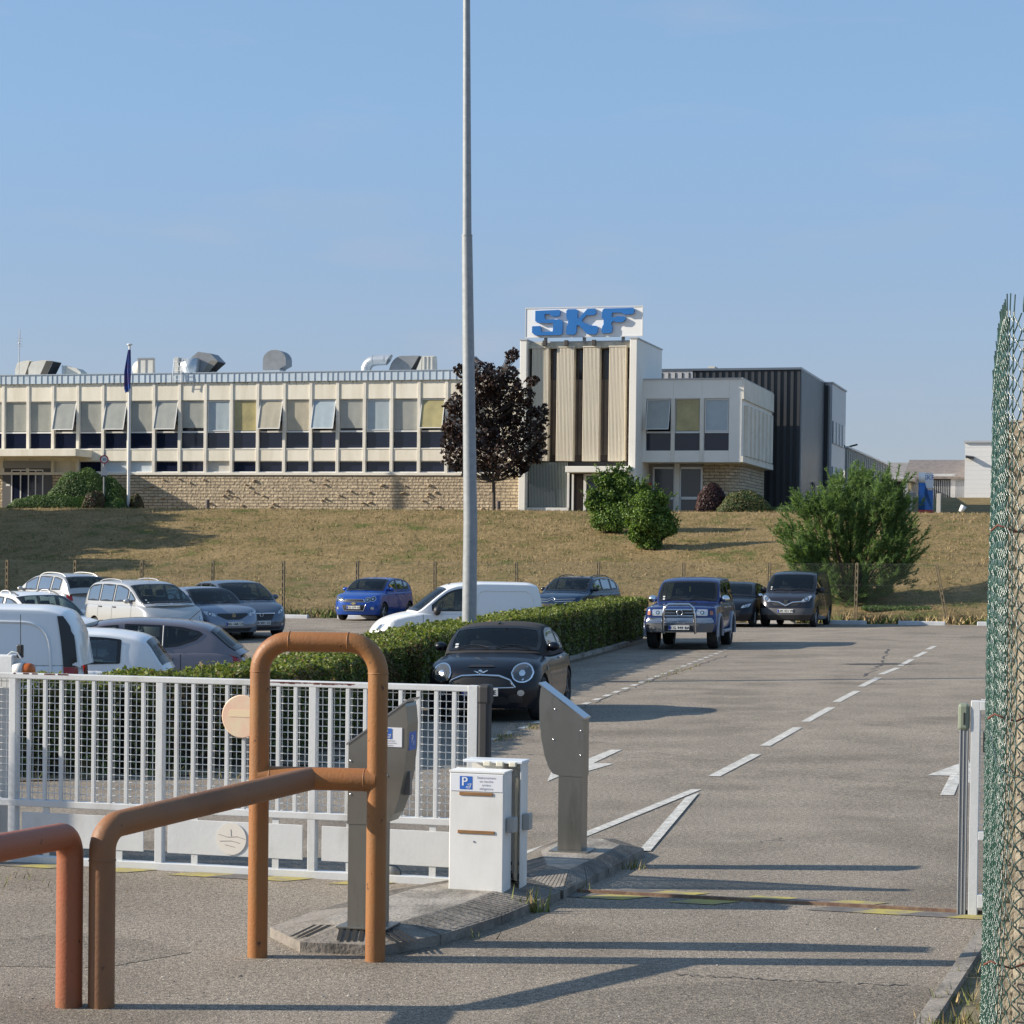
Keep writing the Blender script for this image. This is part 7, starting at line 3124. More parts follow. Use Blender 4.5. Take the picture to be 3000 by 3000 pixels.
    def lamp(self, poly, mat_=LAMPG, r=.03, inner=True, ring=None, off=.008):
        for sd in (1, -1):
            if ring:
                cxm = sum(p[0] for p in poly) / len(poly)
                czm = sum(p[1] for p in poly) / len(poly)
                big = [(cxm + (a - cxm) * 1.14, czm + (b - czm) * 1.14) for a, b in poly]
                self.front_patch("lamp_ring", ring, big, off - .003, sides=(sd,), r=r)
            o = self.front_patch("headlamp", mat_, poly, off, sides=(sd,), r=r)
            if inner:
                cxm = sum(p[0] for p in poly) / len(poly)
                czm = sum(p[1] for p in poly) / len(poly)
                rr = min(max(p[1] for p in poly) - min(p[1] for p in poly), max(p[0] for p in poly) - min(p[0] for p in poly)) * .33
                circ = [(cxm + rr * math.cos(a), czm + rr * math.sin(a)) for a in np.linspace(0, 2 * PI, 13)[:-1]]
                self.front_patch("reflector", LAMPD, circ, off + .004, parent=o, sides=(sd,), r=.01, n=9, m=5)
                circ = [(cxm + rr * .55 * math.cos(a), czm + rr * .55 * math.sin(a)) for a in np.linspace(0, 2 * PI, 11)[:-1]]
                self.front_patch("bulb", CHROME, circ, off + .008, parent=o, sides=(sd,), r=.01, n=8, m=4)

    def bar_line(self, name, mat_, pts, r=.012, off=.01, rear=False, parent=None):
        """bright strip following the nose through (y, z) points"""
        q = []
        for i in range(len(pts) - 1):
            for k in range(5):
                f = k / 5
                y = pts[i][0] + (pts[i + 1][0] - pts[i][0]) * f
                z = pts[i][1] + (pts[i + 1][1] - pts[i][1]) * f
                q.append((y, z))
        q.append(pts[-1])
        P3 = [self.P(self.front_x(abs(y), z, rear) - off, y, z) for y, z in q]
        return MB().tube(P3, r, 6).build(name, mat_, parent or self.root)


def fpos(px, py, yaw, L, up=0.0):
    """centre of a car whose nose meets the ground at a pixel"""
    p = G(px, py)
    d = Vector((math.sin(yaw), -math.cos(yaw), 0))
    c = p - d * (L / 2)
    return (c.x, c.y)


def octo(cx, cz, rx, rz, n=14):
    return [(cx + rx * math.cos(2 * PI * k / n), cz + rz * math.sin(2 * PI * k / n)) for k in range(n)]


# ---------------------------------------------------------------- black convertible
S = dict(L=3.72, W=1.70, H=1.41, R=.315, wheels=(.66, 3.12), sill=.17, trim_z=.0, Rf=.60, pf=2.4, crown=.15, shoulder=.95, rim=.70, rim_mat=RIMD,
         top=[(0, .72), (.10, .80), (.35, .885), (.8, .945), (1.12, .975), (2.0, .96), (2.9, .965), (3.3, .95), (3.55, .88), (3.72, .72)],
         roof=[(1.10, .955), (1.30, 1.10), (1.55, 1.27), (1.72, 1.35), (2.0, 1.385), (2.35, 1.38), (2.65, 1.32), (2.9, 1.20), (3.1, 1.05), (3.2, .95)],
         nose=[(0, .10), (.25, .03), (.45, .0), (.62, .02), (.78, .08), (1.0, .2)], tumble=.74, belt_w=.93, curv=.16, roof_crown=.11,
         roof_name="fabric_roof", roof_mat=mat("black canvas", (.022, .022, .024), .9, bump=.2, bscale=80))
yaw = R(-9.5)
BLKP = mat("black car paint", (.004, .006, .012), .35, spec=.25, coat=.30)
c = Car("convertible_car", "black convertible with its fabric roof up, parked facing the camera by the hedge", fpos(1407, 2118, yaw, S["L"]), yaw, S, BLKP)
c.top_patch("windscreen", CARGLASS, 1.16, 1.64, .93)
c.windows([(1.50, 2.42)], mt=.10, mb_=.01)
c.windows([(2.50, 2.84)], mt=.13, mb_=.01)
c.lamp(octo(.585, .70, .135, .125), LAMPD, ring=CHROME, off=.022)
g_ = c.front_patch("grille", BLACK, [(-.47, .50), (.47, .50), (.40, .60), (.26, .645), (-.26, .645), (-.40, .60)], .012, r=.03, n=22)
c.bar_line("grille_rim", CHROME, [(-.49, .495), (-.42, .60), (-.27, .66), (0, .672), (.27, .66), (.42, .60), (.49, .495)], .018, .012)
c.bar_line("grille_rim", CHROME, [(-.49, .495), (0, .485), (.49, .495)], .011, .012)
c.front_patch("bonnet_scoop", BLACK, [(-.20, .785), (.20, .785), (.16, .815), (-.16, .815)], .02, r=.01)
c.front_patch("lower_grille", BLACK, [(-.42, .25), (.42, .25), (.36, .37), (-.36, .37)], .01, r=.04, n=20)
for sd in (1, -1):
    c.front_patch("air_duct", BLACK, [(.36, .28), (.60, .28), (.58, .40), (.42, .40)], .012, sides=(sd,), r=.03)
    c.front_patch("fog_lamp", LAMPG, octo(.57, .415, .05, .045, 10), .02, sides=(sd,), r=.01)
mb = MB()
xb_ = c.front_x(0, .725) - .016
for sd in (1, -1):
    mb.poly([(sd * .02, xb_ - S["L"] / 2, .715), (sd * .10, xb_ - S["L"] / 2 + .01, .745), (sd * .105, xb_ - S["L"] / 2 + .01, .735), (sd * .04, xb_ - S["L"] / 2, .70)])
mb.lathe([(0, .004), (.025, .003), (.03, 0)], 14, M=Matrix.Translation((0, xb_ - S["L"] / 2, .72)) @ Matrix.Rotation(PI / 2, 4, 'X'))
mb.build("badge", CHROME, c.root)
c.plate("BT 716 LE", .43)
c.mirrors(1.42, 1.03, BLKP, (.11, .19, .14))
c.seams([1.22, 2.50])
c.handles([2.30], .84, CHROME)
c.wipers()
c.stickers(1.6)
for sd in (1, -1):
    c.side_patch("belt_strip", CHROME, [(1.15, .925), (3.3, .885), (3.3, .900), (1.15, .94)], .004, sides=(sd,), glass=False, r=.004, n=30, m=1)
    c.side_patch("side_repeater", LAMPG, [(.95, .70), (1.12, .70), (1.10, .77), (.98, .77)], .006, sides=(sd,), glass=False, r=.02)
MB().tube([c.P(1.10, 0, .97), c.P(1.11, .0, .985)], .01, 5).build("washer", BLACK, c.root)
MB().tube([c.P(1.66, 0, 1.355), c.P(1.72, 0, 1.375)], .02, 6).build("roof_latch", BLACK, c.root)

# ---------------------------------------------------------------- dark blue off-roader with bull bar
S = dict(L=4.62, W=1.84, H=1.80, R=.385, wheels=(.80, 3.45), sill=.42, Rf=.40, pf=3.6, pr=4, crown=.07, shoulder=.955, tyre_w=.27, rim=.58,
         top=[(0, 1.00), (.08, 1.06), (.4, 1.10), (1.2, 1.15), (1.5, 1.17), (2.5, 1.16), (4.4, 1.15), (4.62, 1.05)],
         roof=[(1.42, 1.14), (1.65, 1.34), (1.95, 1.62), (2.12, 1.72), (2.4, 1.78), (3.2, 1.80), (4.1, 1.79), (4.4, 1.72), (4.52, 1.4), (4.58, 1.14)],
         nose=[(0, .1), (.4, .0), (.66, .0), (.72, .09), (.95, .11), (1.1, .16)], tumble=.83, belt_w=.93, curv=.09, Ra=.5, rake_r=.1)
yaw = R(-12.5)
NAVY = paint("navy car paint", (.018, .035, .13), .35, .22)
c = Car("off_road_car", "dark blue off-road car with a chrome bull bar at the end of the hedge", fpos(1990, 1905, yaw, S["L"]), yaw, S, NAVY)
c.top_patch("windscreen", CARGLASS, 1.50, 2.05, .93)
c.windows([(1.92, 2.42), (2.50, 3.25), (3.38, 4.30)], mt=.10, mb_=.02)
c.lamp([(.42, .84), (.70, .84), (.70, 1.0), (.42, 1.0)], LAMPG, r=.02)
for sd in (1, -1):
    c.front_patch("indicator", LAMPO, [(.75, .86), (.83, .86), (.82, .96), (.75, .97)], .009, sides=(sd,), r=.02)
    c.front_patch("fog_lamp", LAMPG, [(.42, .58), (.70, .58), (.70, .66), (.42, .66)], .02, sides=(sd,), r=.02)
c.front_patch("grille", BLACK, [(-.40, .83), (.40, .83), (.40, 1.0), (-.40, 1.0)], .012, r=.03, n=16)
c.bar_line("grille_bar", CHROME, [(-.40, .99), (.40, .99)], .025, .02)
c.bar_line("grille_bar", CHROME, [(-.40, .835), (.40, .835)], .02, .02)
c.bar_line("grille_slat", CHROME, [(-.38, .91), (-.12, .91)], .010, .02)
c.bar_line("grille_slat", CHROME, [(.12, .91), (.38, .91)], .010, .02)
MB().lathe([(.075, .0), (.085, .012), (.06, .012), (.06, 0)], 20, M=Matrix.Translation(c.P(c.front_x(0, .915) - .03, 0, .915)) @ Matrix.Rotation(PI / 2, 4, 'X')).build("badge", CHROME, c.root)
c.front_patch("bumper", mat("dark chrome", (.34, .35, .37), .2, metal=.9), [(-.86, .66), (.86, .66), (.84, .79), (-.84, .79)], .03, r=.03, n=30)
c.front_patch("lower_bumper", mat("grey bumper", (.13, .135, .14), .45, metal=.3), [(-.86, .43), (.86, .43), (.87, .655), (-.87, .655)], .022, r=.03, n=30)
c.front_patch("lower_grille", BLACK, [(-.40, .46), (.40, .46), (.40, .60), (-.40, .60)], .03, r=.02, n=14)
BULL = mat("polished tube", (.62, .63, .65), .18, metal=1.0)
xb_ = c.front_x(0, .7) - .13
pts = [(-.40, .40), (-.40, .62), (-.39, .90), (-.36, 1.04), (-.26, 1.13), (.26, 1.13), (.36, 1.04), (.39, .90), (.40, .62), (.40, .40)]
p3 = [c.P(xb_ + (.10 if z < .5 else 0), y, z) for y, z in pts]
mb = MB().tube(p3, .033, 10)
for sd in (1, -1):
    mb.tube([c.P(xb_ + .1, sd * .40, .5), c.P(xb_ + .35, sd * .36, .52)], .03, 8)
mb.build("bull_bar", BULL, c.root)
p = c.plate("CG 949 BA", .545)
p.location.y -= .03
c.mirrors(1.78, 1.24, CHROME, (.11, .24, .19))
c.seams([1.62, 2.48, 3.34])
c.handles([2.30, 3.15], 1.02, CHROME)
c.wipers()
c.stickers(2.0)
c.front_patch("bonnet_scoop", BLACK, [(-.05, 1.075), (.05, 1.075), (.05, 1.08), (-.05, 1.08)], .005, r=.001)
mb = MB()
for k in range(5):
    x = 1.05 + k * .03
    mb.box(-.28, .28, x - S["L"] / 2, x - S["L"] / 2 + .016, c.top(x) - .01, c.top(x) + .012)
mb.build("bonnet_vent", BLACK, c.root)
FL = mat("grey flare", (.26, .28, .33), .4, metal=.3)
for xw in S["wheels"]:
    for sd in (1, -1):
        pts = [c.P(xw + (c.Ra + .02) * math.cos(a), sd * (S["W"] / 2 + .0), c.R + (c.Ra + .02) * math.sin(a)) for a in np.linspace(-.15, PI + .15, 16)]
        MB().tube(pts, .045, 8).build("wheel_flare", FL, c.root)
for sd in (1, -1):
    MB().tube([c.P(1.35, sd * .93, .42), c.P(2.9, sd * .93, .42)], .05, 8).build("side_step", FL, c.root)
MB().box(-.02, .02, 1.88 - S["L"] / 2 + .10, 1.90 - S["L"] / 2 + .10, 1.42, 1.55).build("hanging_charm", mat("yellow charm", (.5, .4, .05), .6), c.root)

# ---------------------------------------------------------------- dark panel van
S = dict(L=4.25, W=1.83, H=1.84, R=.32, wheels=(.88, 3.58), sill=.20, Rf=.55, pf=2.9, pr=5, Rr=.3, crown=.10, rim=.62, trim_z=.0,
         top=[(0, .86), (.10, .96), (.45, 1.06), (.95, 1.16), (1.3, 1.18), (2.5, 1.18), (4.1, 1.18), (4.25, 1.15)],
         roof=[(.88, 1.12), (1.2, 1.38), (1.55, 1.63), (1.8, 1.75), (2.1, 1.81), (2.8, 1.84), (3.9, 1.82), (4.12, 1.76), (4.2, 1.5), (4.24, 1.1)],
         nose=[(0, .12), (.25, .03), (.45, .0), (.7, .05), (.95, .18), (1.1, .3)], tumble=.82, belt_w=.95, curv=.16, tail_in=.98)
yaw = R(-17)
BROWNB = paint("anthracite van paint", (.022, .021, .026), .3, .22)
c = Car("panel_van", "dark grey panel van with a chrome grille strip parked nose out by the far fence", fpos(2300, 1838, yaw, S["L"]), yaw, S, BROWNB, "van")
c.top_patch("windscreen", CARGLASS, .98, 1.72, .94)
c.windows([(1.42, 2.35)], mt=.12, mb_=.02)
c.lamp([(.50, .80), (.74, .86), (.80, 1.0), (.76, 1.04), (.62, .98), (.50, .86)], LAMPG, r=.03)
c.bar_line("grille_strip", CHROME, [(-.55, .84), (-.22, .81), (0, .70), (.22, .81), (.55, .84)], .026, .012)
c.front_patch("grille", BLACK, [(-.42, .70), (.42, .70), (.46, .79), (-.46, .79)], .008, r=.02)
MB().prism([c.P(c.front_x(0, .83) - .03, y, z) for y, z in [(0, .73), (.07, .83), (0, .93), (-.07, .83)]], (0, .012, 0)).build("badge", CHROME, c.root)
c.front_patch("bumper", mat("grey plastic bumper", (.075, .075, .08), .6), [(-.88, .40), (.88, .40), (.88, .62), (-.88, .62)], .006, r=.05, n=30)
c.front_patch("lower_grille", BLACK, [(-.55, .26), (.55, .26), (.50, .40), (-.50, .40)], .012, r=.03, n=18)
c.plate("DM 453 VB", .53)
c.mirrors(1.40, 1.20, TRIM, (.11, .22, .20))
c.seams([1.25, 2.40, 3.5])
c.handles([2.25], 1.0, TRIM)
c.wipers()
c.stickers(1.6)
MB().tube([c.P(1.95, 0, 1.79), c.P(2.0, 0, 1.92)], .006, 5).build("aerial", BLACK, c.root)

# ---------------------------------------------------------------- black hatchback behind the off-roader
HATCH = dict(L=4.25, W=1.77, H=1.47, R=.315, wheels=(.86, 3.45), sill=.19, Rf=.60, pf=2.5, crown=.10,
             top=[(0, .70), (.10, .79), (.4, .88), (.9, .96), (1.2, 1.0), (2.5, 1.0), (3.8, 1.02), (4.1, .98), (4.25, .84)],
             roof=[(1.05, .96), (1.4, 1.18), (1.75, 1.36), (2.0, 1.43), (2.4, 1.47), (3.0, 1.45), (3.5, 1.37), (3.85, 1.20), (4.1, .97)],
             nose=[(0, .12), (.25, .03), (.42, .0), (.62, .05), (.8, .16), (1, .3)])
S = HATCH
yaw = R(-15)
c = Car("hatchback_car", "black hatchback half hidden behind the dark blue off-roader", fpos(2125, 1838, yaw, S["L"]), yaw, S, BLKP)
c.top_patch("windscreen", CARGLASS, 1.14, 1.90, .92)
c.windows([(1.62, 2.30), (2.38, 3.15), (3.22, 3.62)], mt=.085)
c.lamp([(.48, .62), (.72, .66), (.80, .78), (.70, .76), (.52, .70)], LAMPG)
c.front_patch("grille", BLACK, [(-.45, .35), (.45, .35), (.5, .55), (-.5, .55)], .008)
c.plate("BK 230 RS", .47)
c.mirrors(1.52, 1.02, CHROME)
c.seams([1.3, 2.34, 3.2])
c.handles([2.2, 3.05], .86)

# ---------------------------------------------------------------- bright blue hatchback
S = dict(L=4.04, W=1.735, H=1.53, R=.315, wheels=(.84, 3.37), sill=.18, Rf=.60, pf=2.5, crown=.11,
         top=[(0, .80), (.10, .88), (.4, .96), (.9, 1.03), (1.15, 1.05), (2.4, 1.06), (3.6, 1.08), (3.9, 1.03), (4.04, .86)],
         roof=[(.95, 1.0), (1.3, 1.22), (1.7, 1.42), (1.95, 1.49), (2.4, 1.53), (3.0, 1.51), (3.4, 1.44), (3.7, 1.28), (3.92, 1.03)],
         nose=[(0, .12), (.25, .02), (.45, .0), (.7, .03), (.85, .12), (1, .3)], tumble=.78)
yaw = R(-18)
BLUEP = paint("bright blue car paint", (.018, .075, .34), .35, .22)
c = Car("hatchback_car", "bright blue hatchback parked alone before the bank", fpos(1035, 1819, yaw, S["L"]), yaw, S, BLUEP)
c.top_patch("windscreen", CARGLASS, 1.05, 1.86, .92)
c.windows([(1.55, 2.22), (2.30, 2.95), (3.02, 3.40)], mt=.085)
for (px_, pz_) in [(.50, .74), (.66, .77)]:
    c.lamp(octo(px_, pz_, .085, .085, 12), LAMPD, ring=CHROME, inner=True)
c.front_patch("grille", BLACK, [(-.40, .66), (.40, .66), (.36, .75), (-.36, .75)], .01, r=.02)
c.bar_line("grille_rim", CHROME, [(-.41, .66), (-.37, .76), (.37, .76), (.41, .66), (-.41, .66)], .010, .014)
c.front_patch("lower_grille", BLACK, [(-.36, .36), (.36, .36), (.44, .56), (-.44, .56)], .01, r=.03)
c.bar_line("grille_rim", CHROME, [(-.45, .57), (-.37, .35), (.37, .35), (.45, .57)], .010, .014)
mb = MB()
xb_ = c.front_x(0, .61) - .02
mb.prism([c.P(xb_, y, z) for y, z in [(-.10, .59), (-.04, .59), (-.045, .565), (.045, .565), (.04, .59), (.10, .59), (.10, .625), (.045, .625), (.05, .65), (-.035, .65), (-.04, .625), (-.10, .625)]], (0, .01, 0))
mb.build("badge", mat("gold badge", (.6, .5, .25), .3, metal=.8), c.root)
for sd in (1, -1):
    c.front_patch("fog_lamp", LAMPG, octo(.66, .44, .055, .05, 10), .012, sides=(sd,), r=.01)
c.plate("CU 279 GE", .47)
c.mirrors(1.42, 1.10, BLUEP)
c.seams([1.2, 2.26, 3.0])
c.handles([2.1, 2.9], .92)
c.wipers()

# ---------------------------------------------------------------- dark blue crossover behind the white van
S = dict(L=4.5, W=1.85, H=1.67, R=.35, wheels=(.90, 3.63), sill=.24, Rf=.55, pf=2.6, crown=.11,
         top=[(0, .90), (.10, .98), (.4, 1.06), (.95, 1.12), (1.25, 1.14), (2.5, 1.14), (4.0, 1.17), (4.35, 1.12), (4.5, .95)],
         roof=[(1.10, 1.10), (1.5, 1.34), (1.85, 1.52), (2.1, 1.60), (2.6, 1.65), (3.3, 1.64), (3.8, 1.56), (4.1, 1.38), (4.36, 1.12)],
         nose=[(0, .12), (.3, .02), (.5, .0), (.8, .03), (.95, .1), (1.1, .3)], tumble=.78)
yaw = R(-23)
SLATE = paint("dark slate blue paint", (.022, .045, .085), .45, .2)
c = Car("crossover_car", "dark blue crossover with roof rails behind the white van and hedge", fpos(1615, 1836, yaw, S["L"]), yaw, S, SLATE)
c.top_patch("windscreen", CARGLASS, 1.2, 2.02, .92)
c.windows([(1.72, 2.42), (2.5, 3.28), (3.36, 3.86)], mt=.09)
for sd in (1, -1):
    pts = [c.P(c.gsh(x, c.ghw(x, z)), sd * (c.ghw(x, z) + .012), z) for x, z in [(1.62, 1.38), (2.1, 1.535), (2.6, 1.575), (3.3, 1.56), (3.75, 1.47), (3.95, 1.30), (3.92, 1.22)]]
    MB().tube(pts, .012, 6).build("window_strip", CHROME, c.root)
c.bar_line("grille_strip", CHROME, [(-.75, .90), (-.15, .88), (0, .95), (.15, .88), (.75, .90)], .012, .012)
c.bar_line("grille_strip", CHROME, [(-.7, .83), (-.15, .81), (0, .88), (.15, .81), (.7, .83)], .012, .012)
c.front_patch("grille", BLACK, [(-.5, .62), (.5, .62), (.5, .74), (-.5, .74)], .01)
c.lamp([(.42, .68), (.72, .70), (.74, .78), (.42, .77)], LAMPG, r=.02)
c.plate("EX 902 KL", .50)
c.mirrors(1.62, 1.20, BLKP)
c.seams([1.4, 2.46, 3.34])
c.handles([2.3, 3.2], 1.0)
c.rails(2.0, 3.9, BLKP)

# ---------------------------------------------------------------- white van behind the hedge, facing left
VAN = dict(L=4.1, W=1.72, H=1.80, R=.30, wheels=(.80, 3.46), sill=.18, Rf=.55, pf=2.6, pr=5, Rr=.3, crown=.10, trim_z=.0,
           top=[(0, .76), (.12, .86), (.5, .97), (.95, 1.06), (1.25, 1.10), (2.2, 1.10), (4.0, 1.10), (4.1, 1.05)],
           roof=[(1.02, 1.04), (1.3, 1.27), (1.65, 1.55), (1.85, 1.68), (2.1, 1.75), (2.7, 1.80), (3.7, 1.79), (3.95, 1.72), (4.04, 1.45), (4.08, 1.02)],
           nose=[(0, .10), (.25, .02), (.4, .0), (.6, .06), (.8, .2), (1.0, .35)], tumble=.84, belt_w=.95, tail_in=.98, curv=.12)
S = VAN
yaw = R(-79)
WHITEP = paint("white car paint", (.76, .77, .78), .0, .25)
px_c = A(1325, 1800, 52)
c = Car("panel_van", "white panel van facing left behind the hedge and the lamp post", (px_c.x, px_c.y + .6), yaw, S, WHITEP, "van")
c.top_patch("windscreen", CARGLASS, 1.10, 1.78, .93)
c.windows([(1.42, 2.24)], mt=.13, mb_=.0)
c.mirrors(1.52, 1.10, TRIM, (.12, .2, .22))
c.seams([1.2, 2.30])
c.handles([2.15], .95, TRIM)
for sd in (1, -1):
    pl = Car.rounded([(2.5, .62), (3.85, .62), (3.85, 1.58), (2.5, 1.58)], .22, 5)
    pts = []
    for x, z in pl + pl[:1]:
        y = max(c.ghw(x, z) if z > 1.06 else 0, c.hw(x, z) if z < 1.08 else 0)
        pts.append(c.P(x, sd * (y + .002), z))
    MB().tube(pts, .014, 5).build("panel_rim", WHITEP, c.root)
    c.front_patch("tail_lamp", LAMPR, [(.72, .70), (.83, .70), (.82, 1.0), (.74, 1.0)], .012, rear=True, sides=(sd,))
c.lamp([(.45, .62), (.68, .64), (.74, .80), (.52, .76)], LAMPG)
c.plate("AX 118 QP", .42)
MB().tube([c.P(1.9, .1, 1.70), c.P(1.97, .1, 1.78)], .012, 5).build("aerial", BLACK, c.root)

# ---------------------------------------------------------------- left rows
# grey people carrier at the right end of the second row
S = dict(L=4.3, W=1.78, H=1.63, R=.32, wheels=(.88, 3.52), sill=.19, Rf=.62, pf=2.4, crown=.11,
         top=[(0, .74), (.10, .83), (.4, .95), (.9, 1.05), (1.1, 1.08), (2.5, 1.08), (3.8, 1.1), (4.15, 1.05), (4.3, .9)],
         roof=[(.85, 1.02), (1.2, 1.24), (1.6, 1.44), (2.0, 1.57), (2.5, 1.62), (3.2, 1.60), (3.7, 1.50), (4.0, 1.32), (4.2, 1.04)],
         nose=[(0, .12), (.25, .02), (.45, .0), (.65, .05), (.8, .16), (1, .35)], tumble=.78)
GREYP = paint("steel grey car paint", (.10, .125, .165), .5, .24)
yaw = R(27)
c = Car("people_carrier", "steel grey car with a wide grille bar at the right end of the angled row", fpos(768, 1872, yaw, S["L"]), yaw, S, GREYP)
c.top_patch("windscreen", CARGLASS, .95, 1.90, .93)
c.windows([(1.45, 2.3), (2.38, 3.1), (3.2, 3.7)], mt=.09)
c.front_patch("grille", BLACK, [(-.34, .52), (.34, .52), (.40, .70), (-.40, .70)], .01, r=.06)
c.bar_line("grille_bar", CHROME, [(-.42, .70), (.42, .70)], .022, .016)
MB().lathe([(.05, 0), (.06, .01), (.04, .012), (.04, 0)], 16, M=Matrix.Translation(c.P(c.front_x(0, .69) - .03, 0, .66)) @ Matrix.Rotation(PI / 2, 4, 'X')).build("badge", CHROME, c.root)
c.lamp([(.52, .68), (.72, .72), (.82, .84), (.78, .88), (.60, .78)], LAMPG)
c.front_patch("lower_grille", BLACK, [(-.6, .26), (.6, .26), (.6, .33), (-.6, .33)], .01)
for sd in (1, -1):
    c.front_patch("fog_lamp", LAMPG, octo(.66, .38, .04, .04, 10), .012, sides=(sd,), r=.01)
c.plate("CA 001 DL", .44)
c.mirrors(1.35, 1.14, GREYP)
c.seams([1.15, 2.34, 3.15])
c.wipers()
c.stickers(1.8)

# silver-blue saloon next to it
S = dict(HATCH, L=4.6, wheels=(.93, 3.65), H=1.46,
         top=[(0, .72), (.10, .81), (.4, .91), (.9, .98), (1.25, 1.0), (2.5, 1.0), (4.0, 1.02), (4.45, .98), (4.6, .84)],
         roof=[(1.15, .96), (1.5, 1.16), (1.9, 1.36), (2.2, 1.43), (2.6, 1.46), (3.2, 1.44), (3.7, 1.35), (4.1, 1.18), (4.42, .97)])
SILB = paint("silver blue car paint", (.20, .235, .30), .5, .24)
yaw = R(30)
c = Car("saloon_car", "silver-blue saloon with a black grille and diamond badge, second in the angled row", fpos(688, 1878, yaw, S["L"]), yaw, S, SILB)
c.top_patch("windscreen", CARGLASS, 1.24, 2.08, .92)
c.windows([(1.75, 2.5), (2.58, 3.3), (3.38, 3.85)], mt=.085)
c.front_patch("grille", BLACK, [(-.46, .70), (-.20, .58), (.20, .58), (.46, .70), (.46, .75), (-.46, .75)], .012, r=.02, n=20)
MB().prism([c.P(c.front_x(0, .68) - .03, y, z) for y, z in [(0, .58), (.06, .68), (0, .78), (-.06, .68)]], (0, .012, 0)).build("badge", CHROME, c.root)
c.lamp([(.48, .66), (.70, .70), (.80, .80), (.72, .82), (.52, .75)], LAMPG)
c.front_patch("lower_grille", BLACK, [(-.5, .24), (.5, .24), (.55, .34), (-.55, .34)], .01)
c.plate("BG 168 CB", .46)
c.mirrors(1.6, 1.02, SILB)
c.seams([1.4, 2.54, 3.34])
c.wipers()

# silver people carrier (long, side windows)
S = dict(L=4.52, W=1.81, H=1.69, R=.32, wheels=(.92, 3.62), sill=.19, Rf=.65, pf=2.3, crown=.10,
         top=[(0, .72), (.12, .82), (.5, .97), (.95, 1.08), (1.2, 1.10), (2.5, 1.08), (4.1, 1.08), (4.4, 1.04), (4.52, .9)],
         roof=[(.72, 1.02), (1.1, 1.24), (1.55, 1.48), (1.9, 1.61), (2.3, 1.67), (3.2, 1.69), (3.9, 1.66), (4.2, 1.54), (4.36, 1.30), (4.44, 1.05)],
         nose=[(0, .12), (.25, .02), (.4, .0), (.55, .06), (.8, .25), (1, .45)], tumble=.80, tail_in=.95)
SILV = paint("silver car paint", (.46, .46, .45), .45, .24)
yaw = R(36)
pc = A(455, 1800, 60)
c = Car("people_carrier", "long silver people carrier with big side windows in the angled row", (pc.x - .4, pc.y + .8), yaw, S, SILV)
c.top_patch("windscreen", CARGLASS, .86, 1.80, .93)
c.windows([(1.22, 1.62)], mt=.10, glass=CARGLASS2)
c.windows([(1.70, 2.50), (2.58, 3.38), (3.46, 4.18)], mt=.11, glass=CARGLASS2)
c.lamp([(.48, .58), (.74, .62), (.82, .74), (.60, .72)], LAMPG)
c.front_patch("grille", BLACK, [(-.4, .36), (.4, .36), (.45, .5), (-.45, .5)], .01)
c.plate("AR 507 VN", .44)
c.mirrors(1.48, 1.14, SILV)
c.seams([1.35, 2.54, 3.42])
c.handles([2.4, 3.28], .96, TRIM)
c.rails(2.5, 3.9, mat("grey rail", (.35, .36, .38), .4, metal=.4))
c.wipers()
c.stickers(1.7)
MB().tube([c.P(1.95, 0, 1.62), c.P(2.25, 0, 1.95)], .006, 5).build("aerial", BLACK, c.root)

# white estate with roof rails
S = dict(L=4.45, W=1.74, H=1.62, R=.31, wheels=(.82, 3.66), sill=.19, Rf=.55, pf=2.7, crown=.10, pr=4,
         top=[(0, .76), (.10, .86), (.5, .97), (1.0, 1.03), (1.25, 1.05), (2.5, 1.05), (4.2, 1.06), (4.45, .95)],
         roof=[(1.12, 1.0), (1.5, 1.24), (1.9, 1.46), (2.2, 1.55), (2.7, 1.60), (3.5, 1.60), (4.1, 1.55), (4.3, 1.35), (4.4, 1.04)], tumble=.80)
yaw = R(42)
pc = A(110, 1830, 53)
c = Car("estate_car", "white estate with black-ended roof rails at the left, facing right", (pc.x, pc.y), yaw, S, WHITEP)
c.top_patch("windscreen", CARGLASS, 1.22, 2.08, .93)
c.windows([(1.75, 2.45), (2.56, 3.35), (3.44, 4.1)], mt=.10, glass=CARGLASS2)
c.lamp([(.48, .66), (.70, .68), (.78, .84), (.54, .82)], LAMPG)
c.front_patch("grille", BLACK, [(-.4, .58), (.4, .58), (.42, .7), (-.42, .7)], .01)
c.mirrors(1.62, 1.10, WHITEP)
c.seams([1.4, 2.5, 3.4])
c.rails(2.15, 3.2, TRIM)
c.rails(2.5, 3.0, WHITEP, h=.06)
c.stickers(1.9)

# silver off-roader seen from behind
S = dict(L=4.6, W=1.85, H=1.72, R=.35, wheels=(.95, 3.66), sill=.26, Rf=.6, pf=2.5, crown=.10, Rr=.5, pr=2.8,
         top=[(0, .85), (.10, .95), (.5, 1.05), (1.0, 1.11), (1.3, 1.13), (2.5, 1.14), (4.1, 1.16), (4.45, 1.10), (4.6, .95)],
         roof=[(1.15, 1.08), (1.55, 1.33), (1.95, 1.55), (2.25, 1.65), (2.8, 1.71), (3.5, 1.69), (4.0, 1.60), (4.25, 1.42), (4.5, 1.10)], tumble=.78)
yaw = R(222)
pc = A(165, 1740, 71)
c = Car("off_road_car", "silver off-roader with pale roof rails and a dark rear window, turned away", (pc.x, pc.y), yaw, S, SILV)
c.top_patch("rear_window", CARGLASS, 3.96, 4.36, .90)
c.top_patch("windscreen", CARGLASS, 1.24, 2.1, .92)
c.windows([(1.8, 2.5), (2.58, 3.35), (3.43, 3.95)], mt=.09, glass=CARGLASS2)
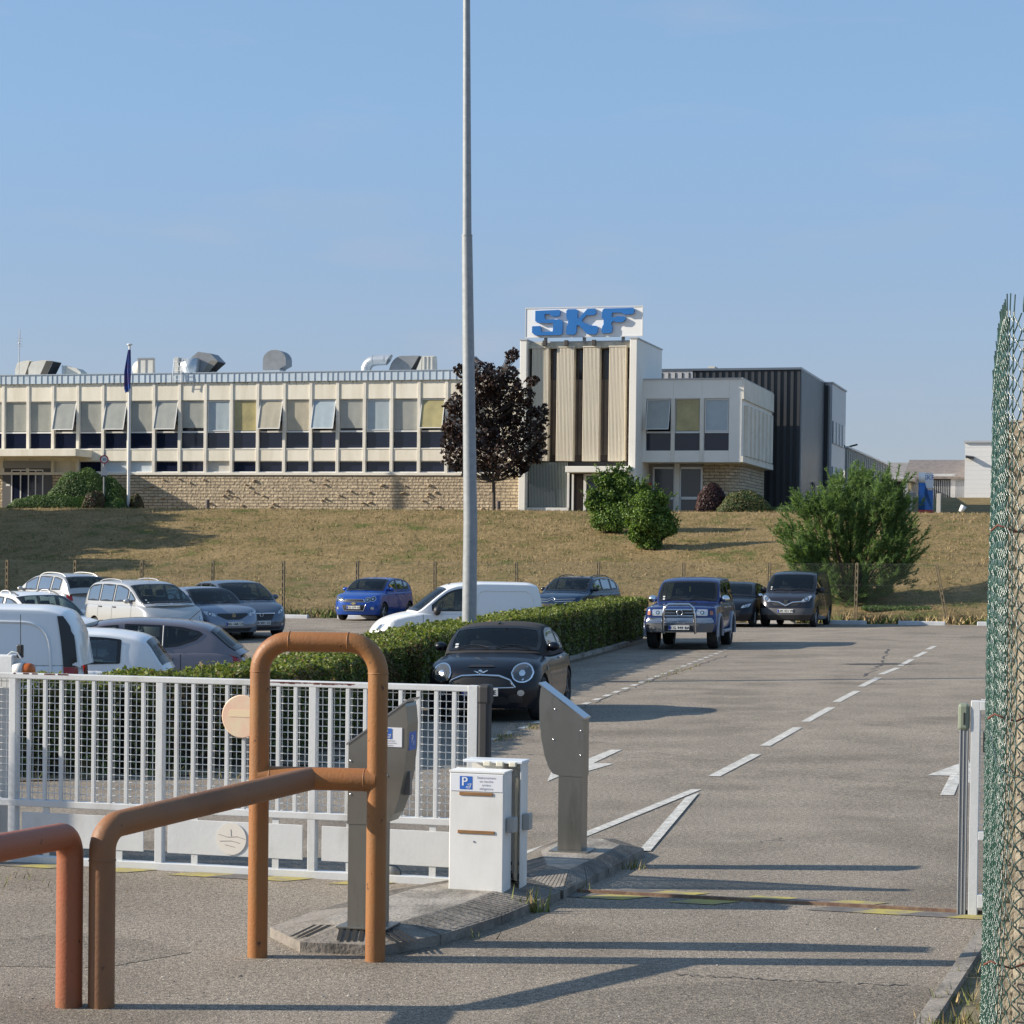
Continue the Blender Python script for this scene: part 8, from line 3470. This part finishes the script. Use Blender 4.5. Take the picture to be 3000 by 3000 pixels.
c.rails(2.3, 3.9, mat("pale rail", (.62, .62, .6), .35, metal=.3))
c.mirrors(1.65, 1.2, SILV)
c.seams([1.45, 2.54, 3.4])
for sd in (1, -1):
    c.front_patch("tail_lamp", LAMPR, [(.66, .85), (.84, .85), (.82, 1.05), (.68, 1.05)], .012, rear=True, sides=(sd,))
c.plate("AK 644 FD", .6, rear=True)

# near row: white van, white hatchback, mauve-grey hatchback seen over the hedge
S = dict(VAN, L=4.3, W=1.80, H=1.80, wheels=(.85, 3.55), tumble=.86, Rr=.26, pr=4,
         top=[(0, .86), (.12, .96), (.5, 1.07), (.95, 1.14), (1.25, 1.16), (2.2, 1.16), (4.2, 1.16), (4.3, 1.12)],
         roof=[(1.02, 1.10), (1.3, 1.33), (1.65, 1.58), (1.85, 1.69), (2.1, 1.76), (2.7, 1.80), (3.75, 1.79), (4.05, 1.73), (4.2, 1.5), (4.28, 1.1)])
yaw = R(-83)
pe = A(252, 1900, 26)
dfr = Vector((math.sin(yaw), -math.cos(yaw), 0))
c = Car("panel_van", "white panel van with a tall red and black tail lamp at the left edge", (pe.x + dfr.x * 2.15, pe.y + dfr.y * 2.15 + .1), yaw, S, WHITEP, "van")
c.windows([(1.42, 2.3)], mt=.13, mb_=.0)
c.top_patch("windscreen", CARGLASS, 1.10, 1.78, .93)
for sd in (1, -1):
    pl = Car.rounded([(2.45, .55), (3.98, .55), (3.90, 1.58), (2.45, 1.60)], .30, 6)
    pts = []
    for x, z in pl + pl[:1]:
        y = max(c.ghw(x, z) if z > 1.12 else 0, c.hw(x, z) if z < 1.14 else 0)
        pts.append(c.P(x, sd * (y + .001), z))
    MB().tube(pts, .016, 6).build("panel_rim", WHITEP, c.root)

    def vsurf(x, z, sd=sd):
        yb = max(c.ghw(x, z) if z > 1.12 else 0, c.hw(x, z) if z < 1.13 else 0)
        return c.P(x, sd * (yb + .012), z)
    for nm, m_, z0, z1, xa0, xa1 in (("tail_lamp", LAMPR, .66, 1.07, 4.13, 4.25), ("lamp_upper", TRIM, 1.075, 1.66, 4.05, 4.19)):
        rows = []
        for k in range(11):
            z = z0 + (z1 - z0) * k / 10
            f = (z - .66) / 1.0
            row = []
            for j in range(6):
                x = (4.10 + .16 * j / 5) - .10 * f * f
                row.append(vsurf(min(x, 4.27), z))
            rows.append(row)
        MB().grid(rows, flip=sd > 0).build(nm, m_, c.root)
    c.handles([2.2], 1.0, TRIM, sides=(sd,))
    c.front_patch("rear_lamp_lens", LAMPR, [(.70, .66), (.86, .66), (.84, 1.05), (.74, 1.05)], .012, rear=True, sides=(sd,))
c.seams([1.2, 2.38])
c.mirrors(1.52, 1.2, TRIM, (.12, .2, .22))

S = dict(L=3.95, W=1.70, H=1.46, R=.30, wheels=(.78, 3.30), sill=.18, Rf=.55, pf=2.5, crown=.09, Rr=.36, pr=3.4,
         top=[(0, .72), (.10, .80), (.4, .88), (.9, .95), (1.15, .98), (2.4, .97), (3.6, .98), (3.85, .95), (3.95, .84)],
         roof=[(.95, .93), (1.3, 1.15), (1.65, 1.34), (1.95, 1.42), (2.4, 1.46), (3.0, 1.45), (3.42, 1.40), (3.58, 1.34), (3.74, 1.14), (3.86, .94)],
         tumble=.80, tail_in=.92, roof_crown=.09)
yaw = R(-84)
pe = A(506, 1900, 29)
dfr = Vector((math.sin(yaw), -math.cos(yaw), 0))
c = Car("hatchback_car", "small white hatchback with dark side windows between the white van and the mauve car", (pe.x + dfr.x * 1.95, pe.y + dfr.y * 1.95), yaw, S, WHITEP)
c.windows([(1.55, 2.25), (2.33, 3.28)], mt=.11, mb_=.03, glass=CARGLASS2)
c.top_patch("windscreen", CARGLASS, 1.05, 1.82, .92)
c.top_patch("rear_window", CARGLASS, 3.60, 3.80, .92)
for sd in (1, -1):
    xq = 2.86
    MB().tube([c.P(c.gsh(xq, c.ghw(xq, z)), sd * (c.ghw(xq, z) + .012), z) for z in (1.0, 1.15, 1.33)], .012, 5).build("window_strip", TRIM, c.root)
    c.front_patch("tail_lamp", LAMPR, [(.62, .70), (.80, .72), (.78, .92), (.66, .92)], .012, rear=True, sides=(sd,))
c.seams([1.15, 2.29])
c.handles([2.1], .84)
c.mirrors(1.42, 1.0, WHITEP)

S = dict(L=4.3, W=1.80, H=1.48, R=.32, wheels=(.92, 3.60), sill=.19, Rf=.62, pf=2.4, crown=.10, Rr=.50, pr=2.8,
         top=[(0, .74), (.10, .82), (.4, .90), (.9, .97), (1.2, 1.0), (2.5, 1.0), (3.6, 1.04), (4.0, 1.0), (4.2, .92), (4.3, .80)],
         roof=[(1.0, .95), (1.4, 1.18), (1.8, 1.36), (2.15, 1.45), (2.6, 1.48), (3.1, 1.46), (3.5, 1.41), (3.66, 1.35), (3.9, 1.16), (4.14, .96)],
         tumble=.78, tail_in=.88, roof_crown=.09)
MAUVE = paint("mauve grey car paint", (.17, .155, .175), .45, .25)
yaw = R(-86)
pe = A(742, 1900, 34)
dfr = Vector((math.sin(yaw), -math.cos(yaw), 0))
c = Car("hatchback_car", "mauve-grey hatchback with a pointed rear side window behind the near hedge", (pe.x + dfr.x * 2.15, pe.y + dfr.y * 2.15), yaw, S, MAUVE)
c.windows([(1.65, 2.30)], mt=.09, mb_=.03)
for sd in (1, -1):
    c.side_patch("side_window", CARGLASS, [(2.40, 1.03), (2.95, 1.04), (2.95, 1.375), (2.40, 1.39)], sides=(sd,), r=.03)
    c.side_patch("side_window", CARGLASS, [(2.99, 1.045), (3.20, 1.07), (3.46, 1.16), (3.56, 1.25), (3.50, 1.29), (3.25, 1.345), (2.99, 1.372)], sides=(sd,), r=.03)
    MB().tube([c.P(c.gsh(2.97, c.ghw(2.97, z)), sd * (c.ghw(2.97, z) + .01), z) for z in (1.03, 1.2, 1.37)], .010, 5).build("window_strip", mat("pale strip", (.4, .4, .4), .4), c.root)
    c.front_patch("tail_lamp", LAMPR, [(.60, .78), (.82, .80), (.80, .98), (.64, .98)], .012, rear=True, sides=(sd,))
c.top_patch("windscreen", CARGLASS, 1.1, 1.98, .92)
c.top_patch("rear_window", CARGLASS2, 3.68, 4.04, .95)
c.seams([1.3, 2.35, 3.25])
c.handles([2.2, 3.05], .88)
c.mirrors(1.6, 1.02, MAUVE)
MB().tube([c.P(3.3, 0, 1.44), c.P(3.5, 0, 1.62)], .006, 5).build("aerial", BLACK, c.root)

for c in CARS:
    c.greenhouse()
